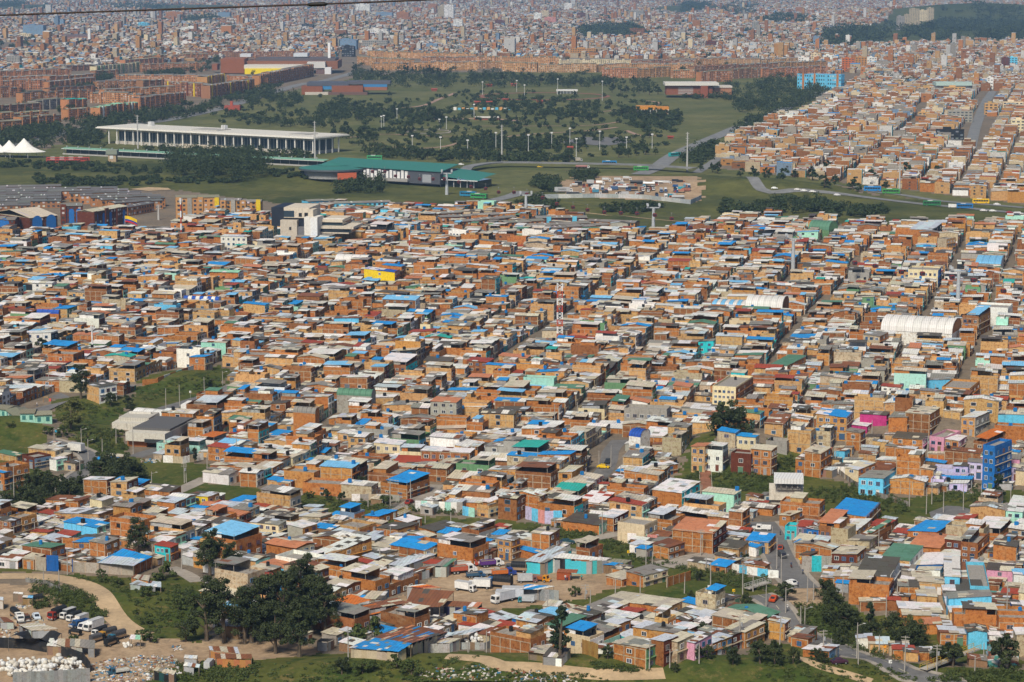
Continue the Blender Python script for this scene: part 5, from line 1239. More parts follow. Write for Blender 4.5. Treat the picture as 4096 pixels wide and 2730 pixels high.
def tents():
 for k,(x,y)in enumerate(((-10,1052),(65,1055),(165,1060))):
  c=at('T1',x,y);s=.8+.15*k
  t=thing('event_tent','white peaked canvas tent beside the bus platform','tent',c,0,'white peaked tents')
  bx=Boxes();R=17*s
  V=[];n=16;prof=((1.0,4.5),(.7,6.0),(.4,8.5),(.15,12.5),(.02,15))
  for f,z in prof:V+=[(R*f*cos(2*pi*i/n),R*f*.6*sin(2*pi*i/n),z*s)for i in range(n)]
  bx.poly(V,[(j*n+i,j*n+(i+1)%n,(j+1)*n+(i+1)%n,(j+1)*n+i)for j in range(len(prof)-1)for i in range(n)],(.76,.74,.68),.15,3)
  part('canvas',bx.mesh('canvas'),t)
  for i in range(6):local_boxes('pole',[rb(R*.9*cos(i)-.15,R*.9*cos(i)+.15,R*.5*sin(i)-.15,R*.5*sin(i)+.15,0,5,(.5,.5,.5),.1,3)],t)
tents()
# ---- boxes read from the picture, standing on the ground at their foot row
def foot_boxes(name,label,cat,reg,foot,rows,parts,th=0.0):
 """rows: (part, x0, x1, ytop, ybottom, setback, depth, colour, mat) in picture units above the foot row of that place"""
 x,y,z=at(reg,*foot);t=thing(name,label,cat,(x,y,z),radians(-th))
 k=y/FPX/REG[reg][2]
 if y<1780:
  xa,xb=(min(q[1]for q in rows)-foot[0])*k,(max(q[2]for q in rows)-foot[0])*k;ya,yb=min(q[5]for q in rows),max(q[5]+q[6]for q in rows)
  mx,my=(xa+xb)/2,(ya+yb)/2;c_,s_=cos(radians(-th)),sin(radians(-th))
  occ_box(x+mx*c_-my*s_,y+mx*s_+my*c_,(xb-xa)/2+.5,(yb-ya)/2+.5,radians(-th),0,True)
 for pn,x0,x1,y0,y1,sb,dp,col,mat in rows:
  local_boxes(pn,[rb((x0-foot[0])*k,(x1-foot[0])*k,sb,sb+dp,(foot[1]-y1)*k,(foot[1]-y0)*k,col,.3,mat)],t)
 return t,k
CR=(.60,.53,.42)
foot_boxes('museum','pale stone museum with black glass volume and tall white tower','museum','J',(450,535),[('tower',445,572,272,545,0,14,(.70,.67,.60),0),('tower_face',506,570,280,498,-.3,.3,(.74,.73,.70),0),('black_volume',98,446,200,372,8,30,(.015,.02,.032),3),('upper_storey',222,468,196,292,7,26,CR,0),('window',222,322,226,284,6.8,.2,(.03,.05,.07),2),('window',366,395,246,280,6.8,.2,(.02,.02,.02),2),('window',420,468,242,280,6.8,.2,(.02,.02,.02),2),('wall',200,360,310,545,4,20,(.52,.46,.37),0),('wall',360,446,372,545,5,18,(.16,.16,.17),0),('upper_tower',466,515,210,272,4,10,CR,0),('terrace',572,770,306,332,10,24,CR,0),('window',572,765,332,364,11,20,(.03,.045,.055),2),('terrace',572,890,364,386,6,24,CR,0),('window',572,860,386,420,7,20,(.03,.04,.05),2),('terrace',572,840,418,432,7,20,CR,0),('wall',572,680,432,545,8,16,(.33,.31,.28),0),('balustrade',515,780,296,306,12,.4,(.6,.58,.54),3),('sign',285,305,372,400,3.8,.2,(.04,.04,.04),3)],None,10)
foot_boxes('supermarket','large brick supermarket with a bright yellow front','supermarket','T1',(1645,500),[('wall',1482,1640,400,495,6,60,(.27,.095,.04),0),('wall',1640,2260,418,470,26,90,(.24,.10,.05),0),('yellow_wall',1645,1906,462,502,0,2,(.78,.60,.01),3),('roof',1640,2060,438,464,2,60,(.66,.63,.56),1),('roof',1700,2240,402,420,40,70,(.12,.10,.10),1),('roof',2060,2180,420,462,10,50,(.62,.60,.56),1),('entrance',2180,2222,456,500,0,20,(.66,.66,.66),3),('wall',2120,2182,470,505,4,30,(.16,.10,.09),0),('dome',1585,1660,376,396,60,30,(.55,.58,.6),3),('dome',1945,2040,374,396,70,40,(.55,.58,.6),3),('tower',2183,2200,300,420,60,6,(.76,.76,.74),3),('wall',1410,1446,440,480,30,30,(.26,.1,.05),0)],None,0)
def text(body,size,loc,rot,mat,parent,name='lettering'):
 cu=bpy.data.curves.new(name,'FONT');cu.body=body;cu.size=size;cu.extrude=size*.04;cu.align_x='CENTER'
 cu.materials.append(mat)
 o=bpy.data.objects.new(name,cu);COL.objects.link(o)
 dg=bpy.context.evaluated_depsgraph_get();me=bpy.data.meshes.new_from_object(o.evaluated_get(dg))
 bpy.data.objects.remove(o)
 if not me.materials:me.materials.append(mat)
 return part(name,me,parent,loc,rot)
_sm=[o for o in COL.objects if o.name=='supermarket'][0]
_k=_sm.location.y/FPX/REG['T1'][2]
text('éxito',36*_k,((1856-1645)*_k,-.4,4*_k),(pi/2,0,0),solid((.02,.02,.02)),_sm)
foot_boxes('pavilion','orange roofed pavilion with white arches in the park','pavilion','T2',(2110,768),[('roof',2012,2145,716,738,0,20,(.62,.26,.03),1),('roof',2140,2228,722,742,2,18,(.60,.24,.03),1),('wall',2020,2225,738,768,4,12,(.42,.17,.06),0)]+[('post',2020+20*i,2026+20*i,738,768,0,1,(.7,.68,.62),3)for i in range(11)],None)
foot_boxes('grandstand','low white roofed grandstand beside the sports field','grandstand','T2',(1545,632),[('roof',1472,1615,605,614,0,12,(.75,.74,.7),1),('wall',1480,1610,614,632,4,8,(.5,.49,.46),0)]+[('post',1475+22*i,1478+22*i,612,632,0,1,(.7,.7,.68),3)for i in range(7)],None)
foot_boxes('school','brick school with a long white flat roof beside the park','school','T3',(200,660),[('roof',-60,300,560,578,0,40,(.70,.67,.60),1),('wall',-50,260,578,640,4,30,(.24,.085,.045),0),('wall',178,228,580,662,0,12,(.26,.08,.04),0),('wall',270,390,592,640,8,30,(.36,.17,.09),0),('roof',268,395,584,594,7,34,(.62,.56,.48),1)]+[('window',30,130,590+10*i,595+10*i,3.8,.2,(.4,.38,.36),2)for i in range(5)],None)
foot_boxes('school','low brick school with blue glazing near the avenue','school','T1',(2150,640),[('roof',2060,2340,560,582,10,40,(.09,.10,.13),1),('window',2160,2340,584,606,10,20,(.05,.2,.4),2),('wall',2025,2165,584,640,6,30,(.24,.085,.04),0),('roof',2050,2205,622,640,2,24,(.55,.50,.42),1),('wall',2050,2205,640,665,3,20,(.62,.60,.55),0)],None)
foot_boxes('school','brick school with blue windows behind dark cypress trees','school','T2',(170,640),[('roof',60,350,552,572,12,30,(.10,.10,.12),1),('window',170,330,572,590,12,16,(.05,.2,.42),2),('wall',-40,170,580,640,6,30,(.25,.09,.045),0),('wall',170,330,590,612,12,16,(.3,.12,.06),0),('roof',-60,200,622,645,0,26,(.16,.09,.07),1)],None)
foot_boxes('stage','low stage with white roof in the pink plaza','stage','T2',(1010,808),[('roof',925,1085,788,795,0,12,(.7,.67,.6),1),('wall',920,1088,795,808,1,10,(.3,.08,.05),0)],None)
foot_boxes('clubhouse','long white tin roof hall beside the park avenue trees','hall','T3',(1850,640),[('roof',1760,2000,556,578,0,26,(.45,.58,.52),1),('wall',1765,1995,578,620,3,20,(.42,.40,.36),0)],None)
for x0,x1,y0,y1,lab in ((1508,1612,690,745,'red brick kiosk with a chimney by the avenue'),):
 foot_boxes('kiosk',lab,'kiosk','T1',(1560,745),[('wall',1508,1612,712,745,0,14,(.33,.08,.05),0),('chimney',1545,1562,684,712,4,5,(.4,.09,.05),0),('awning',1520,1600,738,744,-3,3,(.5,.12,.06),3)],None)
for i_,(x,y)in enumerate(((650,615),(1020,585),(1185,580),(940,700),(1020,700),(1130,682),(1360,695),(1565,1005),(2240,935))):
 foot_boxes('kiosk','small red roofed kiosk among the park lawns','kiosk','T2',(x,y),[('wall',x-18,x+18,y-12,y,0,6,(.3,.09,.05),0),('roof',x-22,x+22,y-18,y-12,-1,8,(.42,.08,.05),1)],None)['group']if False else tag(foot_boxes('kiosk','small red roofed kiosk among the park lawns','kiosk','T2',(x,y),[('wall',x-18,x+18,y-12,y,0,6,(.3,.09,.05),0),('roof',x-22,x+22,y-18,y-12,-1,8,(.42,.08,.05),1)],None)[0],group='red kiosks in the park')
foot_boxes('playground','white and blue playground structures in the park','playground','T2',(900,742),[('slide',780+28*i,800+28*i,722+(i*7)%11,742,(i*5)%9,3,((.7,.68,.62),(.1,.4,.6),(.6,.3,.1))[i%3],3)for i in range(14)],None)
foot_boxes('control_booth','beige control booth with curved roof on the bus platform','booth','T1',(750,1090),[('wall',728,780,1040,1090,0,9,(.42,.31,.19),0),('window',738,762,1048,1070,-.2,.3,(.6,.6,.58),2),('roof',715,788,1010,1040,-1,11,(.25,.28,.22),1)],None)
foot_boxes('garden_wall','long tan crenellated wall around the far hill park','wall','T3',(1700,300),[('wall',1390+i*24,1414+i*24,(294-16*sin(min(i,8)/8*1.57))-(i%2)*3,312-14*sin(min(i,8)/8*1.57),0,3,(.50,.30,.17),0)for i in range(33)],None)
# church with its white tower
foot_boxes('church','long brick church with dark roof and a slim white bell tower','church','T1',(500,278),[('roof',412,590,236,252,6,30,(.16,.11,.11),1),('wall',412,590,250,278,4,34,(.28,.12,.07),0),('bell_tower',590,607,195,282,0,9,(.74,.73,.70),0)],None)
# ---- vaulted halls
def vault(reg,xl,xc,xr,yb,yt,rise,wall,roof,th,label,n=8,stripe=None,name='vaulted_hall',cat='hall',end=None):
 th=radians(th);u,v=px(reg,xc,yb);x,y,z=hit(u,v)
 if reg in 'FGIJKL':x,y=plane_hit(u,v,z+4);z=h1(x,y)
 L=run_to(x,y,z,-cos(th),sin(th),px(reg,xl,0)[0],160);D=run_to(x,y,z,sin(th),cos(th),px(reg,xr,0)[0],60)if xr-xc>15 else 14
 D=min(D,34);h=max(1.5,rise_to(x,y,z,px(reg,0,yt)[1]))
 cx=x-cos(th)*L/2+sin(th)*D/2;cy=y+sin(th)*L/2+cos(th)*D/2
 occ_box(cx,cy,L/2+1,D/2+1,-th,0,True)
 t=thing(name,label,cat,(cx,cy,z),-th)
 local_boxes('wall',[rb(-L/2,L/2,-D/2,D/2,-2,h,jit(WALLC[wall],.05),.8)],t)
 m=10
 arc=[(-D/2*1.02*cos(pi*i/m),h+rise*sin(pi*i/m)**.85)for i in range(m+1)]
 for k in range(n):
  x0,x1=-L/2+k*L/n-.1,-L/2+(k+1)*L/n+.1
  c=ROOFC[roof]if not (stripe and k%2)else ROOFC[stripe]
  bx=Boxes();V=[(xx,yy,zz+.02*(k%2))for yy,zz in arc for xx in (x0,x1)]
  bx.poly(V,[(2*i,2*i+1,2*i+3,2*i+2)for i in range(m)],jit(c,.04),.35,1);part('roof_panel',bx.mesh('roof_panel'),t)
  bx=Boxes();V=[(xx,yy,zz+.18)for yy,zz in arc for xx in (x1-.3,x1)];bx.poly(V,[(2*i,2*i+1,2*i+3,2*i+2)for i in range(m)],tuple(q*.75 for q in c),.3,1);part('rib',bx.mesh('rib'),t)
 bx=Boxes()
 for xx in (-L/2+.02,L/2-.02):bx.poly([(xx,yy,zz)for yy,zz in arc],[tuple(range(m+1))],WALLC[end or wall],.6,0)
 part('gable',bx.mesh('gable'),t)
 return t
vault('L',1035,1690,1775,1395,1350,5.5,'white','white',22,'huge white ribbed vault hall amid the brick houses',9,None,end='brick')
vault('L',-210,130,190,1165,1110,4.2,'brown','white',16,'white ribbed vault over a brick hall',6,end='brown')
vault('J',728,1020,1072,722,690,3.5,'white','white',16,'smooth white vault behind the yellow building',4,end='slate')
vault('L',372,560,640,418,395,5.0,'green','mint' if False else 'green',30,'green vaulted hall at the valley edge',6)
vault('I',1690,2010,2035,1060,1040,1.6,'white','royal',14,'blue and white striped vault roof',9,'white')
vault('I',342,540,558,1195,1165,1.8,'brick','royal',14,'small blue vaulted house roof',4)
vault('G',1075,1180,1268,865,805,2.2,'white','royal',34,'glossy blue vault roof on white posts',4)
vault('E',1210,1660,1765,700,665,3.0,'brick','white',24,'brick school hall with broad white vault roof',5,name='school_hall',cat='school')
vault('F',345,545,585,690,590,2.0,'brick','grey',22,'grey vault over a glazed top floor',5)
vault('F',745,1060,1102,500,430,2.2,'grey','green',16,'grey workshop with mossy green vault',6)
vault('F',1000,1110,1130,75,40,2.0,'skyblue','lblue',14,'small light blue vault with glazing',3)
vault('K',1838,2140,2155,1130,1085,1.2,'brick','lblue',14,'light blue ribbed roof next to the white vault',8,'white')
vault('L',1905,2140,2165,735,705,1.4,'white','lblue',14,'pale blue vault in the right blocks',4)
# white stained school buildings by the embankment
foot_boxes('school_building','weather-stained white school block with ribbon windows','school','E',(1330,905),[('wall',1135,1328,840,915,2,20,(.40,.145,.05),0),('upper_storey',1140,1535,760,842,0,24,(.55,.52,.44),0),('window',1330,1520,815,850,-.15,.2,(.04,.045,.05),2),('roof',1160,1530,738,762,5,22,(.12,.115,.11),1),('wall',1340,1440,842,880,3,18,(.2,.12,.08),0)],None,14)
foot_boxes('school_building','older white stained school block with an open court','school','E',(1190,740),[('wall',1020,1350,672,745,0,14,(.56,.53,.45),0),('roof',1050,1345,640,672,4,12,(.50,.47,.40),1),('parapet',1085,1300,622,642,12,1,(.6,.58,.52),0)],None,10)
foot_boxes('school_annex','white square water tower building above the school','school','E',(1730,570),[('wall',1658,1800,505,572,0,9,(.74,.73,.70),0),('water_tank',1748,1772,476,506,2,2,(.015,.015,.02),3),('water_tank',1774,1798,476,506,2,2,(.015,.015,.02),3)],None,10)
foot_boxes('stilt_building','half-built white concrete building on stilts above the ravine','building','H',(170,1480),[('roof',48,325,1172,1222,0,9,(.72,.71,.68),1),('wall',80,300,1262,1290,2,8,(.5,.46,.38),0),('wall',5,325,1290,1400,3,8,(.62,.57,.47),0),('wall',20,240,1400,1490,4,8,(.55,.50,.41),0)]+[('column',60+52*i,66+52*i,1215,1265,1,.6,(.45,.42,.36),0)for i in range(6)]+[('stair',120+22*i,145+22*i,1400-13*i,1408-13*i,2.2,.8,(.45,.4,.32),0)for i in range(8)],None,6)
# ---- masts, pylons and cable cars
def mast(reg,x,y0,y1,w,label,bands,lattice=False,name='radio_mast'):
 g=at(reg,x,y1);h=rise_to(g[0],g[1],g[2],px(reg,0,y0)[1],120);t=thing(name,label,'mast',g)
 for k in range(bands):
  z0,z1=h*k/bands,h*(k+1)/bands;c=(.70,.69,.67)if k%2==0 else (.42,.06,.025)
  bx=Boxes()
  if lattice:
   for sx in (-1,1):
    for sy in (-1,1):bx.box(sx*w,sy*w,z0,z1,.2,.2,0,c,.1,mat=3)
   nb=max(2,int((z1-z0)/(w*1.7)))
   for j in range(nb):
    a,b=z0+(z1-z0)*j/nb,z0+(z1-z0)*(j+1)/nb
    for (p,q)in (((-w,-w),(w,-w)),((w,-w),(w,w)),((-w,-w),(-w,w))):
     tube_poly(bx,[(p[0],p[1],a),(q[0],q[1],b)],[.13,.13],4,c,3);tube_poly(bx,[(q[0],q[1],a),(p[0],p[1],b)],[.13,.13],4,c,3)
  else:tube_poly(bx,[(0,0,z0),(0,0,z1)],[w*(1-.3*k/bands),w*(1-.3*(k+1)/bands)],8,c,3)
  part('mast_section',bx.mesh('mast_section'),t)
 for i in range(6):
  local_boxes('antenna',[rb(w*1.6*cos(i)-.15,w*1.6*cos(i)+.15,w*1.6*sin(i)-.12,w*1.6*sin(i)+.12,h*(.93-.04*(i%2)),h*(.93-.04*(i%2))+1.8,(.6,.6,.58),.1,3)],t)
 return t
mast('K',438,885,1470,1.1,'tall white lattice mast with red bands above the brick houses',9,True)
mast('I',1668,100,508,.55,'red and white banded antenna pole beside the orange apartments',7)
mast('J',1412,340,680,.5,'red and white antenna pole near the yellow building',7)
mast('T3',1180,875,1055,.5,'slim red and white antenna pole in the right blocks',5)
mast('I',852,1290,1563,.4,'pale antenna pole near the white school',1)
mast('H',1733,20,250,.45,'dark antenna pole above the teal roofed hall',1)
CABIN=None
def pylon(reg,x,y0,y1,label):
 g=at(reg,x,y1);h=rise_to(g[0],g[1],g[2],px(reg,0,y0)[1],90);t=thing('cable_pylon',label,'pylon',g,0,'grey cable car pylons')
 bx=Boxes();tube_poly(bx,[(0,0,-1),(0,0,h*.45),(0,0,h)],[1.25,1.05,.75],12,(.40,.42,.43),3);part('column',bx.mesh('column'),t)
 local_boxes('crossarm',[rb(-4.2,4.2,-.4,.4,h-.5,h+.2,(.36,.38,.39),.2,3)],t)
 for sx in (-1,1):
  local_boxes('sheave',[rb(sx*3.6-.35,sx*3.6+.35,-2.2,2.2,h+.2,h+.9,(.28,.29,.3),.2,3)],t)
  local_boxes('ladder_frame',[rb(sx*3.6-.6,sx*3.6+.6,-2.4,-2.2,h+.9,h+2.4,(.4,.42,.43),.2,3),rb(sx*3.6-.6,sx*3.6+.6,2.2,2.4,h+.9,h+2.4,(.4,.42,.43),.2,3)],t)
 return t,g,h
PYL=[]
for reg_,x,y0,y1,lab in (('K',128,70,290,'grey cable pylon at the foot of the valley slope'),('K',1298,185,458,'grey cable pylon with wide crossarm above the grey roofs'),('L',228,470,800,'grey cable pylon among the brick blocks'),('L',1742,770,1190,'tall grey cable pylon near the big white vault'),('T2',735,1165,1311,'grey cable pylon in front of the dark station hall')):
 PYL.append(pylon(reg_,x,y0,y1,lab))
def cabin(reg,x,y,Y):
 """a cable car at picture place x, y, hung on the line at the distance Y"""
 global CABIN
 d=ray(*px(reg,x,y));k=Y/d[1];X,Z=d[0]*k,CAMH+d[2]*k
 if CABIN is None:
  t=thing('cable_car','dark red cable car cabin hanging from the ropeway','cable car',(0,0,0),0,'cable cars on the ropeway')
  R=(.16,.02,.02)
  bx=Boxes()
  V=[]
  for z,w in ((-1.05,.75),(-.8,.95),(.1,1.08),(.75,.95),(1.05,.7)):V+=[(-w,-w,z),(w,-w,z),(w,w,z),(-w,w,z)]
  bx.poly(V,[(4*j+i,4*j+(i+1)%4,4*j+4+(i+1)%4,4*j+4+i)for j in range(4)for i in range(4)]+[(16,17,18,19),(3,2,1,0)],R,.1,3)
  part('body',bx.mesh('body'),t)
  for i in range(4):
   part('window',ubox(solid((.03,.035,.045),.15)),t,(1.06*cos(i*pi/2),1.06*sin(i*pi/2),-.35),(0,0,i*pi/2),(.08,1.5,.95))
  part('hanger',ubox(solid((.2,.2,.2))),t,(0,0,1),(0,0,0),(.14,.14,2.3));part('grip',ubox(solid((.25,.25,.25))),t,(0,0,3.2),(0,0,0),(.9,.3,.35))
  CABIN=t
 else:t=copy_tree(CABIN)
 t.location=(X,Y,Z);t.rotation_euler=(0,0,.3)
 return (X,Y,Z+3.4)
_y=[p[1][1]for p in PYL]
line=[]
for reg_,x,y,f in (('T2',235,1155,1.0),('T2',318,1155,.98),('T2',390,1185,.96),('T2',477,1190,.94),('T2',552,1205,.92),('T2',642,1205,.9),('T2',718,1205,.86),('T2',815,1225,.83),('T2',897,1257,.8),('T2',996,1270,.76),('T2',1083,1293,.72),('K',18,45,.68),('K',137,65,.64),('K',280,95,.60),('K',411,152,.55),('K',561,184,.50),('K',694,208,.45),('K',848,230,.4),('K',1000,236,.35),('K',1148,241,.30),('K',1312,255,.25),('K',1467,288,.2),('K',1641,368,.14),('K',1800,395,.08),('K',1994,450,.04),('K',2153,465,.0)):
 Ya,Yb=_y[4]+60,_y[2]+60
 line.append(cabin(reg_,x,y,Yb+(Ya-Yb)*f))
line2=[]
for reg_,x,y,f in (('L',172,505,1.0),('L',391,578,.86),('L',565,610,.76),('L',798,694,.64),('L',985,722,.54),('L',1226,778,.42),('L',1420,794,.32),('L',1690,826,.16),('L',1887,854,.05),('L',2165,952,-.15)):
 Ya,Yb=_y[2]-5,_y[3]
 line2.append(cabin(reg_,x,y,Yb+(Ya-Yb)*f))
bx=Boxes();tube_poly(bx,line+line2[1:],[.06]*(len(line)+len(line2)-1),5,(.05,.05,.05),3)
tag(link('ropeway_cable',bx.mesh('ropeway_cable')),'thin dark ropeway cable carrying the cable cars','cable')
# the thick cable close to the viewpoint
def near_cable():
 pts=[]
 for u,v in ((-500,72),(0,62),(420,47),(800,34),(1270,18),(1600,5),(2000,-14),(2700,-60)):
  d=ray(u,v);k=70.0/d[1];pts.append((d[0]*k,70.0,CAMH+d[2]*k))
 t=thing('overhead_cable','dark cable sagging across the top of the view','cable',pts[4])
 o=pts[4];bx=Boxes();tube_poly(bx,[(p[0]-o[0],p[1]-o[1],p[2]-o[2])for p in pts],[.026]*len(pts),8,(.03,.018,.016),3);part('cable',bx.mesh('cable'),t)
 bx=Boxes();d=.14;tube_poly(bx,[(-.32,0,-.012),(-.2,0,-.008),(.2,0,.006),(.32,0,.012)],[.02,.06,.06,.02],8,(.012,.012,.012),3);part('clamp',bx.mesh('clamp'),t)
near_cable()
# ================================================================ the far city
def far_city():
 R=np.random.default_rng(9)
 t=radians(13.4);c,s=cos(t),sin(t)
 excl=[S_([(-400,325),(100,332),(700,380),(1080,420),(1170,452),(1330,392),(1640,372),(1720,395),(1720,425),(1170,480),(700,410),(-400,384)]),VALLEY,PARK,RIGHTGREEN,HILL,APTS,APTS2]+CITYPARKS+DIRT
 bricks=np.array([WALLC[k]for k in ('brick','brown','tan','ochre','beige','brick','brown','tan','white','grey','grey','cream','slate','beige')])
 roofs=np.array([ROOFC[k]for k in ('cream','white','grey','white','cream','dark','blue','lblue','red','terra','green','zinc','white','grey')])
 pw=np.array([5,5,4,2,2,4,4,2,2.0,2.0,2,1.6,.7,2]);pw/=pw.sum()
 pr=np.array([5,5,4,4,3,2,1.1,.9,.7,.8,.5,1.5,3,3]);pr/=pr.sum()
 out=[]
 for (y0,y1,lx,wy,blk,ql)in ((1788,3300,12.4,6.8,29.5,88),(3300,5200,8.6,13,0,95),(5200,13000,8.5,23,0,110)):
  half=y1*.24;P0=-half*1.6
  q=np.arange(y0*.8,y1*1.2,wy)
  if blk:
   pk=P0+np.arange(int(half*3.2/blk))*blk+R.uniform(-1,1,int(half*3.2/blk))
   PP,QQ,SS=np.meshgrid(pk,q,np.array([0,1.0]),indexing='ij');PP=PP+np.where(SS<.5,lx/2,1.5*lx+.4)
  else:
   PP,QQ=np.meshgrid(np.arange(P0,half*1.6,lx+.3),q,indexing='ij');PP=PP+R.uniform(-1,1,PP.shape)
  QQ=QQ+R.uniform(-.1,.1,QQ.shape)*(1 if blk else wy*2)+(np.floor(PP/(blk or 60))%3)*11
  X=(PP*c+QQ*s).ravel();Y=(-PP*s+QQ*c).ravel();Qf=QQ.ravel();Pf=PP.ravel()
  f=Y*CP-(0-CAMH)*SP;u=2048+FPX*X/f
  ok=(Y>y0)&(Y<y1)&(u>-120)&(u<4220)&(((Qf+np.floor(Pf/((blk or 30)*5))*30)%ql)>7)
  if not blk:ok&=(Pf%92>9)
  X,Y=X[ok],Y[ok]
  bad=np.zeros(X.shape,bool)
  for e in excl:bad|=in_poly(X,Y,e)
  for av in AVEN:bad|=near_line(X,Y,av[0],av[1])
  bad|=R.random(X.shape)<.04
  X,Y=X[~bad],Y[~bad];N=len(X)
  Z=hgt(X,Y)
  fl=R.choice([1,2,2,2,2,2,3,4],N)if y0<3000 else R.choice([1,2,2,3,3,4,5],N,p=[.12,.26,.26,.16,.12,.05,.03])
  H=fl*2.5+R.uniform(-.4,.8,N);tall=(R.random(N)<.006)&(y0>3000);H[tall]+=R.uniform(8,24,tall.sum())
  W=bricks[R.choice(len(bricks),N,p=pw)]*R.uniform(.8,1.2,(N,1));T=roofs[R.choice(len(roofs),N,p=pr)]*R.uniform(.8,1.12,(N,1))
  W=W*.76+np.array([.30,.21,.13])*.10
  if y0>3000:
   k=R.random(N)<.10;W[k]=np.array([.58,.57,.54])*R.uniform(.6,1.1,(k.sum(),1))
  A=np.zeros((N,20));A[:,0]=X;A[:,1]=Y;A[:,2]=Z-3;A[:,3]=Z+H;A[:,4]=lx/2*R.uniform(.86,1.0,N)*np.where(R.random(N)<(0 if blk else .05),R.uniform(1.5,3.2,N),1);A[:,5]=np.minimum(wy/2,6)*R.uniform(.85,.99,N)
  A[:,6]=-t;A[:,9]=R.normal(0,.04,N);A[:,10]=np.abs(R.normal(0,.06,N));A[:,11:14]=W;A[:,14]=.6;A[:,15:18]=T;A[:,18]=0;A[:,19]=1
  out.append(A)
  if y0<5000:
   k=R.random(N)<(.7 if y0<3000 else .35)
   B=A[k].copy();n2=len(B);off=B[:,4]+.1
   B[:,0]=A[k,0]+off*c;B[:,1]=A[k,1]-off*s;B[:,4]=.1;B[:,3]=A[k,3]-.2;B[:,5]*=.97
   fc=np.array([WALLC[w]for w in ('white','grey','cream','brown','skyblue','turquoise','darkbrown','beige')]);B[:,11:14]=fc[R.choice(8,n2)]*.9;B[:,15:18]=B[:,11:14];B[:,14]=.2
   out.append(B)
   for rep in range(3 if y0<3000 else 2):
    k=R.random(N)<.45
    B=A[k].copy();n2=len(B);lx_=R.uniform(-.75,.75,n2)*A[k,4];oy=-A[k,5]-.08
    B[:,0]=A[k,0]+lx_*c+oy*s;B[:,1]=A[k,1]-lx_*s+oy*c
    zc=A[k,2]+3+R.uniform(.25,.85,n2)*(A[k,3]-A[k,2]-3);B[:,2]=zc-.6;B[:,3]=np.minimum(zc+.6,A[k,3]-.2);B[:,4]=R.uniform(.6,1.6,n2);B[:,5]=.08
    B[:,9:11]=0;B[:,11:14]=R.choice([.03,.05,.4],(n2,1));B[:,15:18]=B[:,11:14];B[:,18:20]=2
    out.append(B)
   k=R.random(N)<.55
   B=A[k].copy();n2=len(B);lx_=R.uniform(-.5,.5,n2)*A[k,4]
   B[:,0]=A[k,0]+lx_*c;B[:,1]=A[k,1]-lx_*s;B[:,2]=A[k,3]-.3;B[:,3]=A[k,3]+R.uniform(.25,2.4,n2);B[:,4]*=R.uniform(.25,.6,n2);B[:,5]*=R.uniform(.4,.95,n2)
   B[:,15:18]=roofs[R.choice(len(roofs),n2,p=pr)]*R.uniform(.85,1.1,(n2,1));out.append(B)
 bx=Boxes();bx.arrs=out
 o=link('far_houses',bx.mesh('far_houses',back=False));tag(o,'endless brick and white houses of the far city',kind='stuff')
 return sum(len(a)for a in out)
def near_line(X,Y,P,w):
 bad=np.zeros(X.shape,bool)
 for i in range(len(P)-1):
  ax,ay=P[i];bx_,by=P[i+1];dx,dy=bx_-ax,by-ay;L2=dx*dx+dy*dy
  t=np.clip(((X-ax)*dx+(Y-ay)*dy)/L2,0,1)
  bad|=(X-ax-t*dx)**2+(Y-ay-t*dy)**2<w*w
 return bad
AVEN=[(gpoly('S',[(1470,402),(1510,385),(1560,352),(1680,300),(1790,256),(1890,210),(1960,170)]),24),(gpoly('T3',[(1990,1010),(2030,850),(2090,700),(2145,615)]),13),(gpoly('T2',[(0,470),(60,400),(90,340),(110,290)]),22),(gpoly('T1',[(-100,1020),(200,958),(420,900),(650,850),(1000,828),(1250,785),(1500,728),(1750,650),(2000,575),(2200,540),(2450,470)]),46),(gpoly('T3',[(1590,870),(1640,770),(1700,690)]),7),(gpoly('L',[(600,-20),(900,25),(1250,75),(1600,130),(2000,160),(2353,190)]),10)]
for _q in TW:
 pass
LEAFC={'euca':((.015,.025,.010),(.06,.074,.028)),'park':((.018,.032,.012),(.05,.068,.024)),'cypress':((.012,.024,.012),(.035,.05,.022)),'shrub':((.03,.05,.014),(.085,.105,.03)),'willow':((.05,.065,.018),(.12,.12,.035)),'dry':((.07,.045,.03),(.12,.09,.05))}
def leaf_quads(R,centres,radii,n,size,cols,up=.35):
 k=R.integers(0,len(centres),n)
 d=R.normal(size=(n,3));d/=np.linalg.norm(d,axis=1)[:,None]
 rad=R.random(n)**.42
 C=centres[k]+d*radii[k]*rad[:,None]
 nrm=d+R.normal(0,.7,(n,3));nrm[:,2]+=up;nrm/=np.linalg.norm(nrm,axis=1)[:,None]
 a=np.cross(nrm,R.normal(size=(n,3)));a/=np.linalg.norm(a,axis=1)[:,None];b=np.cross(nrm,a)
 s=size*R.uniform(.55,1.3,(n,1))
 V=np.stack([C-a*s-b*s*.55,C+a*s*.9-b*s*.4,C+a*s+b*s*.6,C-a*s*.8+b*s*.5],1).reshape(-1,3)
 F=np.arange(n*4).reshape(-1,4)
 m=np.clip(R.random((n,1))*.6+(R.random(len(centres))[k])[:,None]*.5,0,1)
 col=np.array(cols[0])*(1-m)+np.array(cols[1])*m
 return V,F,np.concatenate([col,np.ones((n,1))],1)
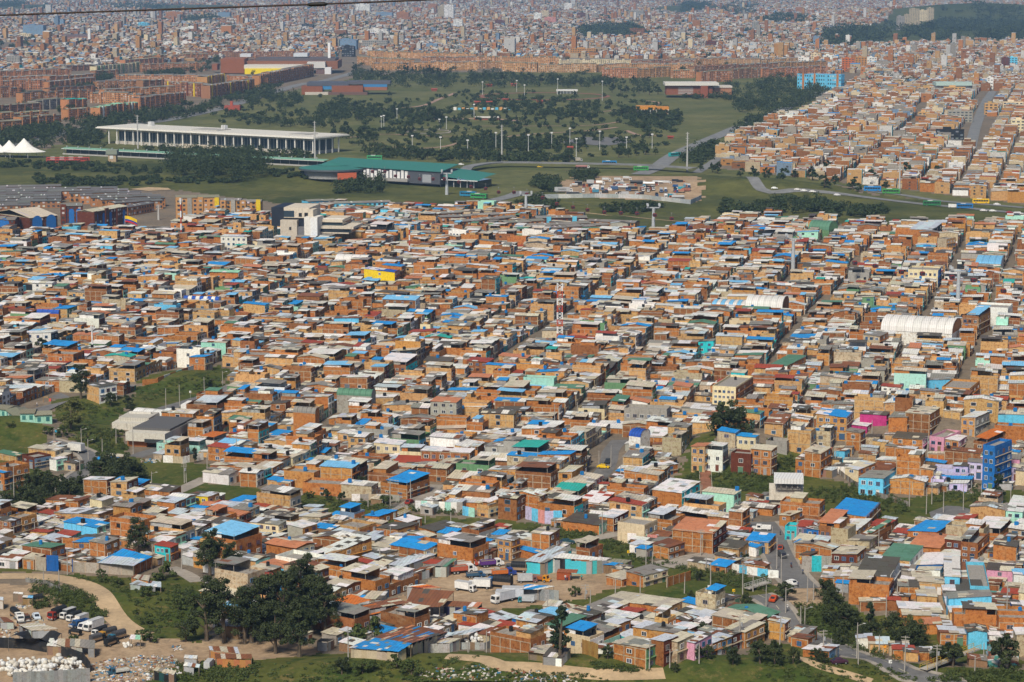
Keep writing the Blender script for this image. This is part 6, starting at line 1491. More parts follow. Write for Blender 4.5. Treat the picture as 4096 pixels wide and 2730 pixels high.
def tree_kind(name,seed,h,spread,n_leaf,size,crown0,kind,clumps=22,limbs=6,shape='broad',bark=(.11,.085,.06)):
 """a tapered trunk with limbs, and a crown of many leaf faces gathered in clumps along them"""
 R=np.random.default_rng(seed);rr=random.Random(seed)
 bx=Boxes();top=h*(.9 if shape!='broad' else .72)
 lean=(rr.uniform(-.06,.06)*h,rr.uniform(-.06,.06)*h)
 tr=h*.028+.06
 spine=[(lean[0]*f*f,lean[1]*f*f,top*f)for f in (0,.25,.5,.75,1)]
 tube_poly(bx,[(0,0,-.6)]+spine[1:],[tr*1.25,tr,tr*.8,tr*.55,tr*.25],7,bark,0)
 cen=[];rad=[]
 for i in range(limbs):
  f=rr.uniform(crown0*.7,.85);z=top*f;a=i*2.4+rr.uniform(-.4,.4);L=spread*rr.uniform(.6,1.0)*(1 if shape=='broad' else (1.1-f))
  e=(lean[0]*f*f+cos(a)*L,lean[1]*f*f+sin(a)*L,z+h*rr.uniform(.08,.25))
  b0=(lean[0]*f*f,lean[1]*f*f,z)
  tube_poly(bx,[b0,((b0[0]+e[0])/2,(b0[1]+e[1])/2,(b0[2]+e[2])/2+.1*L),e],[tr*.5,tr*.3,tr*.1],5,bark,0)
  cen.append(e);rad.append(spread*rr.uniform(.28,.42))
 for i in range(clumps-limbs):
  f=rr.uniform(0,1)
  if shape=='cone':w=spread*(1.05-f)*rr.uniform(.2,.75);z=h*(crown0+(1-crown0)*f)
  elif shape=='column':w=spread*rr.uniform(.1,.7)*(1-.6*abs(f-.4));z=h*(crown0+(1-crown0)*f)
  else:w=spread*math.sqrt(rr.random())*(1-.45*f)*.95;z=h*(crown0+(1-crown0)*f*.95)
  a=rr.uniform(0,2*pi)
  cen.append((lean[0]*.8+cos(a)*w,lean[1]*.8+sin(a)*w,z));rad.append(spread*rr.uniform(.14,.34))
 V,F,Cc=leaf_quads(R,np.array(cen),np.array(rad)[:,None]*np.array([[1,1,.75]]),n_leaf,size,LEAFC[kind])
 return bx.mesh('trunk'),quads_mesh('crown',V,F,Cc,[M_LEAF])
TREES={}
def variants(key,k,**kw):
 TREES[key]=[tree_kind(key,100+i*7+len(key)*13,**kw)for i in range(k)]
variants('euca',5,h=17,spread=5.0,n_leaf=6800,size=.25,crown0=.26,kind='euca',clumps=54,limbs=10)
variants('tall',2,h=15,spread=3.0,n_leaf=3800,size=.28,crown0=.25,kind='cypress',clumps=30,limbs=5,shape='column')
variants('conif',2,h=8,spread=2.2,n_leaf=2200,size=.22,crown0=.12,kind='cypress',clumps=26,limbs=4,shape='cone')
variants('round',4,h=7.5,spread=3.2,n_leaf=3000,size=.25,crown0=.30,kind='euca',clumps=26,limbs=7)
variants('willow',2,h=10,spread=3.8,n_leaf=3600,size=.24,crown0=.22,kind='willow',clumps=30,limbs=8)
variants('shrub',4,h=2.2,spread=1.5,n_leaf=700,size=.16,crown0=.12,kind='shrub',clumps=14,limbs=5)
variants('park',5,h=8,spread=3.2,n_leaf=420,size=.55,crown0=.30,kind='park',clumps=18,limbs=5)
variants('parkcol',3,h=11,spread=2.4,n_leaf=420,size=.55,crown0=.15,kind='cypress',clumps=18,limbs=4,shape='column')
variants('thicket',3,h=9,spread=5.0,n_leaf=4200,size=.28,crown0=.10,kind='euca',clumps=42,limbs=8)
n_tree=0
def tree(key,x,y,z,hh,label,group,cat='tree',name='tree',seed=None):
 global n_tree
 n_tree+=1
 r=random.Random(seed if seed is not None else n_tree*17)
 base={'euca':17,'tall':15,'conif':8,'round':7.5,'willow':10,'shrub':2.2,'park':8,'parkcol':11,'thicket':9}[key]
 tk,cr=TREES[key][r.randrange(len(TREES[key]))]
 t=thing(name,label,cat,(x,y,z),r.uniform(0,6.28),group);s=hh/base
 t.scale=(s*r.uniform(.9,1.12),s*r.uniform(.9,1.12),s)
 part('trunk' if cat=='tree' else 'stem',tk,t);part('crown' if cat=='tree' else 'foliage',cr,t)
 return t
def tree_px(key,reg,x,y0,y1,label,group=None,cat='tree',name='tree'):
 g=at(reg,x,y1);h=rise_to(g[0],g[1],g[2],px(reg,0,y0)[1],40)
 if cat=='tree' and g[1]<1780:
  w={'euca':2.2,'thicket':3.4,'round':1.8,'willow':2.2}.get(key,1.0);occ_box(g[0],g[1],w,w,0,0,True)
 return tree(key,g[0],g[1],g[2],max(1.0,h),label,group,cat,name)
GRV='eucalyptus grove beside the dirt slope'
for reg_,x,y0,y1 in (('A',1930,140,590),('A',2110,260,620),('B',60,560,1180),('B',420,385,900),('B',250,520,1150),('B',520,560,1120),('B',640,640,1150),('B',400,760,1330),('A',1900,600,1180),('A',2060,620,1200),('A',2250,700,1210),('B',-40,640,1200),('B',180,800,1300),('B',330,640,1000)):
 tree_px('euca',reg_,x,y0,y1,'tall dark eucalyptus in the grove between dirt road and sheds',GRV,name='eucalyptus_tree')
tree_px('euca','A',1270,55,420,'dark eucalyptus rising behind the blue roofed compound',name='eucalyptus_tree')
tree_px('euca','E',745,130,450,'tall gum tree with gaps in its crown beside the upper court',name='eucalyptus_tree')
tree_px('willow','E',650,440,735,'drooping yellow green tree on the grass embankment',name='willow_tree')
_t=tree_px('thicket','G',2000,500,800,'broad round dark tree among the roofs');_t.scale=tuple(q*1.15 for q in _t.scale);occ_box(_t.location.x,_t.location.y,6,5,0,0,True)
tree_px('tall','C',440,870,1390,'tall dark cypress before the shanty houses',name='cypress_tree')
tree_px('tall','C',400,960,1330,'dark leaning tree next to the tall cypress')
tree_px('conif','H',2110,1095,1400,'dark conical pine before the blue tower',name='pine_tree')
tree_px('conif','D',935,825,1060,'dark pointed pine beside the roadside thicket',name='pine_tree')
tree_px('conif','E',1790,900,1040,'small pointed pine before the mint green building',name='pine_tree')
TH='leafy thicket trees below the bending road'
for x,y0,y1 in ((1000,930,1220),(1120,950,1200),(1230,1000,1190),(920,980,1180),(400,1090,1330),(520,1130,1370),(290,1130,1350),(640,1190,1390),(180,1240,1430),(60,1300,1470),(330,1250,1460),(720,1130,1330),(1070,1060,1260)):
 tree_px('thicket','E',x,y0,y1,'dense dark leafy tree in the thicket below the bending road',TH)
for x,y0,y1 in ((540,625,800),(600,700,850),(650,815,1040),(740,850,1060),(570,900,1040),(1160,940,1150),(1300,960,1200),(1350,1020,1230),(960,1010,1180),(680,1060,1210),(860,1040,1200),(1240,1060,1230)):
 tree_px('thicket' if x!=1300 else 'willow','D',x,y0,y1,'bushy tree in the wooded gully beside the tarmac road','trees of the roadside gully')
for reg_,x,y0,y1,lab in (('D',1700,1180,1420,'spreading dark tree below the blue gabled house'),('D',1560,1220,1400,'dark tree beside the yellow footbridge'),('D',2150,1130,1440,'thin ragged tree before the stairway settlement'),('D',60,1180,1400,'dense dark tree on the grass beside the low garage'),('D',-20,1000,1150,'round green tree at the road bend'),('D',440,1245,1370,'small twin trees on the grass beside the garage'),('D',515,1280,1390,'slim young tree beside the garage'),('D',230,1240,1390,'small grey green tree on the grass'),('D',150,640,820,'dark tree at the bridge end'),('C',2160,740,890,'leafy tree near the footbridge'),('C',2030,1230,1400,'broad street tree before the terrace houses'),('C',2280,1170,1390,'dense tree at the terrace end'),('C',1700,1210,1350,'street tree before the pink terrace house'),('C',1800,1220,1350,'reddish green street tree by the terrace'),('C',1500,1380,1470,'low bushy tree by the maroon terrace'),('C',1760,1010,1130,'round tree behind the vivid orange house'),('C',880,1220,1350,'grey green bushy tree beside the yellow gate'),('C',650,1100,1230,'dark bushy tree beside the cube shaped house'),('C',720,180,360,'grey green roadside tree in the canal grass'),('C',1640,720,830,'small tree beside the vacant dirt patch'),('C',1720,530,630,'brownish bush tree on the canal strip'),('C',2150,375,470,'bushy tree before the tan house'),('C',500,810,900,'low tree on the grassy rise'),('C',580,680,770,'agave like bush in the dirt yard'),('B',790,1330,1490,'round dark bush tree beside the striped warehouse'),('B',980,1360,1480,'wide dark shrub below the striped warehouse'),('B',1080,1350,1450,'yellow green shrub below the striped warehouse'),('B',1295,1310,1430,'dark shrub at the warehouse corner'),('B',1430,1370,1490,'olive shrub beside the warehouse wall'),('B',1050,980,1180,'big dark bush before the striped warehouse'),('B',930,1040,1220,'leafy bush beside the rusty sheds'),('A',1710,980,1190,'bushy dark tree at the foot of the grove'),('A',1380,1060,1190,'dark bush above the scrap yard'),('A',1500,470,620,'dark bush behind the compound wall'),('A',925,520,590,'round bush before the block wall'),('A',950,570,640,'low bush along the dirt road'),('A',1090,600,670,'wide bush along the dirt road'),('A',1350,670,770,'bush on the grass slope'),('A',1640,770,890,'bush at the grove edge'),('A',1350,960,1030,'low dark bush on the slope'),('A',680,1120,1190,'green bush between the parked trucks and shacks'),('A',670,1270,1340,'leafy bush before the wooden shack'),('A',1270,1080,1130,'low bush at the dirt track end'),('F',650,1280,1390,'leafy shrub tree beside the pale street'),('F',790,1300,1400,'flowering shrub beside the pale street'),('F',970,1160,1270,'dark tree squeezed between brick houses'),('F',1200,1330,1420,'dark shrub by the graffiti wall'),('F',490,1295,1365,'small dark shrub by the brick terrace'),('H',650,510,610,'green tree behind the blue roofed apartment house'),('H',1375,930,1030,'small dark tree beside the brick houses on the ridge'),('G',1305,990,1070,'single small cypress between roofs'),('I',110,1290,1430,'large dark tree beside the white school'),('I',390,1380,1540,'dark araucaria beside the white school'),('I',310,1390,1480,'small dark araucaria beside the white school'),('I',1430,1450,1530,'round dark tree among brick houses'),('L',1420,450,510,'tree before the brick warehouse'),('K',2290,420,530,'bare tree among the roofs'),('E',1020,390,520,'small tree at the pale blue corner house'),('E',1180,410,520,'round dark tree above the school'),('E',1200,480,580,'dark tree leaning to the school'),('E',1940,240,350,'dark shrub on the embankment'),('E',930,1310,1390,'small tree beside the brick tower house'),('E',450,700,780,'dark red bush below the classrooms'),('E',800,720,850,'dark bush beside the bending road'),('E',580,700,800,'bush behind the blue banner'),('E',1090,720,800,'brown bush by the stained school'),('E',100,655,710,'dark bush on the knoll')):
 tree_px('shrub' if 'shrub' in lab and 'tree' not in lab or ('bush' in lab and 'tree' not in lab)else 'round',reg_,x,y0,y1,lab,None,'shrub' if ('bush' in lab or 'shrub' in lab)and 'tree' not in lab else 'tree','shrub' if ('bush' in lab or 'shrub' in lab)and 'tree' not in lab else 'tree')
def park_trees():
 r=random.Random(4);spots=[]
 lines=[([(120,770),(620,800),(700,825)],9,'parkcol',11),([(1090,830),(1230,835),(1420,835),(1700,830)],9,'parkcol',10),([(300,1060),(800,1085),(1300,1095),(1560,1100)],20,'park',8),([(1900,1060),(2130,1040)],5,'park',8),([(200,885),(560,885)],9,'park',5),([(1650,690),(2000,700)],10,'park',4.5),([(440,500),(620,510),(720,560)],12,'parkcol',15),([(100,500),(360,560)],9,'parkcol',14),([(900,540),(1500,560)],16,'park',11),([(1500,590),(2100,560)],14,'park',10),([(1900,770),(2300,820)],12,'park',9),([(800,960),(1500,970)],16,'park',8),([(1850,620),(2150,640)],8,'park',10),([(20,900),(250,960)],6,'park',9)]
 for pts,n,key,hh in lines:
  for i in range(n):
   f=i/max(1,n-1)*(len(pts)-1);k=min(int(f),len(pts)-2);f-=k
   spots.append((pts[k][0]+(pts[k+1][0]-pts[k][0])*f+r.uniform(-12,12),pts[k][1]+(pts[k+1][1]-pts[k][1])*f+r.uniform(-5,5),key,hh*r.uniform(.75,1.25),'T2'))
 for _ in range(46):spots.append((r.uniform(60,2200),r.uniform(640,1060),'park',r.uniform(4,8.5),'T2'))
 for pts,n in ((([(960,800),(1300,760),(1600,700),(1900,640)]),18),(([(430,860),(900,800),(1000,790)]),10),(([(1150,845),(1450,790),(1700,690)]),12)):
  for i in range(n):
   f=i/max(1,n-1)*(len(pts)-1);k=min(int(f),len(pts)-2);f-=k
   spots.append((pts[k][0]+(pts[k+1][0]-pts[k][0])*f+r.uniform(-15,15),pts[k][1]+(pts[k+1][1]-pts[k][1])*f+r.uniform(-6,6),'park',r.uniform(7,11),'T1'))
 spots=spots[:205]+[(x,y,'park',r.uniform(6,11),'T3')for x,y in ((260,1160),(290,1168),(450,1195),(540,1205),(620,1212),(715,1218),(735,1220),(810,1195),(850,1188),(930,1215),(1010,1205),(1000,1160),(1030,1165),(1090,1225),(1200,1275),(1130,1185),(1180,1180),(1420,1275),(1560,1185),(1590,1190),(1720,1165),(1760,1185),(1010,1265),(1080,1250),(1250,1200),(1330,1230),(180,1150),(1240,1290))]
 for x,y,key,hh,reg in spots:
  g=at(reg,x,y)
  lab='round green park tree on the lawns beyond the station' if key=='park' else 'dark narrow park tree standing in a row beyond the station'
  if reg=='T1':lab='green avenue tree beside the brick apartments'
  if reg=='T3':lab='green roadside tree between the valley highway and the right blocks'
  tree(key,g[0],g[1],g[2],hh,lab,{'T1':'trees along the avenue','T3':'trees along the valley highway'}.get(reg,'trees of the park' if key=='park' else 'dark columnar trees of the park'))
park_trees()
def mass_of_leaves(name,label,spots,per,size,kind,seed=1):
 """many small trees and bushes that read as one mass: one object"""
 R=np.random.default_rng(seed);Vs=[];Fs=[];Cs=[];o=0
 cen=[];rad=[]
 for x,y,z,h,w in spots:
  k=3
  for _ in range(k):cen.append((x+R.normal(0,w*.33),y+R.normal(0,w*.33),z+h*R.uniform(.3,.75)));rad.append((w*.55,w*.55,h*.36))
 V,F,C=leaf_quads(R,np.array(cen),np.array(rad),per*len(spots),size,LEAFC[kind])
 return tag(link(name,quads_mesh(name,V,F,C,[M_LEAF])),label,kind='stuff')
def scatter(reg,polys,n,h,w,r,seed=0):
 out=[]
 for pts in polys:
  xs=[p[0]for p in pts];ys=[p[1]for p in pts]
  k=0;guard=0
  while k<n and guard<n*30:
   guard+=1
   x,y=r.uniform(min(xs),max(xs)),r.uniform(min(ys),max(ys))
   if in_poly(np.array([x]),np.array([y]),pts)[0]:
    g=at(reg,x,y);out.append((g[0],g[1],g[2],r.uniform(*h),r.uniform(*w)));k+=1
 return out
def undergrowth():
 r=random.Random(8)
 sp=scatter('T1',[[(1080,1150),(1200,1060),(1500,1050),(1680,1080),(1800,1130),(1780,1190),(1600,1230),(1200,1190)]],150,(8,17),(7,12),r)
 sp+=scatter('T1',[[(0,1080),(680,1110),(1100,1140),(1080,1190),(600,1160),(0,1130)]],90,(2,5),(3,6),r)
 sp+=scatter('T1',[[(250,1180),(700,1200),(1600,1190),(1600,1230),(700,1260),(250,1250)]],120,(1.5,4),(3,6),r)
 sp+=scatter('T1',[[(1800,1150),(2353,1180),(2353,1230),(1800,1190)]],40,(2,5),(3,6),r)
 sp+=scatter('T2',[[(0,1200),(300,1230),(320,1300),(0,1310)]],40,(4,9),(5,8),r)
 sp+=scatter('T2',[[(1320,1220),(1460,1200),(1480,1290),(1330,1300)],[(1560,1175),(1740,1190),(1700,1230),(1580,1215)]],26,(4,9),(4,7),r)
 sp+=scatter('L',[[(0,150),(130,100),(420,110),(580,190),(500,250),(0,260)],[(580,190),(1000,220),(1150,250),(900,280),(500,270)]],46,(3,8),(4,8),r)
 sp+=scatter('K',[[(1840,230),(1950,140),(2180,180),(2353,150),(2353,250),(1850,250)],[(60,100),(300,130),(420,200),(200,220),(60,180)],[(840,190),(1360,160),(1400,230),(900,250)]],30,(3,7),(4,7),r)
 mass_of_leaves('bushes','dark bushes and scrub along the river bank',sp,150,.62,'park',2)
 sp=scatter('T3',[[(350,1010),(560,880),(700,830),(720,790),(560,800),(470,830),(420,930)],[(60,1090),(200,1000),(330,960),(300,1030),(150,1110)]],60,(5,9),(6,10),r)
 sp+=scatter('T3',[[(400,690),(560,560),(720,520),(1000,560),(1060,640),(800,740),(560,780),(420,760)]],200,(7,13),(7,12),r)
 sp+=scatter('T3',[[(60,620),(330,600),(420,560),(440,640),(380,690),(60,660)],[(1180,600),(1260,520),(1420,480),(1700,560),(1500,600),(1300,640)]],55,(6,12),(7,11),r)
 sp+=scatter('T2',[[(60,560),(100,500),(760,490),(860,560),(700,600),(400,590),(150,620)],[(860,530),(1000,500),(1500,520),(1900,560),(2150,560),(2150,620),(1800,600),(1300,590),(900,600)]],120,(7,14),(7,11),r)
 sp+=scatter('T2',[[(100,740),(700,760),(740,830),(120,790)],[(840,640),(1200,660),(1750,690),(1750,800),(1200,770),(900,700)],[(1900,740),(2300,780),(2250,900),(1950,850)],[(200,1010),(820,1030),(1560,1070),(1540,1100),(800,1100),(220,1060)],[(780,940),(1120,960),(1500,980),(1480,1010),(900,1000)]],110,(3,8),(4,8),r)
 sp+=scatter('T2',[[(-40,640),(400,680),(900,620),(2100,640),(2300,760),(2200,1000),(1900,1060),(1000,1060),(200,1040),(-40,900)]],480,(2.5,7),(3,6.5),r)
 sp+=scatter('T1',[[(1250,800),(1700,690),(2353,640),(2353,830),(1700,850),(1250,830)],[(500,900),(680,900),(680,990),(420,980)],[(1000,1000),(2100,1040),(2100,1090),(1000,1040)]],70,(3,8),(4,7),r)
 sp+=scatter('S',[[(-30,345),(100,345),(240,300),(440,260),(440,240),(200,280),(-30,320)],[(-30,330),(300,250),(740,170),(740,140),(300,160),(-30,230)],[(800,172),(1900,178),(1900,150),(1500,140),(820,130)]],120,(5,10),(5,9),r)
 sp+=scatter('T1',[[(420,900),(660,830),(980,770),(1240,740),(1240,800),(1000,830),(660,880)],[(1260,760),(1500,680),(1700,610),(1900,580),(1880,640),(1700,700),(1500,740),(1260,790)],[(-40,940),(60,880),(400,850),(420,900),(200,960),(0,980)]],95,(6,11),(6,9),r)
 sp+=scatter('T1',[[(1270,470),(1300,440),(1470,400),(1490,480),(1280,490)],[(580,540),(700,520),(755,530),(740,550),(600,545)],[(450,630),(560,600),(650,600),(640,630)],[(960,500),(1230,490),(1230,515),(960,515)],[(1660,700),(1800,660),(2000,640),(2100,720),(1900,740)],[(2100,740),(2353,700),(2353,800),(2200,800)],[(1600,800),(2250,830),(2250,870),(1600,850)]],34,(7,12),(6,10),r)
 mass_of_leaves('tree_belts','dark belts of trees along the avenues and park edges',sp,90,.85,'park',3)
 sp=scatter('T3',[[(985,330),(1040,230),(1100,200),(1260,215),(1400,230),(1400,280),(1250,330)]],170,(14,26),(18,30),r)
 sp+=scatter('T3',[[(1400,230),(1640,190),(1820,130),(2100,110),(2353,60),(2353,180),(2353,290),(2000,250),(1600,250)]],420,(10,22),(16,30),r)
 sp+=scatter('T2',[[(1620,220),(1700,190),(2000,180),(2050,230),(1900,270),(1650,260)]],110,(12,22),(18,28),r)
 sp+=scatter('T1',[[(640,40),(900,20),(1150,30),(1100,70),(700,60)],[(-40,40),(150,20),(160,45),(-40,55)],[(1240,145),(1440,130),(1460,155),(1260,160)]],60,(12,24),(20,36),r)
 sp+=scatter('T3',[[(290,90),(420,20),(560,30),(540,110),(380,120)],[(540,150),(690,110),(890,130),(860,165),(600,170)],[(20,30),(240,30),(200,80),(60,70)]],60,(14,26),(20,34),r)
 for _ in range(900):
  x,y=r.uniform(0,2353),r.uniform(-10,400)*r.random()**.3;g=at(r.choice(('T1','T2','T3')),x,y);sp.append((g[0],g[1],g[2],r.uniform(7,15),r.uniform(8,18)))
 mass_of_leaves('distant_trees','dark distant trees between the far houses',sp,60,2.0,'park',4)
 sp=[]
 for reg,poly,n,h in (('A',[(560,600),(900,640),(1150,800),(1300,1050),(1700,1100),(1750,700),(1500,640),(1100,620)],160,(.4,1.3)),('A',[(290,640),(650,700),(850,800),(1000,960),(900,1000),(600,860),(300,900),(280,760)],220,(.8,2.2)),('A',[(1600,1400),(2353,1380),(2353,1563),(1650,1563)],160,(.5,1.6)),('B',[(0,1400),(700,1380),(2000,1320),(2353,1440),(2353,1563),(0,1563)],160,(.2,.6)),('C',[(140,130),(780,130),(780,220),(400,260),(140,220)],120,(.4,1.2)),('C',[(780,240),(1100,280),(1500,480),(1300,520),(900,400)],100,(.4,1.2)),('C',[(1480,520),(1950,440),(2353,560),(2353,740),(1700,640)],170,(.5,1.5)),('C',[(720,1370),(1230,1440),(1100,1475),(760,1440)],60,(.3,.7)),('C',[(0,1440),(700,1490),(900,1563),(0,1563)],50,(.15,.4)),('D',[(250,850),(500,850),(900,1050),(1300,1250),(1200,1400),(600,1200),(300,1050)],260,(.7,2.2)),('D',[(0,1400),(700,1330),(1350,1500),(1900,1563),(0,1563)],110,(.2,.6)),('D',[(1650,1480),(2353,1440),(2353,1563),(1500,1563)],130,(.6,1.8)),('G',[(1550,1240),(1720,1060),(1720,1260),(1500,1300)],90,(.5,1.5)),('G',[(1840,1150),(2353,1060),(2353,1300),(1850,1330)],200,(.5,1.4)),('H',[(0,1000),(250,980),(240,1160),(0,1230)],90,(.5,1.3)),('H',[(380,1300),(800,1240),(1250,1400),(1300,1530),(800,1460),(400,1400)],240,(.7,2.2)),('H',[(1480,1230),(1950,1240),(2040,1420),(1500,1400)],130,(.4,1.1)),('E',[(1270,340),(2000,180),(2110,240),(1900,380),(1300,480)],130,(.3,1.0)),('E',[(740,480),(1150,540),(1000,680),(720,700)],70,(.3,.9)),('E',[(870,750),(1000,720),(1180,920),(900,940)],110,(.6,1.8)),('E',[(1050,1220),(1400,1200),(1380,1330),(1050,1330)],60,(.4,1.1)),('F',[(300,1390),(1320,1400),(1250,1480),(320,1480)],130,(.4,1.2)),('F',[(1400,1440),(1900,1460),(1880,1530),(1420,1490)],90,(.8,2.0))):
  sp+=scatter(reg,[poly],n,h,(.6,1.6),r)
 mass_of_leaves('undergrowth','low bushes and tall weeds on the near slopes',sp,46,.17,'shrub',5)
undergrowth()
# ================================================================ sheds, yards and walls of the near ground
def canopy(reg,corners,hh,roof,label,wall='tin',name='shed',cat='shed',open_=False,group=None,mix_=None,sheet=2.2,ncol=None):
 """an open or boarded shed: its roof's four corners in the picture, at heights hh, on posts"""
 P=[]
 for (x,y),h in zip(corners,hh):
  u,v=px(reg,x,y);z=0.0
  for _ in range(12):
   X,Y=plane_hit(u,v,z+h);z=.5*z+.5*float(hgt(X,Y))
  X,Y=plane_hit(u,v,z+h);P.append(np.array([X,Y,z+h]))
 c=sum(P)/4;base=float(hgt(c[0],c[1]));o=np.array([c[0],c[1],base])
 t=thing(name,label,cat,tuple(o),0,group)
 p=[q-o for q in P];r=random.Random(int(corners[0][0]*3+corners[0][1]))
 L=np.linalg.norm(p[1]-p[0]);D=np.linalg.norm(p[3]-p[0]);nx,ny=max(2,round(L/1.3)),max(1,round(D/(sheet*1.6)))
 rf=bpy.data.objects.new('roof',None);COL.objects.link(rf);rf.parent=t
 for i in range(nx):
  for j in range(ny):
   def pt(a,b):return (p[0]*(1-a)+p[1]*a)*(1-b)+(p[3]*(1-a)+p[2]*a)*b
   a0,a1,b0,b1=i/nx-.008,(i+1)/nx+.008,j/ny-.01,(j+1)/ny+.01
   dz=np.array([0,0,r.uniform(0,.08)])
   q=[pt(a0,b0)+dz,pt(a1,b0)+dz,pt(a1,b1)+dz,pt(a0,b1)+dz];d=np.array([0,0,.06])
   col=jit(ROOFC[roof if not (mix_ and r.random()<mix_[1])else r.choice(mix_[0])],.12,r)
   bx=Boxes();bx.poly([tuple(v)for v in q]+[tuple(v-d)for v in q],[(0,1,2,3),(4,5,1,0),(5,6,2,1),(6,7,3,2),(7,4,0,3),(7,6,5,4)],col,.8,1)
   link('roof_sheet',bx.mesh('roof_sheet'),rf)
 for i in range(4):
  q=p[i]*.97;part('post',ubox(solid((.2,.15,.1))),t,(q[0],q[1],-.5),(0,0,0),(.16,.16,max(.6,p[i][2]+.45)))
 if not open_:
  for (i,j)in ((0,1),(1,2),(3,0)):
   a,b=p[i]*.95,p[j]*.95;n=max(2,int(np.linalg.norm((b-a)[:2])/1.4));yaw=math.atan2(b[1]-a[1],b[0]-a[0])
   for k in range(n):
    m=a+(b-a)*((k+.5)/n);w=np.linalg.norm((b-a)[:2])/n
    if r.random()<.1:continue
    cw=jit(WALLC[wall]if r.random()<(.62 if wall not in BRICKS else 1.1)else r.choice(((.33,.33,.32),(.2,.13,.08),(.42,.4,.36),(.24,.24,.23))),.14,r)
    part('board',ubox(solid(q3(cw),.7)),t,(m[0],m[1],-.6),(0,0,yaw),(w*1.01,.06,max(.8,(p[i][2]+(p[j][2]-p[i][2])*(k+.5)/n))*r.uniform(.86,.98)+.5))
 occ_box(c[0],c[1],L/2,D/2,math.atan2(p[1][1]-p[0][1],p[1][0]-p[0][0]),0,True)
 return t
RM=(('cream','white','grey','rust'),.4)
canopy('B',[(860,1245),(1310,1280),(1430,1205),(1065,1150)],(2.8,2.8,3.6,3.6),'blue','beige warehouse with bright blue and white striped roof','beige','warehouse','warehouse',mix_=(('white','blue','blue','olive'),.35))
canopy('B',[(1070,1150),(1440,1200),(1765,1100),(1400,1032)],(3.6,3.6,3.0,3.6),'rust','long rusty patched roof shed behind the striped warehouse','beige',mix_=(('terra','cream','blue','rust','dark'),.5))
canopy('B',[(720,800),(810,875),(1050,810),(875,752)],(4.2,4.2,5.2,5.2),'orange','shed with plain orange sheet roof behind the grove')
canopy('B',[(850,905),(960,962),(1400,870),(1280,815)],(2.8,2.6,3.8,4.0),'rust','low shed with orange and rusty roofs',mix_=(('orange','rust','dark'),.4))
canopy('B',[(960,850),(1040,890),(1400,830),(1290,790)],(4.2,4.2,4.6,4.6),'rust','rusty lean-to behind the orange roof',mix_=(('orange','dark','cream'),.35))
canopy('B',[(1365,865),(1690,870),(1820,725),(1440,700)],(4.2,4.2,5.6,5.6),'rust','big open shed with a ribbed brown rusty roof',open_=True,mix_=(('cream','rust','dark'),.16))
canopy('B',[(1475,890),(1600,905),(1620,855),(1520,845)],(3.2,3.0,3.9,3.9),'white','small white awning roof at the sack truck gate',open_=True)
canopy('B',[(1720,860),(2040,870),(2080,830),(1760,815)],(3.0,3.0,3.4,3.4),'rust','gated shed with dark doors and low rusty roof','black',mix_=(('rust','terra','white'),.4))
canopy('B',[(1490,1205),(1780,1200),(1880,1160),(1640,1155)],(2.4,2.4,2.9,2.9),'cream','white tarpaulin walled shed beside the sack yard','white',mix_=(('white','zinc','rust'),.3))
canopy('B',[(1720,1140),(1950,1120),(2110,1065),(1900,1070)],(2.8,2.6,2.6,2.8),'zinc','patched pale roof behind the sack heap',mix_=RM,open_=True)
canopy('B',[(1215,480),(1350,500),(1620,395),(1400,400)],(3.2,3.0,3.6,3.8),'zinc','grey tin workshop roof beside the parked dump trucks',mix_=(('grey','white'),.3))
canopy('B',[(1640,490),(1750,500),(1850,425),(1740,425)],(3.2,3.0,3.6,3.8),'green','workshop with dull green roof',mix_=(('green','grey'),.3))
canopy('B',[(1420,560),(1520,540),(1740,470),(1560,480)],(2.6,2.5,2.8,2.8),'patch' if False else 'grey','jumbled tin lean-to among the workshops',mix_=(('cream','rust','dark','white'),.6))
canopy('B',[(1010,560),(1190,560),(1200,500),(1080,500)],(2.4,2.4,2.8,2.8),'white','white fronted lean-to beside the pink house',mix_=RM)
canopy('B',[(1380,680),(1560,700),(1700,690),(1530,658)],(3.4,3.2,3.2,3.8),'red','low shed with red and orange roof in the truck yard',mix_=(('orange','white','terra'),.4))
canopy('B',[(780,790),(1150,800),(1210,730),(920,715)],(3.2,3.2,3.6,3.6),'patch' if False else 'cream','scrap yard roof with white, rust and blue sheets',mix_=(('rust','blue','white','dark'),.5))
canopy('C',[(120,445),(300,465),(555,330),(375,305)],(3.6,3.6,5.0,5.0),'zinc','turquoise tarpaulin shed under a rust streaked tin roof','turquoise',mix_=(('rust','white','grey'),.3))
canopy('C',[(330,415),(740,440),(890,425),(420,370)],(4.2,4.0,4.0,4.8),'white','long shed hung with turquoise sheets and a white tin roof','turquoise',mix_=(('zinc','rust','cream'),.3))
canopy('C',[(10,700),(240,712),(390,680),(150,662)],(3.2,3.2,3.2,3.4),'blue','open shed with blue and white roof beside the grey tin wall',open_=True,mix_=(('blue','white'),.3))
canopy('C',[(870,450),(1040,470),(1100,440),(940,425)],(2.4,2.4,2.6,2.6),'olive','olive roofed hut beside the turquoise sheds','wood',mix_=RM)
canopy('C',[(280,1320),(460,1340),(540,1250),(350,1240)],(2.2,2.2,2.5,2.5),'dark','whitewashed shack with a dark littered roof','white','shack','shack',mix_=(('cream','white','dark'),.4))
canopy('C',[(150,1280),(300,1300),(380,1215),(230,1200)],(2.2,2.2,2.5,2.5),'cream','wooden shack with cream patched roof by the tall cypress','wood','shack','shack',mix_=RM)
canopy('C',[(280,860),(420,875),(470,815),(330,800)],(2.2,2.2,2.4,2.4),'cream','small shack with cream roof below the tin wall','tin','shack','shack',mix_=RM)
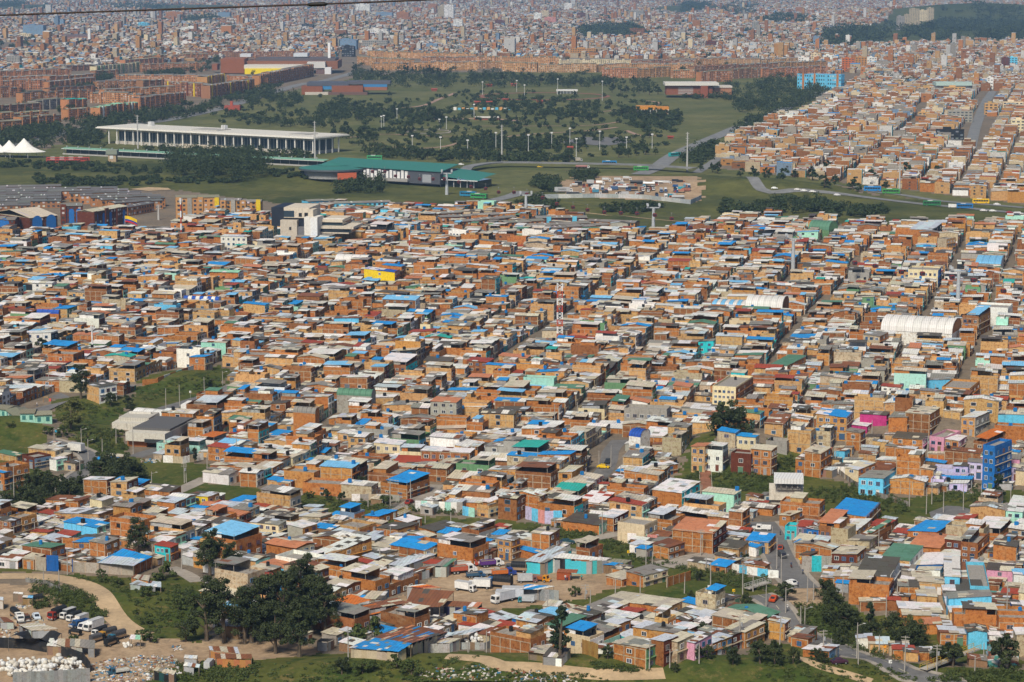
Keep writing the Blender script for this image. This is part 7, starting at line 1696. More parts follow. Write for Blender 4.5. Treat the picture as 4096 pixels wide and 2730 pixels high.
canopy('A',[(170,1030),(290,1090),(530,1070),(340,1012)],(4.2,4.2,4.2,4.4),'cream','grey tin shack hung with blue striped cloth','tin','shack','shack',mix_=RM)
canopy('A',[(640,1230),(870,1250),(870,1175),(650,1162)],(2.4,2.4,3.0,3.0),'grey','board walled shack with grey patched roof beside the trucks','wood','shack','shack',mix_=RM)
canopy('A',[(430,1225),(640,1240),(640,1165),(460,1155)],(2.4,2.4,2.8,2.8),'cream','board walled shack with pink and cream roof','wood','shack','shack',mix_=(('terra','rust','white'),.4))
canopy('A',[(1930,1265),(2200,1300),(2180,1240),(1920,1232)],(2.6,2.6,3.0,3.0),'rust','long rusty shack below the grove','brick','shack','shack',mix_=(('cream','zinc','rust'),.4))
canopy('A',[(1985,1345),(2315,1345),(2310,1305),(1975,1300)],(2.2,2.2,2.5,2.5),'rust','brick walled shack with rusty roof below the grove','brick','shack','shack',mix_=(('cream','zinc','rust'),.4))
canopy('A',[(1685,1410),(1830,1430),(1840,1400),(1700,1375)],(2.0,2.0,2.4,2.4),'zinc','small striped tin shack in the scrap yard','tin','shack','shack',mix_=(('white','rust'),.4))
canopy('A',[(1410,1450),(1600,1490),(1620,1460),(1440,1425)],(2.4,2.2,2.4,2.6),'cream','open shack with cream roof and dark sheeting','black','shack','shack',mix_=RM)
canopy('A',[(1690,1340),(1810,1345),(1815,1318),(1700,1310)],(2.2,2.2,2.5,2.5),'zinc','pale hut beside the white box van','tin','shack','shack',mix_=RM)
canopy('A',[(1205,600),(1365,630),(1380,580),(1245,572)],(2.2,2.2,2.4,2.4),'cream','ruined brick hut with tin fence on the grass slope','brick','shack','shack',mix_=RM)
canopy('A',[(1190,660),(1480,690),(1480,640),(1270,620)],(1.6,1.6,1.9,1.9),'zinc','collapsed tin lean-to on the grass slope','tin','shack','shack',mix_=RM)
canopy('A',[(120,745),(210,752),(212,735),(130,732)],(2.2,2.2,2.4,2.4),'white','tiny white roofed hut with brown door','wood','shack','shack')
canopy('A',[(205,780),(300,790),(305,768),(215,765)],(2.2,2.2,2.3,2.3),'lblue','tiny hut with blue and cream roof','wood','shack','shack',mix_=RM)
canopy('A',[(-40,800),(30,810),(30,780),(-40,775)],(2.4,2.4,2.6,2.6),'zinc','grey tin hut at the yard edge','tin','shack','shack')
canopy('A',[(-60,1000),(130,1010),(60,965),(-60,960)],(2.0,2.0,2.0,2.0),'grey','low heap of roof sheets over a lean-to beside the pickup','tin','shack','shack',mix_=RM)
canopy('A',[(1190,1165),(1290,1170),(1290,1130),(1205,1125)],(2.4,2.4,2.6,2.6),'mint','makeshift shelter with a green and white tarpaulin','wood','shack','shack',open_=True,mix_=(('white','red'),.3))
canopy('B',[(560,1185),(660,1190),(720,1165),(600,1160)],(2.4,2.4,2.5,2.5),'dark','dark doorway shack beneath the grove','tin','shack','shack')
canopy('H',[(475,1090),(590,1110),(640,1080),(540,1070)],(2.6,2.6,2.8,2.8),'zinc','stilted shack with blue cloth on the ravine edge','wood','shack','shack',mix_=RM)
# truck compound: block walls, blue gate and the blue and grey roofed shed
def wall_line(reg,pts,h,th,col,label,name='wall',cat='wall',a=.5,panels=None,kind_name='panel'):
 P=[at(reg,*p)for p in pts];t=thing(name,label,cat,P[0])
 for i in range(len(P)-1):
  a_,b_=np.array(P[i])-np.array(P[0]),np.array(P[i+1])-np.array(P[0]);d=b_-a_;L=math.hypot(d[0],d[1]);yaw=math.atan2(d[1],d[0])
  n=max(1,round(L/(panels or 3.5)))
  for k in range(n):
   m=a_+d*((k+.5)/n)
   c=jit(col[k%len(col)]if isinstance(col[0],tuple)else col,.1)
   bx=Boxes();bx.box(0,0,-1.2,h*U(.97,1.03),L/n/2*1.002,th/2,0,c,a,mat=0);part(kind_name,bx.mesh(kind_name,bottom=True),t,tuple(m),(0,0,yaw))
   if panels is None:
    m2=a_+d*(k/n);part('pillar',ubox(solid(q3(FRAMEC))),t,(m2[0],m2[1],m2[2]-1),(0,0,yaw),(.3,th+.08,h+1.1))
  mm=(a_+b_)/2+np.array(P[0]);occ_box(mm[0],mm[1],L/2,1.0,yaw,0,True)
 return t
BLK=(.36,.32,.26)
wall_line('A',[(330,532),(425,540)],3.8,.2,BLK,'grey block wall left of the blue gate')
wall_line('A',[(672,548),(900,562),(1228,580)],2.9,.2,BLK,'long grey block wall of the truck compound')
_t=wall_line('A',[(430,540),(540,543)],4.4,.12,(.012,.10,.36),'big blue sheet metal gate of the truck compound','gate','gate',.2,panels=2.4,kind_name='gate_leaf')
wall_line('A',[(658,548),(672,548)],3.6,.3,(.012,.10,.36),'blue gate post of the truck compound','gate_post','gate',.2)
_t=canopy('A',[(900,462),(1228,490),(1400,408),(1130,335)],(3.1,3.1,3.6,4.4),'blue','orange brick warehouse with half blue and half grey roof','brick','warehouse','warehouse',open_=True)
for o in [c for c in COL.objects if c.parent and c.parent.parent==_t]:pass
canopy('A',[(905,462),(1228,492),(1330,430),(1030,400)],(3.22,3.22,3.5,3.9),'zinc','grey sheet half of the compound warehouse roof','brick','warehouse','warehouse',open_=True)
g_=at('A',1230,580);
wall_line('A',[(1230,580),(1400,505)],3.3,.22,WALLC['brick'],'orange brick side wall of the compound warehouse',a=1.0)
wall_line('A',[(575,330),(680,330),(1070,385)],3.0,.2,WALLC['brick'],'brick wall behind the compound trucks',a=1.0)
# other walls and fences
wall_line('C',[(970,280),(1335,300)],3.0,.2,[WALLC['cream'],WALLC['white'],WALLC['mint'],WALLC['pink']],'pastel panelled graffiti wall beside the canal grass',panels=2.6)
wall_line('C',[(1425,690),(1640,625)],2.6,.2,WALLC['brick'],'orange brick yard wall on the canal grass',a=1.0)
wall_line('C',[(2020,540),(2160,570),(2353,600),(2450,610)],2.2,.2,[WALLC['white'],WALLC['skyblue'],WALLC['white'],WALLC['beige']],'white graffiti wall along the canal',panels=2.8)
wall_line('D',[(310,545),(580,545)],4.4,.25,[WALLC['grey'],WALLC['turquoise'],WALLC['grey'],WALLC['white']],'grey wall with turquoise graffiti beside the wide street',panels=3.2)
wall_line('E',[(1500,1035),(1680,1045),(1870,1010)],2.4,.2,[WALLC['white'],WALLC['beige'],WALLC['white']],'pale graffiti wall before the pine',panels=3)
wall_line('F',[(880,1390),(1110,1390),(1320,1400)],2.2,.2,[WALLC['white'],WALLC['grey'],WALLC['beige']],'white graffiti wall along the shrubs',panels=3)
wall_line('F',[(1465,1480),(1900,1500)],3.2,.2,[WALLC['white'],WALLC['mint'],WALLC['white'],WALLC['grey']],'white sheet fence with colourful graffiti',panels=1.8)
wall_line('F',[(1900,1520),(2010,1540)],2.8,.2,[WALLC['skyblue'],WALLC['mint']],'pale blue graffiti wall panel',panels=3)
wall_line('E',[(1310,330),(1450,300),(1780,190)],2.0,.2,[WALLC['brick'],WALLC['white'],WALLC['brick'],WALLC['mint']],'brick wall with graffiti along the top of the embankment',panels=5,a=.8)
wall_line('G',[(125,1555),(300,1600),(460,1600)],4.0,.2,[WALLC['lavender'],WALLC['skyblue'],WALLC['pink'],WALLC['cream']],'wall of large pastel tiles',panels=2.8)
wall_line('K',[(205,105),(760,95),(1200,105),(1640,155),(1740,110)],3.0,.3,[(.42,.44,.43),(.34,.38,.38),(.5,.5,.48)],'grey painted fence around the truck park',panels=9)
wall_line('A',[(-60,1245),(230,1255),(500,1300),(760,1385),(830,1470)],2.6,.1,[(.02,.022,.026),(.03,.03,.032)],'black sheeting fence round the sack yard','fence','fence',panels=2.4,kind_name='sheeting')
wall_line('A',[(120,1600),(500,1585),(830,1562)],3.4,.1,[(.22,.235,.24),(.27,.28,.28)],'grey tin sheet fence in front of the sack yard','fence','fence',panels=1.0,kind_name='tin_sheet')
wall_line('A',[(235,640),(420,665),(560,735)],1.2,.08,[(.22,.22,.21),(.16,.16,.15)],'low grey tin fence along the dirt road','fence','fence',panels=1.6,kind_name='tin_sheet')
wall_line('B',[(1010,595),(1280,610)],2.8,.08,[(.3,.31,.31),(.24,.25,.25)],'grey tin fence beside the pink house','fence','fence',panels=1.2,kind_name='tin_sheet')
wall_line('C',[(80,790),(430,830)],3.2,.08,[(.25,.27,.28),(.29,.3,.3)],'grey tin yard wall with white garage door','fence','fence',panels=1.4,kind_name='tin_sheet')
wall_line('C',[(645,1330),(790,1350)],3.6,.1,[(.36,.21,.06),(.33,.19,.05)],'mustard yellow sheet gate between the houses','gate','gate',panels=1.4,kind_name='gate_leaf')
wall_line('B',[(1880,1260),(2100,1265),(2280,1200)],1.8,.08,[(.4,.41,.4),(.3,.3,.29),(.2,.13,.08)],'low tin fence of the upper sack yard','fence','fence',panels=1.3,kind_name='tin_sheet')
wall_line('B',[(1490,1310),(1780,1300)],2.4,.08,[(.55,.54,.5),(.5,.48,.44)],'white tarpaulin fence beside the grass','fence','fence',panels=1.8,kind_name='tarpaulin')
wall_line('H',[(650,1140),(780,1240),(900,1320),(1060,1370),(1290,1440)],1.6,.08,[(.22,.2,.17),(.3,.28,.25),(.18,.13,.09)],'crooked board fence stepping down the ravine','fence','fence',panels=1.1,kind_name='board')
# black shade net over the sack yard
def net():
 P=[at('A',*p)for p in ((80,1280),(250,1215),(490,1300),(400,1350),(200,1330))]
 t=thing('shade_net','black shade net sagging over the sack yard','net',P[0]);n=10;bx=Boxes();V=[]
 for i in range(n+1):
  for j in range(n+1):
   a,b=i/n,j/n
   q=(np.array(P[0])*(1-a)+np.array(P[2])*a)*(1-b)+(np.array(P[1])*(1-a)+np.array((P[2][0]+1,P[2][1]+6,P[2][2]))*a)*b
   V.append((q[0]-P[0][0],q[1]-P[0][1],3.4-P[0][2]+P[0][2]+.5*sin(5*a+3*b)-1.0*sin(pi*a)*sin(pi*b)+.5*sin(11*a)))
 bx.poly(V,[(i*(n+1)+j,(i+1)*(n+1)+j,(i+1)*(n+1)+j+1,i*(n+1)+j+1)for i in range(n)for j in range(n)],(.02,.02,.022),.2,3)
 part('netting',bx.mesh('netting'),t)
 for i in (0,n):
  for j in (0,n):q=V[i*(n+1)+j];part('pole',ubox(solid((.1,.1,.1))),t,(q[0],q[1],-1),(0,0,0),(.1,.1,q[2]+1))
net()
# ---------------------------------------------------------------- sacks
SACKM=[]
def sack_meshes():
 for s in range(5):
  R=np.random.default_rng(s);n,m=10,7;V=[];F=[]
  for j in range(m):
   ph=pi*j/(m-1)
   for i in range(n):
    a=2*pi*i/n;k=1+R.normal(0,.08)
    V.append((sin(ph)**.7*cos(a)*.62*k,sin(ph)**.7*sin(a)*.5*k,.45-.48*cos(ph)*(1+R.normal(0,.03))))
  F=[(j*n+i,j*n+(i+1)%n,(j+1)*n+(i+1)%n,(j+1)*n+i)for j in range(m-1)for i in range(n)]
  for c in ((.66,.64,.58),(.55,.51,.43),(.62,.62,.6)):
   SACKM.append(quads_mesh('sack',V,F,None,[solid(c,.75,0,.35)],True))
sack_meshes()
def sacks(reg,poly,n,layers,label,group,r):
 k=0;xs=[p[0]for p in poly];ys=[p[1]for p in poly]
 while k<n:
  x,y=r.uniform(min(xs),max(xs)),r.uniform(min(ys),max(ys))
  if not in_poly(np.array([x]),np.array([y]),poly)[0]:continue
  g=at(reg,x,y);lv=r.choice(range(layers));s=r.uniform(.5,1.3)
  o=link('sack',SACKM[r.randrange(len(SACKM))],None,(g[0]+r.uniform(-.2,.2),g[1],g[2]+lv*.62-.05),(r.uniform(-.5,.5),r.uniform(-.5,.5),r.uniform(0,6)),(s*r.uniform(.8,1.5),s*r.uniform(.8,1.3),s))
  tag(o,label,'sack',group);k+=1
_r=random.Random(3)
sacks('A',[(20,1400),(120,1380),(300,1395),(450,1390),(620,1360),(720,1390),(800,1470),(640,1540),(430,1530),(200,1530),(20,1500)],185,3,'bulging white recycling sack heaped behind the tin fence','sacks in the lower sack yard',_r)
sacks('B',[(1900,1215),(2000,1150),(2200,1150),(2190,1190),(2000,1240)],60,3,'bulging white sack heaped beside the patched pale roof','sacks in the upper sack yard',_r)
sacks('B',[(900,690),(1060,640),(1300,690),(1240,705),(1000,680)],26,2,'white sack in the rubbish heap behind the grove','sacks in the rubbish heap',_r)
sacks('A',[(1110,1230),(1200,1190),(1300,1230),(1180,1260)],10,1,'white sack lying beside the makeshift shelter','sacks by the shelter',_r)
def litter():
 r=random.Random(12);bx=Boxes()
 for reg,poly,n in (('A',[(840,1400),(1100,1330),(1600,1310),(1700,1480),(1300,1563),(850,1563)],620),('A',[(150,850),(290,850),(280,890),(150,880)],50),('A',[(1580,1240),(1660,1230),(1680,1270),(1600,1280)],30),('A',[(0,960),(400,980),(480,1100),(0,1180)],160),('B',[(880,690),(1100,620),(1350,660),(1250,720),(950,720)],170),('B',[(1500,1440),(2100,1400),(2353,1480),(2300,1550),(1500,1540)],150),('C',[(0,1440),(500,1490),(600,1560),(0,1560)],110),('C',[(540,960),(1000,930),(1080,1000),(700,1010)],160),('C',[(150,310),(370,300),(300,400),(130,400)],90),('E',[(1290,1000),(1480,1010),(1480,1040),(1290,1040)],70),('H',[(2100,1090),(2200,1090),(2180,1120),(2090,1110)],50),('G',[(2090,1080),(2200,1060),(2210,1110),(2060,1130)],60),('D',[(1180,400),(1280,380),(1290,440),(1190,440)],40),('H',[(1750,1260),(1960,1230),(1950,1330),(1760,1320)],40)):
  for p in scatter(reg,[poly],n,(.1,.5),(.15,.8),r):
   c=r.choice(((.62,.6,.55),(.7,.69,.66),(.4,.33,.22),(.16,.12,.08),(.3,.3,.3),(.25,.1,.05),(.05,.2,.35),(.55,.48,.38)))
   bx.box(p[0],p[1],p[2]-.05,p[2]+r.uniform(.04,.3),p[4]*.6,p[4]*r.uniform(.1,.5),r.uniform(0,3),jit(c,.2,r),.4,mat=0,tt=(r.uniform(-.2,.2),r.uniform(-.2,.2)))
 tag(link('rubble',bx.mesh('rubble')),'scattered planks, rubble and litter on the ground',kind='stuff')
litter()
# stairway settlement at the right edge: a dense cascade of small painted steps and walls
def cascade():
 r=random.Random(21);bx=Boxes()
 for _ in range(420):
  x,y=r.uniform(2030,2290),r.uniform(720,1420)
  if x<2030+max(0,(900-y))*.2:continue
  g=at('D',x,y);c=r.choice(((.3,.07,.05),(.55,.53,.48),(.08,.28,.25),(.36,.3,.22),(.24,.10,.06),(.4,.38,.34),(.2,.3,.34)))
  bx.box(g[0],g[1],g[2]-1,g[2]+r.uniform(.2,1.0),r.uniform(.5,1.2),r.uniform(.3,1.2),r.uniform(-.3,.3),jit(c,.2,r),.5)
 tag(link('stepped_plots',bx.mesh('stepped_plots')),'cascade of small painted steps, walls and plots on the right slope',kind='stuff')
cascade()
def stairway():
 a,b=at('G',1790,1370),at('G',1775,1085);n=34;t=thing('stairway','long brick stairway climbing the grass slope','stairs',a)
 for k in range(n):
  f=k/n;q=[(b[i]-a[i])*f for i in range(3)];bx=Boxes();z=float(hgt(a[0]+q[0],a[1]+q[1]))-a[2]
  bx.box(0,0,-1,.3,1.7,.75,0,jit((.27,.12,.07),.12),.6);part('step',bx.mesh('step'),t,(q[0],q[1],z))
 for s in (-1,1):
  for k in range(12):
   f=k/11;q=[(b[i]-a[i])*f for i in range(3)];z=float(hgt(a[0]+q[0],a[1]+q[1]))-a[2]
   part('railing_post',ubox(solid((.5,.45,.38))),t,(q[0]+s*1.9,q[1],z),(0,0,0),(.14,.14,1.3))
stairway()
def footbridge(reg,p0,p1,col,label):
 a,b=np.array(at(reg,*p0)),np.array(at(reg,*p1));d=b-a;L=math.hypot(d[0],d[1]);t=thing('footbridge',label,'bridge',tuple(a),math.atan2(d[1],d[0]))
 local_boxes('deck',[rb(0,L,-1,1,.6,.8,(.4,.37,.32),.3)],t)
 for s in (-1,1):
  local_boxes('handrail',[rb(0,L,s-.04,s+.04,1.75,1.85,col,.2,3),rb(0,L,s-.04,s+.04,1.3,1.36,col,.2,3)],t)
  for k in range(9):local_boxes('baluster',[rb(k*L/8-.04,k*L/8+.04,s-.04,s+.04,.8,1.75,col,.2,3)],t)
footbridge('C',(2160,725),(2353,680),(.5,.49,.46),'grey railed footbridge over the canal')
footbridge('F',(1200,1520),(1340,1460),(.25,.25,.24),'grey railed footbridge beside the blue canopy houses')
footbridge('F',(1290,1545),(1400,1500),(.6,.42,.04),'yellow railed footbridge over the canal')
footbridge('D',(1430,1470),(1920,1370),(.55,.36,.04),'yellow railed footbridge below the blue gabled house')
foot_boxes('climbing_frame','wooden playground frame on the upper court','playground','E',(420,480),[('post',395,400,430,480,0,.3,(.35,.2,.08),3),('post',445,450,430,480,0,.3,(.35,.2,.08),3),('beam',395,450,430,438,0,.3,(.4,.25,.1),3),('slide',452,470,450,482,0,1,(.6,.1,.08),3)],None)
# classrooms on the left edge
for i_,(x0,x1,y)in enumerate(((-60,62,620),(62,188,640),(188,320,660),(320,480,672))):
 a0,a1=at('E',x0,y),at('E',x1,y+8)
 block('E',x0,y,x1,y+10,3.4,7,'mint','olive','green fronted classroom with olive roof below the upper court',1,name='classroom',cat='classroom',group='row of classrooms below the court',bay=2.4,skyl=False,win=(.05,.2,.2))
def wheels(t,xs,w,r_=.5):
 for x in xs:
  for s in (-1,1):
   o=part('wheel',ucyl(solid((.015,.015,.015),.8),12),t,(x,s*(w/2)-s*.02+(0 if s<0 else -.0),r_),(pi/2,0,0),(r_*2,r_*2,.28))
   part('hub',ucyl(solid((.35,.35,.35),.5),8),o,(0,0,1.0)if s<0 else (0,0,-.04),(0,0,0),(.5,.5,.05))
def cab(t,x0,L,w,h,col,hood=0.0):
 bx=Boxes()
 V=[(x0,-w/2,.45),(x0+L,-w/2,.45),(x0+L,-w/2,h*.52),(x0+L*.86,-w/2,h),(x0,-w/2,h)]
 V+=[(x,-y,z)for x,y,z in V]
 bx.poly(V,[(0,1,2,3,4),(9,8,7,6,5),(0,5,6,1),(1,6,7,2),(2,7,8,3),(3,8,9,4),(4,9,5,0)],col,.2,3)
 c=part('cab',bx.mesh('cab'),t)
 g=solid((.02,.025,.03),.1);bx=Boxes()
 q=lambda f:(x0+L*(1-.14*f)+.02,h*(.52+.48*f))
 V=[(q(.08)[0],-w*.44,q(.08)[1]),(q(.08)[0],w*.44,q(.08)[1]),(q(.9)[0],w*.40,q(.9)[1]),(q(.9)[0],-w*.40,q(.9)[1])]
 bx.poly(V,[(0,1,2,3)],(.02,.025,.03),.1,2);part('windscreen',bx.mesh('windscreen'),c)
 for s in (-1,1):part('side_window',ubox(g),c,(x0+L*.42,s*(w/2+.01),h*.56),(0,0,0),(L*.55,.03,h*.34))
 if hood:
  part('bonnet',ubox(solid(col)),t,(x0+L+hood/2,0,.5),(0,0,0),(hood,w*.8,h*.34));part('grille',ubox(solid((.5,.5,.48))),t,(x0+L+hood+.02,0,.6),(0,0,0),(.06,w*.5,h*.2))
 xx=x0+L+hood+.03
 part('bumper',ubox(solid((.25,.25,.25))),t,(xx,0,.42),(0,0,0),(.12,w*.95,.22))
 for s in (-1,1):part('headlight',ubox(solid((.7,.69,.62),.2)),t,(xx,s*w*.36,.72),(0,0,0),(.06,.24,.2))
def truck(kind,pos,heading,col,col2,label,s=1.0,name=None,group=None,simple=False):
 t=thing(name or {'box':'box_truck','tarp':'covered_truck','dump':'dump_truck','flat':'flatbed_truck','pickup':'pickup_truck','car':'car','taxi':'taxi','bus':'bus','van':'van','semi':'trailer_truck','tank':'tanker_truck','mixer':'mixer_truck'}[kind],label,{'car':'car','taxi':'taxi','bus':'bus','van':'van'}.get(kind,'truck'),pos,heading,group)
 t.scale=(s,s,s)
 if kind in ('car','taxi'):
  bx=Boxes();prof=[(-2.05,.35),(2.05,.35),(2.08,.72),(1.2,.88),(.6,1.4),(-1.0,1.42),(-1.75,.95),(-2.08,.85)];n=len(prof)
  V=[(x,-.82 if z<1 else -.68,z)for x,z in prof]+[(x,.82 if z<1 else .68,z)for x,z in prof]
  bx.poly(V,[tuple(range(n)),tuple(range(2*n-1,n-1,-1))]+[(i,i+n,(i+1)%n+n,(i+1)%n)for i in range(n)],col,.1,3);part('body',bx.mesh('body'),t)
  g=(.02,.024,.03);bx=Boxes()
  for s_ in (-1,1):bx.poly([(1.0,s_*.80,.93),(.55,s_*.70,1.34),(-.95,s_*.70,1.36),(-1.6,s_*.80,.97)],[(0,1,2,3)],g,.1,2)
  part('side_window',bx.mesh('side_window'),t)
  bx=Boxes();bx.poly([(1.22,-.6,.90),(1.22,.6,.90),(.66,.55,1.38),(.66,-.55,1.38)],[(0,1,2,3)],g,.1,2);part('windscreen',bx.mesh('windscreen'),t)
  bx=Boxes();bx.poly([(-1.78,-.6,.98),(-1.78,.6,.98),(-1.08,.55,1.4),(-1.08,-.55,1.4)],[(0,1,2,3)],g,.1,2);part('rear_window',bx.mesh('rear_window'),t)
  wheels(t,(-1.3,1.3),1.62,.31)
  return t
 if kind=='bus':
  L,w,h=10.0,2.5,3.1
  bx=Boxes();bx.box(0,0,.45,h,L/2,w/2,0,col,.15,mat=3);part('body',bx.mesh('body',bottom=True),t)
  for s_ in (-1,1):
   for k in range(6):part('window',ubox(solid((.025,.03,.035),.12)),t,(-L/2+1.2+k*1.5,s_*(w/2+.01),1.5),(0,0,0),(1.3,.03,.95))
  part('windscreen',ubox(solid((.025,.03,.035),.12)),t,(L/2+.01,0,1.3),(0,0,0),(.03,w*.9,1.4));part('roof_unit',ubox(solid((.6,.6,.58))),t,(-1,0,h),(0,0,0),(3,1.5,.25))
  wheels(t,(-3,3.2),w,.48);return t
 if kind=='pickup':
  cab(t,-.1,1.7,1.75,1.75,col,1.1);part('bed',ubox(solid(col2)),t,(-1.5,0,.55),(0,0,0),(2.7,1.75,.12))
  for s_ in (-1,1):part('side_board',ubox(solid(col2)),t,(-1.5,s_*.86,.6),(0,0,0),(2.7,.07,.95))
  part('tailgate',ubox(solid(col2)),t,(-2.85,0,.6),(0,0,0),(.07,1.7,.95));wheels(t,(-1.9,1.9),1.7,.38);return t
 if kind=='van':
  bx=Boxes();prof=[(-2.4,.4),(2.4,.4),(2.4,1.1),(1.7,2.05),(-2.4,2.1)];n=5
  V=[(x,-.9,z)for x,z in prof]+[(x,.9,z)for x,z in prof];bx.poly(V,[tuple(range(n)),tuple(range(9,4,-1))]+[(i,i+n,(i+1)%n+n,(i+1)%n)for i in range(n)],col,.1,3);part('body',bx.mesh('body'),t)
  bx=Boxes();bx.poly([(2.38,-.75,1.18),(2.38,.75,1.18),(1.76,.7,2.0),(1.76,-.7,2.0)],[(0,1,2,3)],(.02,.02,.03),.1,2);part('windscreen',bx.mesh('windscreen'),t);wheels(t,(-1.5,1.5),1.8,.35);return t
 hood=1.0 if kind in ('dump','flat','tarp')and s<=1.05 and col2!='x' and kind!='tarp' else 0.0
 big=kind in ('semi','tank')
 Lb=9.5 if big else (5.6 if kind=='box' else 5.0);w=2.3
 cab(t,Lb/2+.15,1.75,w*.94,2.45,col,hood)
 part('chassis',ubox(solid((.04,.04,.04))),t,(.6,0,.62),(0,0,0),(Lb+2.2,1.0,.25))
 if kind in ('box','semi'):
  bx=Boxes();bx.box(0,0,.9,3.35,Lb/2,w/2,0,col2,.25,mat=3);bo=part('cargo_box',bx.mesh('cargo_box',bottom=True),t)
  part('edge_trim',ubox(solid((.45,.45,.44))),bo,(0,0,3.33),(0,0,0),(Lb+.06,w+.06,.06));part('rear_door',ubox(solid((.5,.5,.49))),bo,(-Lb/2-.03,0,1.0),(0,0,0),(.05,w*.92,2.2))
 elif kind=='tarp':
  bx=Boxes();n=8;prof=[(-w/2,.95),(-w/2,2.6)]+[(-w/2*cos(pi*i/n),2.6+.75*sin(pi*i/n))for i in range(1,n)]+[(w/2,2.6),(w/2,.95)]
  m=len(prof);V=[(-Lb/2,y,z)for y,z in prof]+[(Lb/2,y,z)for y,z in prof]
  bx.poly(V,[(i,i+1,i+1+m,i+m)for i in range(m-1)]+[tuple(range(m)),tuple(range(2*m-1,m-1,-1))],col2,.3,3);part('tarpaulin',bx.mesh('tarpaulin'),t)
  for k in range(6):
   bx=Boxes();xx=-Lb/2+(k+.5)*Lb/6;V=[(xx+dx,y*1.02,z+.03)for dx in (-.05,.05)for y,z in prof]
   bx.poly(V,[(i,i+1,i+1+m,i+m)for i in range(m-1)],tuple(q*1.8+.01 for q in col2),.3,3);part('hoop',bx.mesh('hoop'),t)
  for s_ in (-1,1):part('side_board',ubox(solid((.3,.2,.12))),t,(0,s_*(w/2+.04),.9),(0,0,0),(Lb,.05,.8))
 elif kind in ('dump','flat'):
  hb=1.2 if kind=='dump' else .7
  part('bed',ubox(solid(col2)),t,(0,0,.9),(0,0,0),(Lb,w,.15))
  for s_ in (-1,1):part('side_board',ubox(solid(col2)),t,(0,s_*w/2,.95),(0,0,0),(Lb,.09,hb))
  for s_ in (-1,1):part('end_board',ubox(solid(col2)),t,(s_*Lb/2,0,.95),(0,0,0),(.09,w,hb))
  if kind=='dump':part('load',ubox(solid((.24,.19,.14))),t,(0,0,1.0),(0,0,0),(Lb*.95,w*.93,hb-.25))
 elif kind in ('tank','mixer'):
  o=part('tank',ucyl(solid(col2,.35),14),t,(-Lb/2,0,1.9),(0,pi/2,0),(2.0,2.2,Lb))
  part('walkway',ubox(solid((.3,.3,.3))),t,(0,0,2.95),(0,0,0),(Lb*.8,.4,.08))
 wheels(t,((-Lb/2+.9,-Lb/2+1.9,Lb/2+1.0)if big or kind=='dump' else (-Lb/2+1.1,Lb/2+1.0)),w,.5)
 return t
def tr(kind,reg,x,y,deg,col,col2,label,s=1.0,group=None):
 g=at(reg,x,y);return truck(kind,(g[0],g[1],g[2]),radians(deg),col,col2,label,s,None,group)
Wh,Bk,Rd,Bl,Or,Gy=(.72,.71,.68),(.015,.017,.02),(.28,.03,.015),(.02,.08,.22),(.5,.12,.015),(.4,.41,.41)
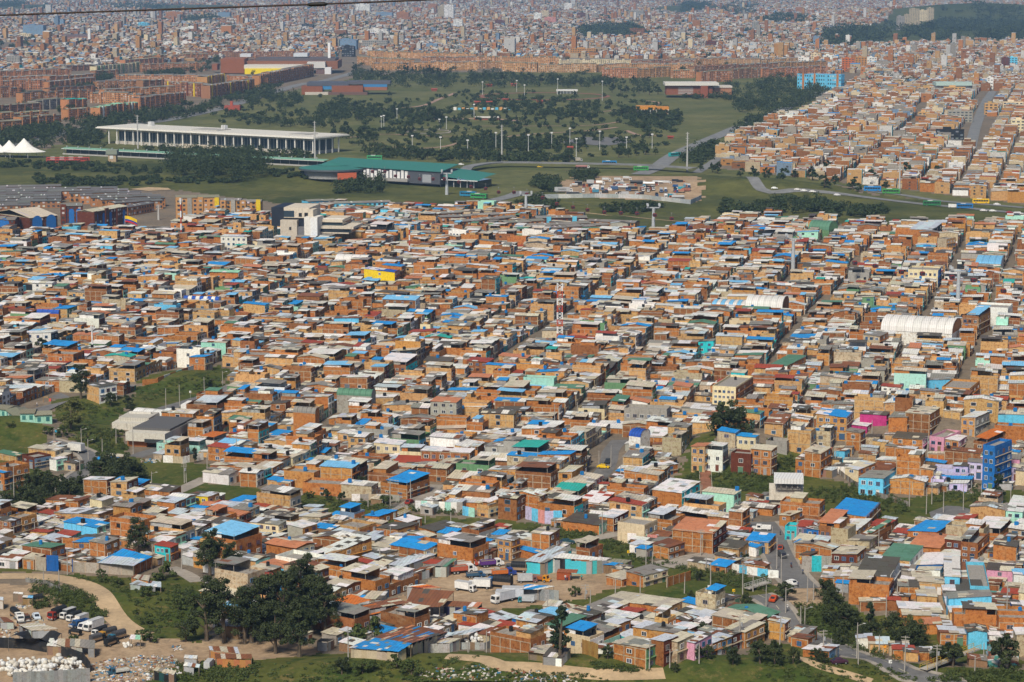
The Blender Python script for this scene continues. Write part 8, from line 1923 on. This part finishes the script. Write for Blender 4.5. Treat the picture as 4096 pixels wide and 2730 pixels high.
for a in (('tarp','A',545,965,-118,Rd,Bk,'tall black covered truck with a red cab',1.1),('box','A',640,960,-120,Wh,(.05,.055,.06),'white cab truck with a dark high box',.85),('tarp','A',695,985,-120,Wh,Bk,'black hooped truck with a grille fronted cab',.85),('box','A',755,1015,-120,Wh,(.62,.58,.52),'small pale box truck with rusty roof edge',.85),('pickup','A',725,1050,-130,Bl,Bl,'dark teal pickup between the box trucks',1.0),('box','A',880,1070,-122,Wh,(.66,.67,.67),'clean white box truck in the dirt yard',1.0),('van','A',790,1075,-125,Wh,Wh,'blue and white van beside the clean box truck',.9),('tarp','A',930,1120,-125,Wh,Bk,'white cab truck with low black hood',.8),('tarp','A',1010,1140,-130,(.5,.25,.03),(.05,.05,.05),'mustard cab truck with white stake sides',.9),('tarp','A',1095,1165,-128,(.03,.14,.22),(.06,.06,.065),'teal cab truck with white stake body',.9),('tarp','A',880,1190,50,Bk,(.07,.07,.075),'black hooped truck seen from behind',.8),('tarp','A',1010,1225,60,Bk,Bk,'black boxed truck seen from behind',.8),('tarp','A',705,1130,150,Bk,Bk,'old black hooped trailer beside the bush',.65),('tarp','A',140,960,-60,Wh,Bk,'black covered truck with a white pickup cab',.9),('flat','A',240,980,-70,(.1,.05,.04),(.22,.1,.05),'rusty brown flatbed truck',.8),('car','A',335,978,-70,(.55,.62,.68),Wh,'pale silver car beside the rusty flatbed',1.0),('tarp','A',330,835,-150,(.05,.3,.17),Bk,'old green and white truck with black cover',.9),('pickup','A',190,1000,-75,Wh,Wh,'white pickup beside the black covered truck',1.0),('flat','A',1120,1480,-150,(.03,.1,.16),(.5,.5,.46),'old blue truck with white stake sides in the rubble',.85),('box','A',1920,1440,80,(.5,.55,.58),(.6,.63,.64),'white box van seen from behind beneath the grove',.8),('tarp','A',920,445,-110,Or,Bk,'orange cab truck with black hood inside the compound',1.05),('box','A',800,425,-105,Wh,Wh,'white box truck inside the compound',.95),('flat','A',650,470,-100,Wh,(.1,.12,.16),'white cab truck parked at the blue gate',.9),('box','B',1905,720,-30,Wh,Wh,'white box truck in the middle yard',1.0),('box','B',2080,700,170,Wh,Wh,'second white box body beside the black trailer',1.05),('tarp','B',2270,690,160,(.02,.12,.3),Bk,'long black covered truck in the middle yard',1.3),('box','B',2290,820,-140,Wh,(.5,.52,.56),'white cab truck with a grey blue box',1.15),('dump','B',1990,600,15,(.02,.08,.18),(.03,.09,.16),'dark blue dump truck in the middle yard',.85),('dump','B',1860,560,20,Wh,(.45,.1,.05),'long white and red tipper trailer truck',1.25),('dump','B',1900,505,22,(.5,.08,.04),(.6,.58,.54),'white and red dump truck beside the workshops',1.1),('dump','B',2130,500,20,Wh,(.1,.03,.2),'purple and white dump truck',1.1),('dump','B',2130,580,15,(.4,.37,.32),(.5,.48,.44),'cream dump truck in the middle yard',1.0),('dump','B',2240,585,15,(.02,.05,.25),(.5,.13,.02),'orange bodied dump truck with blue cab',1.1),('flat','B',870,720,15,(.02,.15,.25),(.02,.16,.26),'blue flatbed loaded with scrap behind the grove',1.1),('flat','B',1690,990,-110,Wh,(.45,.4,.38),'white truck piled with sacks at the shed gate',1.0),('tarp','C',70,550,170,(.1,.1,.1),Bk,'black covered truck beside the turquoise shed',1.15),('box','C',185,545,-10,Wh,Wh,'white box truck beside the turquoise shed',.8),('dump','C',230,630,-25,(.6,.25,.01),(.35,.1,.02),'bright orange dump truck with yellow bonnet',.95),('box','C',120,645,5,(.2,.1,.1),(.42,.44,.45),'grey container truck with a blue logo',.9),('box','C',10,800,175,(.4,.42,.45),(.5,.53,.58),'long grey blue box trailer beside the tin wall',1.3),('box','C',150,830,175,(.03,.18,.22),(.42,.45,.48),'teal cab truck with a small grey box',.75),('car','C',505,290,15,(.02,.07,.09),Wh,'dark teal car parked on the canal grass',1.05),('car','C',60,15,15,(.02,.02,.022),Wh,'black car beside the pastel tile wall',1.05),('pickup','C',2290,165,170,Wh,Wh,'white pickup on the wide street',1.0),('car','D',113,345,80,(.3,.05,.02),Wh,'dark red car on the wide street',1.0),('van','D',130,415,-80,(.06,.065,.07),Wh,'dark grey off-roader driving down the wide street',.85),('car','D',215,665,120,Wh,Wh,'white car at the bridge end',1.0),('car','D',50,815,-110,(.55,.07,.01),Wh,'bright orange car on the curving road',1.0),('car','D',655,1390,15,(.06,.02,.04),Wh,'wrecked dark car body on the grass',.95),('box','E',705,945,150,Wh,(.66,.64,.58),'white box truck on the bending road',1.0),('taxi','E',228,470,10,(.7,.45,.01),Wh,'yellow taxi beside the upper court',1.0),('taxi','E',72,512,10,(.7,.45,.01),Wh,'yellow taxi beside the brick wall',1.0),('car','E',225,448,10,(.015,.015,.02),Wh,'black car behind the yellow taxi',1.0),('car','F',1410,1415,70,(.25,.03,.02),Wh,'dark red car below the blue canopy shop',1.0),('taxi','G',840,1090,-20,(.7,.45,.01),Wh,'yellow taxi in the narrow street',1.0),('car','G',880,1040,-100,(.03,.04,.05),Wh,'dark car in the narrow street',1.0),('taxi','G',345,805,20,(.7,.42,.02),Wh,'yellow taxi between the brick houses',1.0),('pickup','H',2105,575,60,(.4,.38,.33),(.3,.28,.24),'beige pickup on the sloping main street',1.0),('bus','H',2290,240,60,(.02,.12,.3),Wh,'blue bus parked at the right blocks',1.0),('bus','L',960,38,-8,(.02,.2,.5),Wh,'blue bus on the valley highway',1.25),('bus','L',1130,62,-8,(.06,.26,.06),Wh,'green bus behind the blue bus',1.25),('bus','L',1505,172,-6,(.03,.17,.06),Wh,'dark green bus at the bend of the highway',1.2),('bus','L',1808,196,-6,(.02,.15,.38),Wh,'long blue bus at the bend of the highway',1.1),('bus','L',1955,152,-6,(.7,.42,.01),Wh,'yellow bus on the service road',1.15),('van','L',1700,190,-6,Wh,Wh,'white van between two buses',1.3),('bus','J',1950,85,160,(.02,.2,.35),Wh,'teal bus at the station kerb',1.2),('bus','J',2050,105,-20,(.04,.28,.08),Wh,'green bus below the station',1.2),('bus','T2',1828,1112,-2,(.02,.2,.45),Wh,'blue bus on the viaduct',1.2),('bus','T2',2040,1150,0,(.05,.3,.06),Wh,'bright green bus on the viaduct',1.2),('tank','T2',1640,1135,0,Wh,(.3,.12,.1),'white and red tanker truck on the viaduct',1.0),('box','T2',1610,1088,0,Gy,(.4,.36,.3),'grey truck on the upper road',1.0),('taxi','T2',1362,1128,0,(.7,.45,.01),Wh,'yellow taxi on the viaduct ramp',1.2),('car','T2',830,1112,0,Wh,Wh,'white car beside the park',1.2),('bus','T2',2265,1055,40,(.03,.3,.3),Wh,'teal bus on the park avenue',1.2),('bus','T2',250,1078,-5,(.05,.3,.12),Wh,'green and yellow bus behind the station',1.3),('semi','T2',1510,1295,3,Wh,Gy,'grey shipping trailer truck at the truck park gate',1.15),('semi','K',560,85,-5,(.03,.2,.25),(.02,.022,.025),'teal cab truck with a long black trailer',1.0)):
 lab=a[7];t_=tr(*a[:8],a[8]*(.78 if a[1]in 'ABC' and a[0]in ('box','tarp','dump','flat')else 1))
 if 'shipping' in lab:text('MAERSK',1.5,(0,-1.2,1.6),(pi/2,0,0),solid((.03,.03,.04)),t_)
for i_,(x,y)in enumerate(((330,38),(410,48),(635,78),(270,28),(1980,222),(2065,226),(2312,250),(2105,165),(2220,240),(60,8))):
 tr('car','L',x,y,-8,jit(Wh,.1)if i_!=8 else (.3,.03,.03),Wh,'white car on the valley highway' if i_!=8 else 'red car on the valley highway bridge',1.15,'cars on the valley highway')
_r=random.Random(6)
PK=[(765,30),(830,25),(910,25),(940,28),(1030,18),(1100,30),(1125,35),(1195,35),(1250,25),(1290,25),(1370,45),(1500,40),(1560,30),(1610,38),(1000,78),(1040,80),(1148,82),(1183,84),(1330,90),(1412,98),(1452,98),(1485,100),(1525,108),(855,72)]
for x,y in PK:
 k=_r.choice(('box','tarp','tarp','tank','box'));c2=_r.choice((Wh,Bk,(.05,.1,.2),(.3,.12,.08),Gy,(.04,.3,.36)))
 tr(k,'K',x,y,_r.choice((-85,-90,-80,180,175)),_r.choice((Wh,Or,Bl)),c2 if k!='tarp' else Bk,{'box':'box truck standing in the dusty truck park','tarp':'dark covered truck standing in the dusty truck park','tank':'tanker truck standing in the dusty truck park'}[k],.95,{'box':'box trucks','tarp':'covered trucks','tank':'tanker trucks'}[k]+' in the truck park')
for x,y in ((1700,1240),(1760,1245),(1620,1250),(1800,1225),(1880,1225),(1940,1215),(2010,1240),(2100,1250),(2160,1240),(2210,1245),(2270,1235),(2300,1240)):
 k=_r.choice(('box','tarp','tank'));tr(k,'T2',x,y,_r.choice((-10,0,180)),_r.choice((Wh,Wh,Or)),_r.choice((Wh,Bk,Gy)),{'box':'box truck parked along the far side of the truck park','tarp':'covered truck parked along the far side of the truck park','tank':'tanker parked along the far side of the truck park'}[k],1.0,{'box':'far box trucks','tarp':'far covered trucks','tank':'far tankers'}[k])
for k_ in range(34):
 x,y=_r.choice(((_r.uniform(640,1650),_r.uniform(-8,60)),(_r.uniform(450,1600),_r.uniform(-25,10))));k=_r.choice(('box','tarp','van','box'))
 tr(k,'K',x,y,_r.choice((-88,-92,180,170)),_r.choice((Wh,Wh,Or,Bl,Rd)),_r.choice((Wh,Bk,Gy,(.3,.12,.08),(.05,.2,.3))),{'box':'box truck parked among others in the dusty truck park','tarp':'covered truck parked among others in the dusty truck park','van':'van parked among trucks in the dusty truck park'}[k],.85,{'box':'more box trucks','tarp':'more covered trucks','van':'vans'}[k]+' in the truck park')
for i in range(7):tr('bus','T1',365+(i%4)*62,1090+(i//4)*14,5,(.38,.06,.04),Wh,'red articulated bus parked beside the white tents',1.3,'red buses at the station')
# ================================================================ poles, lamps, signs, people
def pole(reg,x,y0,y1,kind='pole',label=None,group=None):
 g=at(reg,x,y1);h=max(3,rise_to(g[0],g[1],g[2],px(reg,0,y0)[1],40));t=thing('utility_pole' if kind!='lamp' else 'street_lamp',label,'pole' if kind!='lamp' else 'street lamp',g,0,group)
 c=solid((.36,.33,.29),.8)
 r0=.17 if h<14 else .3
 part('shaft',ucyl(c,8,.6),t,(0,0,-.5),(U(-.01,.01),U(-.015,.015),0),(r0*2,r0*2,h+.5))
 if kind=='cross':
  for dz in (.4,1.1):part('crossarm',ubox(c),t,(0,0,h-dz),(0,0,U(-.4,.4)),(2.0,.12,.12))
  part('insulator',ubox(solid((.25,.25,.25))),t,(.5,0,h-.3),(0,0,0),(.12,.12,.25));part('transformer',ucyl(solid((.3,.31,.32)),10),t,(.35,-.1,h-2.6),(0,0,0),(.5,.5,.9))
 if kind=='lamp':
  part('arm',ubox(c),t,(.75,0,h-.5),(0,-.35,0),(1.6,.08,.08));part('lamp_head',ubox(solid((.5,.5,.48))),t,(1.6,0,h-.25),(0,0,0),(.6,.22,.14))
 return t
PG='concrete utility poles among the near houses'
for reg_,x,y0,y1,k in (('C',1262,1185,1450,'pole'),('C',2095,950,1250,'cross'),('C',2120,470,755,'cross'),('C',390,50,265,'cross'),('C',272,150,305,'lamp'),('C',1232,300,500,'pole'),('C',1290,360,520,'lamp'),('C',1735,155,400,'cross'),('C',1782,380,535,'pole'),('C',1825,470,665,'lamp'),('C',1585,590,745,'pole'),('C',1178,590,780,'lamp'),('C',948,610,815,'pole'),('C',718,715,910,'pole'),('C',672,660,800,'cross'),('C',1775,765,920,'lamp'),('C',2215,580,730,'pole'),('C',2335,670,880,'pole'),('C',1450,1260,1430,'lamp'),('C',1720,1200,1390,'pole'),('C',830,0,205,'pole'),('C',325,800,960,'pole'),('C',690,260,340,'pole'),('C',785,280,370,'pole'),('D',815,1015,1355,'lamp'),('D',1255,1135,1470,'cross'),('D',1550,1215,1460,'cross'),('D',1900,1320,1490,'lamp'),('D',337,865,1055,'lamp'),('D',300,860,1050,'pole'),('D',162,690,925,'lamp'),('D',122,385,680,'lamp'),('D',80,235,520,'pole'),('D',38,130,270,'pole'),('D',360,550,830,'pole'),('D',418,620,810,'pole'),('D',262,60,300,'lamp'),('D',420,120,290,'pole'),('D',108,960,1230,'cross'),('D',1015,150,360,'pole'),('D',1020,1130,1335,'pole'),('D',505,1080,1330,'cross'),('D',830,1190,1400,'pole'),('D',1085,760,960,'pole'),('D',1185,640,860,'pole'),('D',2190,640,1100,'cross'),('D',1980,1200,1400,'pole'),('D',685,590,770,'pole'),('B',848,1060,1365,'pole'),('B',1480,1160,1310,'pole'),('B',1950,1170,1300,'pole'),('B',2118,1090,1300,'pole'),('B',858,380,605,'pole'),('B',770,470,600,'pole'),('B',1140,330,470,'pole'),('B',930,110,260,'pole'),('B',1235,130,240,'pole'),('B',1790,0,100,'pole'),('B',1555,0,100,'pole'),('B',2285,1060,1270,'pole'),('B',1745,350,460,'pole'),('B',465,340,470,'lamp'),('B',115,280,380,'pole'),('A',620,330,575,'lamp'),('A',545,530,690,'pole'),('A',403,510,660,'pole'),('A',1670,330,525,'pole'),('A',1405,290,470,'pole'),('A',965,200,350,'pole'),('A',195,100,230,'pole'),('A',320,90,220,'pole'),('A',130,130,260,'pole'),('A',2345,130,300,'pole'),('E',500,720,905,'lamp'),('E',750,720,865,'lamp'),('E',812,820,1010,'lamp'),('E',1225,700,960,'pole'),('E',1495,640,780,'lamp'),('E',1748,540,720,'pole'),('E',1668,770,955,'pole'),('E',2178,790,1010,'pole'),('E',1905,960,1100,'pole'),('E',1695,1040,1225,'cross'),('E',1712,1050,1222,'pole'),('E',1195,1170,1345,'lamp'),('E',1395,1120,1275,'lamp'),('E',512,1260,1370,'lamp'),('E',735,980,1120,'pole'),('E',858,1270,1450,'pole'),('E',130,1050,1460,'lamp'),('E',1525,355,545,'pole'),('E',1652,320,520,'pole'),('E',1880,250,430,'pole'),('E',1888,370,560,'pole'),('E',2047,195,325,'lamp'),('E',2212,130,300,'lamp'),('E',452,210,375,'pole'),('E',2080,470,570,'pole'),('E',2245,390,570,'cross'),('E',1068,710,860,'pole'),('E',940,820,940,'pole'),('F',1715,960,1200,'pole'),('F',1865,930,1040,'cross'),('F',1235,1195,1460,'pole'),('F',1422,1190,1390,'pole'),('F',318,1190,1330,'lamp'),('F',108,1210,1380,'pole'),('F',1030,1320,1460,'pole'),('F',845,860,1000,'pole'),('F',2297,740,960,'pole'),('F',2030,860,1020,'pole'),('F',105,20,165,'pole'),('F',1738,130,250,'lamp'),('G',998,1060,1215,'pole'),('G',1428,1110,1280,'pole'),('G',908,880,1080,'pole'),('G',800,930,1060,'pole'),('G',392,500,760,'pole'),('G',152,640,770,'pole'),('G',600,480,640,'pole'),('G',1128,220,350,'pole'),('G',1742,1240,1390,'pole'),('G',70,1330,1480,'pole'),('G',2320,40,220,'pole'),('H',1300,1200,1440,'pole'),('H',1455,1270,1510,'pole'),('H',1505,1180,1420,'pole'),('H',1612,1285,1500,'lamp'),('H',1795,1230,1480,'lamp'),('H',1953,1240,1510,'pole'),('H',2230,1240,1410,'lamp'),('H',1465,790,980,'cross'),('H',1945,360,600,'lamp'),('H',1885,400,590,'pole'),('H',2112,420,590,'pole'),('H',2190,280,480,'pole'),('H',553,690,850,'pole'),('H',620,880,1060,'pole'),('H',420,670,840,'pole'),('H',955,650,800,'pole'),('H',1540,320,440,'pole')):
 lab={'pole':'plain concrete utility pole between the near houses','cross':'concrete utility pole with crossarms between the near houses','lamp':'concrete lamp post with a side arm between the near houses'}[k]
 pole(reg_,x,y0,y1,k,lab,{'pole':PG,'cross':'crossarm poles among the near houses','lamp':'lamp posts among the near houses'}[k])
for reg_,x,y0,y1,lab in (('T2',1105,840,1095,'very tall pale power pylon in front of the park'),('T1',928,775,1000,'very tall pale power pylon before the library'),('T1',2118,815,1075,'very tall pale power pylon at the library end'),('T3',88,890,1155,'very tall pale power pylon beside the park avenue'),('T3',1515,1050,1305,'very tall pale power pylon beside the right blocks'),('I',1458,160,300,'tall pale floodlight pole beside the estate trees')):
 g=at(reg_,x,y1);h=rise_to(g[0],g[1],g[2],px(reg_,0,y0)[1],80);t=thing('power_pylon',lab,'pylon',g);c=solid((.46,.45,.42),.6)
 part('shaft',ucyl(c,8,.5),t,(0,0,-1),(0,0,0),(1.6,1.6,h+1))
 for k in range(5):part('insulator_arm',ubox(c),t,(0,0,h*(.72+.06*k)),(0,0,(k%2)*.8),(3.2,.25,.25))
for i_,(x,y0,y1)in enumerate(((1257,570,660),(1780,545,680),(1480,530,640),(1205,540,620),(975,550,640),(295,780,870),(312,775,870),(685,800,870),(732,785,870),(875,940,1040),(693,920,1010),(503,910,1015),(1065,890,1015),(1283,905,1030),(1440,890,1000),(1562,860,990),(1605,930,1055),(1763,880,1010),(1943,920,1020),(2115,900,1000),(400,730,800),(918,700,790))):
 g=at('T2',x,y1);h=rise_to(g[0],g[1],g[2],px('T2',0,y0)[1],60);t=thing('floodlight_pole','slim white floodlight pole on the park lawns','pole',g,0,'floodlight poles of the park');c=solid((.6,.6,.58),.6)
 part('shaft',ucyl(c,6,.6),t,(0,0,0),(0,0,0),(.6,.6,h));part('lamp_bank',ubox(solid((.7,.7,.68))),t,(0,0,h-1),(0,0,0),(2.2,.5,1.0))
def sign(reg,x,y0,y1,col,label,shape='square',txt=None):
 g=at(reg,x,y1);h=rise_to(g[0],g[1],g[2],px(reg,0,y0)[1],12);t=thing('road_sign',label,'sign',g)
 part('post',ucyl(solid((.4,.4,.4)),6),t,(0,0,-.3),(0,0,0),(.09,.09,h+.3))
 part('plate',ubox(solid(col,.5)),t,(0,-.06,h-.45 if shape=='square' else h-.1),(0,pi/4 if shape=='diamond' else 0,0),(.75,.05,.75))
 part('symbol',ubox(solid((.03,.03,.03))),t,(0,-.1,h-.2 if shape=='square' else h+.3),(0,pi/4,0),(.14,.03,.38))
sign('D',582,1125,1200,(.55,.8,.02),'bright lime diamond road sign beside the tarmac road','diamond');sign('D',1060,1240,1340,(.8,.3,.01),'orange diamond road sign beside the tarmac road','diamond');sign('D',1122,1370,1450,(.75,.75,.72),'white round sign at the kerb');sign('D',283,430,500,(.75,.4,.01),'orange warning sign beside the graffiti wall','diamond');sign('D',170,855,920,(.7,.68,.66),'white sign at the road bend');sign('C',1070,360,400,(.75,.45,.01),'small yellow sign on the canal grass');sign('C',2037,715,780,(.75,.45,.01),'yellow sign near the footbridge');sign('C',1810,680,740,(.7,.69,.66),'small white sign on the canal strip');sign('E',1750,385,450,(.7,.7,.68),'white round sign on the embankment road')
sign('E',517,745,800,(.03,.35,.55),'blue banner hung on the lamp post by the bending road');sign('H',1887,540,580,(.6,.8,.02),'lime road sign on the main street','diamond')
def flag():
 g=at('I',1150,385);h=rise_to(g[0],g[1],g[2],px('I',0,262)[1]);t=thing('flagpole','yellow blue and red flag on a white pole in the estate','flag',g)
 part('pole',ucyl(solid((.6,.6,.6)),8,.6),t,(0,0,0),(0,0,0),(.3,.3,h))
 for k,(c,f0,f1)in enumerate((((.75,.5,.01),0,.5),((.02,.05,.3),.5,.75),((.5,.02,.02),.75,1))):
  bx=Boxes();n=8;V=[]
  for i in range(n+1):
   xx=i*.95;sg=-.045*xx*xx;V+=[(xx,.3*sin(i),h-f0*4+sg),(xx,.3*sin(i),h-f1*4+sg)]
  bx.poly(V,[(2*i,2*i+1,2*i+3,2*i+2)for i in range(n)],c,.1,3);part('flag_stripe',bx.mesh('flag_stripe'),t)
flag()
# people, one skinned body each
def body_mesh(shirt,trousers,step):
 me=bpy.data.meshes.new('body');s=step
 V=[(0,0,.95),(0,0,1.2),(0,0,1.42),(0,0,1.52),(0,.02,1.64),(.16,0,1.38),(.24,-.04*s,1.12),(.25,.1*s,.88),(-.16,0,1.38),(-.24,.04*s,1.12),(-.25,-.1*s,.88),(.09,.12*s,.5),(.1,.2*s,.06),(-.09,-.12*s,.5),(-.1,-.16*s,.06),(.1,.32*s+.06,.03),(-.1,-.04*s-.02,.03)]
 E=[(0,1),(1,2),(2,3),(3,4),(2,5),(5,6),(6,7),(2,8),(8,9),(9,10),(0,11),(11,12),(0,13),(13,14),(12,15),(14,16)]
 R=[.14,.15,.15,.06,.105,.07,.05,.04,.07,.05,.04,.085,.055,.085,.055,.04,.04]
 me.from_pydata(V,E,[])
 o=bpy.data.objects.new('tmp',me);COL.objects.link(o)
 m=o.modifiers.new('skin','SKIN');sk=me.skin_vertices[0].data
 for i,r in enumerate(R):sk[i].radius=(r,r)
 sk[0].use_root=True
 o.modifiers.new('sub','SUBSURF').levels=1
 dg=bpy.context.evaluated_depsgraph_get();out=bpy.data.meshes.new_from_object(o.evaluated_get(dg))
 bpy.data.objects.remove(o)
 for c in (shirt,trousers,(.32,.19,.13),(.02,.015,.012)):out.materials.append(solid(c,.8))
 for p in out.polygons:
  z=p.center.z;x=abs(p.center.x);p.use_smooth=True
  p.material_index=3 if z>1.66 or (z>1.56 and p.center.y>.06)or z<.09 else 2 if z>1.5 or (x>.19 and z<.98)else 0 if z>.95 else 1
 return out
BODIES=[body_mesh(s,t,st)for s,t,st in (((.5,.08,.06),(.04,.05,.1),1),((.06,.08,.14),(.03,.03,.035),.6),((.6,.58,.54),(.06,.08,.16),.3),((.04,.3,.26),(.05,.045,.04),.8))]
for reg_,x,y,k,lab in (('C',490,628,2,'person in a white shirt standing by the brown container'),('C',505,630,0,'person in a red shirt standing by the brown container'),('C',538,628,1,'person in a navy shirt near the turquoise shed'),('C',640,625,3,'person in a green shirt walking across the dirt yard'),('C',2182,80,1,'person in a navy shirt walking on the wide street'),('C',2210,82,2,'person in a white shirt walking on the wide street'),('D',268,420,1,'person in dark clothes walking beside the graffiti wall'),('D',320,572,1,'person in dark blue on the kerb below the graffiti wall'),('D',1033,842,0,'person in a red top on the dirt path'),('D',112,212,1,'person in dark clothes at the street corner'),('D',275,692,1,'person in dark clothes leaning near the bridge'),('B',2050,500,2,'person in a white shirt beside the dump trucks'),('E',793,1115,1,'person in dark clothes walking down the brick path'),('E',292,585,1,'player in dark clothes on the upper court'),('E',150,560,1,'onlooker in dark clothes at the upper court'),('E',340,520,2,'player in a white shirt on the upper court'),('E',207,570,3,'player in a green shirt on the upper court')):
 g=at(reg_,x,y);t=thing('person',lab,'person',g,U(0,6));part('body',BODIES[k],t)
def motorbike():
 g=at('D',213,508);t=thing('motorcycle','small motorcycle riding up the wide street','motorcycle',g,radians(95));b=solid((.02,.02,.02))
 for x in (-.6,.6):part('wheel',ucyl(b,12),t,(x,.06,.3),(pi/2,0,0),(.6,.6,.12))
 part('frame',ubox(solid((.3,.05,.03))),t,(0,0,.4),(0,0,0),(1.0,.25,.35));part('seat',ubox(b),t,(-.25,0,.75),(0,0,0),(.7,.25,.1));part('handlebar',ubox(b),t,(.45,0,.95),(0,0,0),(.08,.7,.06))
 r=thing('person','motorcycle rider in dark clothes on the wide street','person',(g[0],g[1],g[2]+.05),0);part('body',BODIES[1],r)
motorbike()
foot_boxes('shipping_container','rust brown shipping container with painted letters in the dirt yard','container','C',(475,625),[('body',408,540,548,622,0,2.4,(.30,.07,.025),3),('roof',410,600,540,549,-.2,3.0,(.33,.1,.04),1)],None,8)
# ================================================================ fill the town, then the air
place_heroes()
N_LOTS=town(max(60,300-n_single))
def shanties(limit):
 """low sheds, lean-tos and yard rooms squeezed into the gaps of the near blocks"""
 r=random.Random(31);got=[];guard=0
 while len(got)<520 and guard<16000:
  guard+=1
  u,v=r.uniform(-40,4136),r.uniform(1760,2700);x,y,z=hit(u,v);th=-radians(theta_of(u,v));a,b=r.uniform(1.5,3.6),r.uniform(1.4,2.8)
  if occ_box(x,y,a,b,th,.25)>.01:continue
  occ_box(x,y,a,b,th,.1,True);got.append((y,x,z,a,b,th,u,v))
 for i,(y,x,z,a,b,th,u,v)in enumerate(sorted(got)):
  wall=r.choice(('brick','brick','tan','brown','tin','wood','grey','white','beige'));roof=r.choice(('patch','patch','patch','cream','white','grey','dark','rust','zinc','blue','red'))
  P=gen(r,a,b,1,wall,None,roof,'mono',0,r.choice((0,0,1)),'x',r.uniform(1.9,2.9),(1.7,1.5));P['tank']=[]
  if i<limit:
   lm=min(LANDMARKS,key=lambda q:(q[0]-x)**2+((q[1]-y)*.8)**2)[2]
   put_house(P,x,y,z,th,a,b,'shanty','low %s shed, %s roof, near %s'%(WALLWORD[wall],ROOFWORD[roof],lm),'shed','low sheds squeezed between the houses')
  else:emit(P,STUFF,x,y,z,th,0,b,a)
shanties(240)
tag(link('town_houses',STUFF.mesh('town_houses')),'brick houses of the middle town packed in rows',kind='stuff')
N_FAR=far_city()
def haze():
 bx=Boxes();bx.box(0,6500,-14,172,4200,6900,0)
 me=bx.mesh('haze',bottom=True);me.materials.clear()
 m=bpy.data.materials.new('haze');m.use_nodes=True;n=m.node_tree.nodes;l=m.node_tree.links
 for x in list(n):
  if x.type=='BSDF_PRINCIPLED':n.remove(x)
 v=n.new('ShaderNodeVolumePrincipled');v.inputs['Color'].default_value=(.44,.70,1.0,1);v.inputs['Density'].default_value=HAZE_D;v.inputs['Anisotropy'].default_value=.2
 l.new(v.outputs[0],[x for x in n if x.type=='OUTPUT_MATERIAL'][0].inputs['Volume'])
 me.materials.append(m);o=link('haze',me);tag(o,'pale blue haze over the distant city',kind='stuff')
HAZE_D=6.6e-5
haze()
print('SINGLE',n_single,'LOTS',N_LOTS,'FARBOX',N_FAR,'TREES',n_tree,'OBJ',len(COL.objects),'STUFFROWS',len(STUFF.rows))
print('TRIS',sum(len(m.loops)-2*len(m.polygons)for m in bpy.data.meshes))
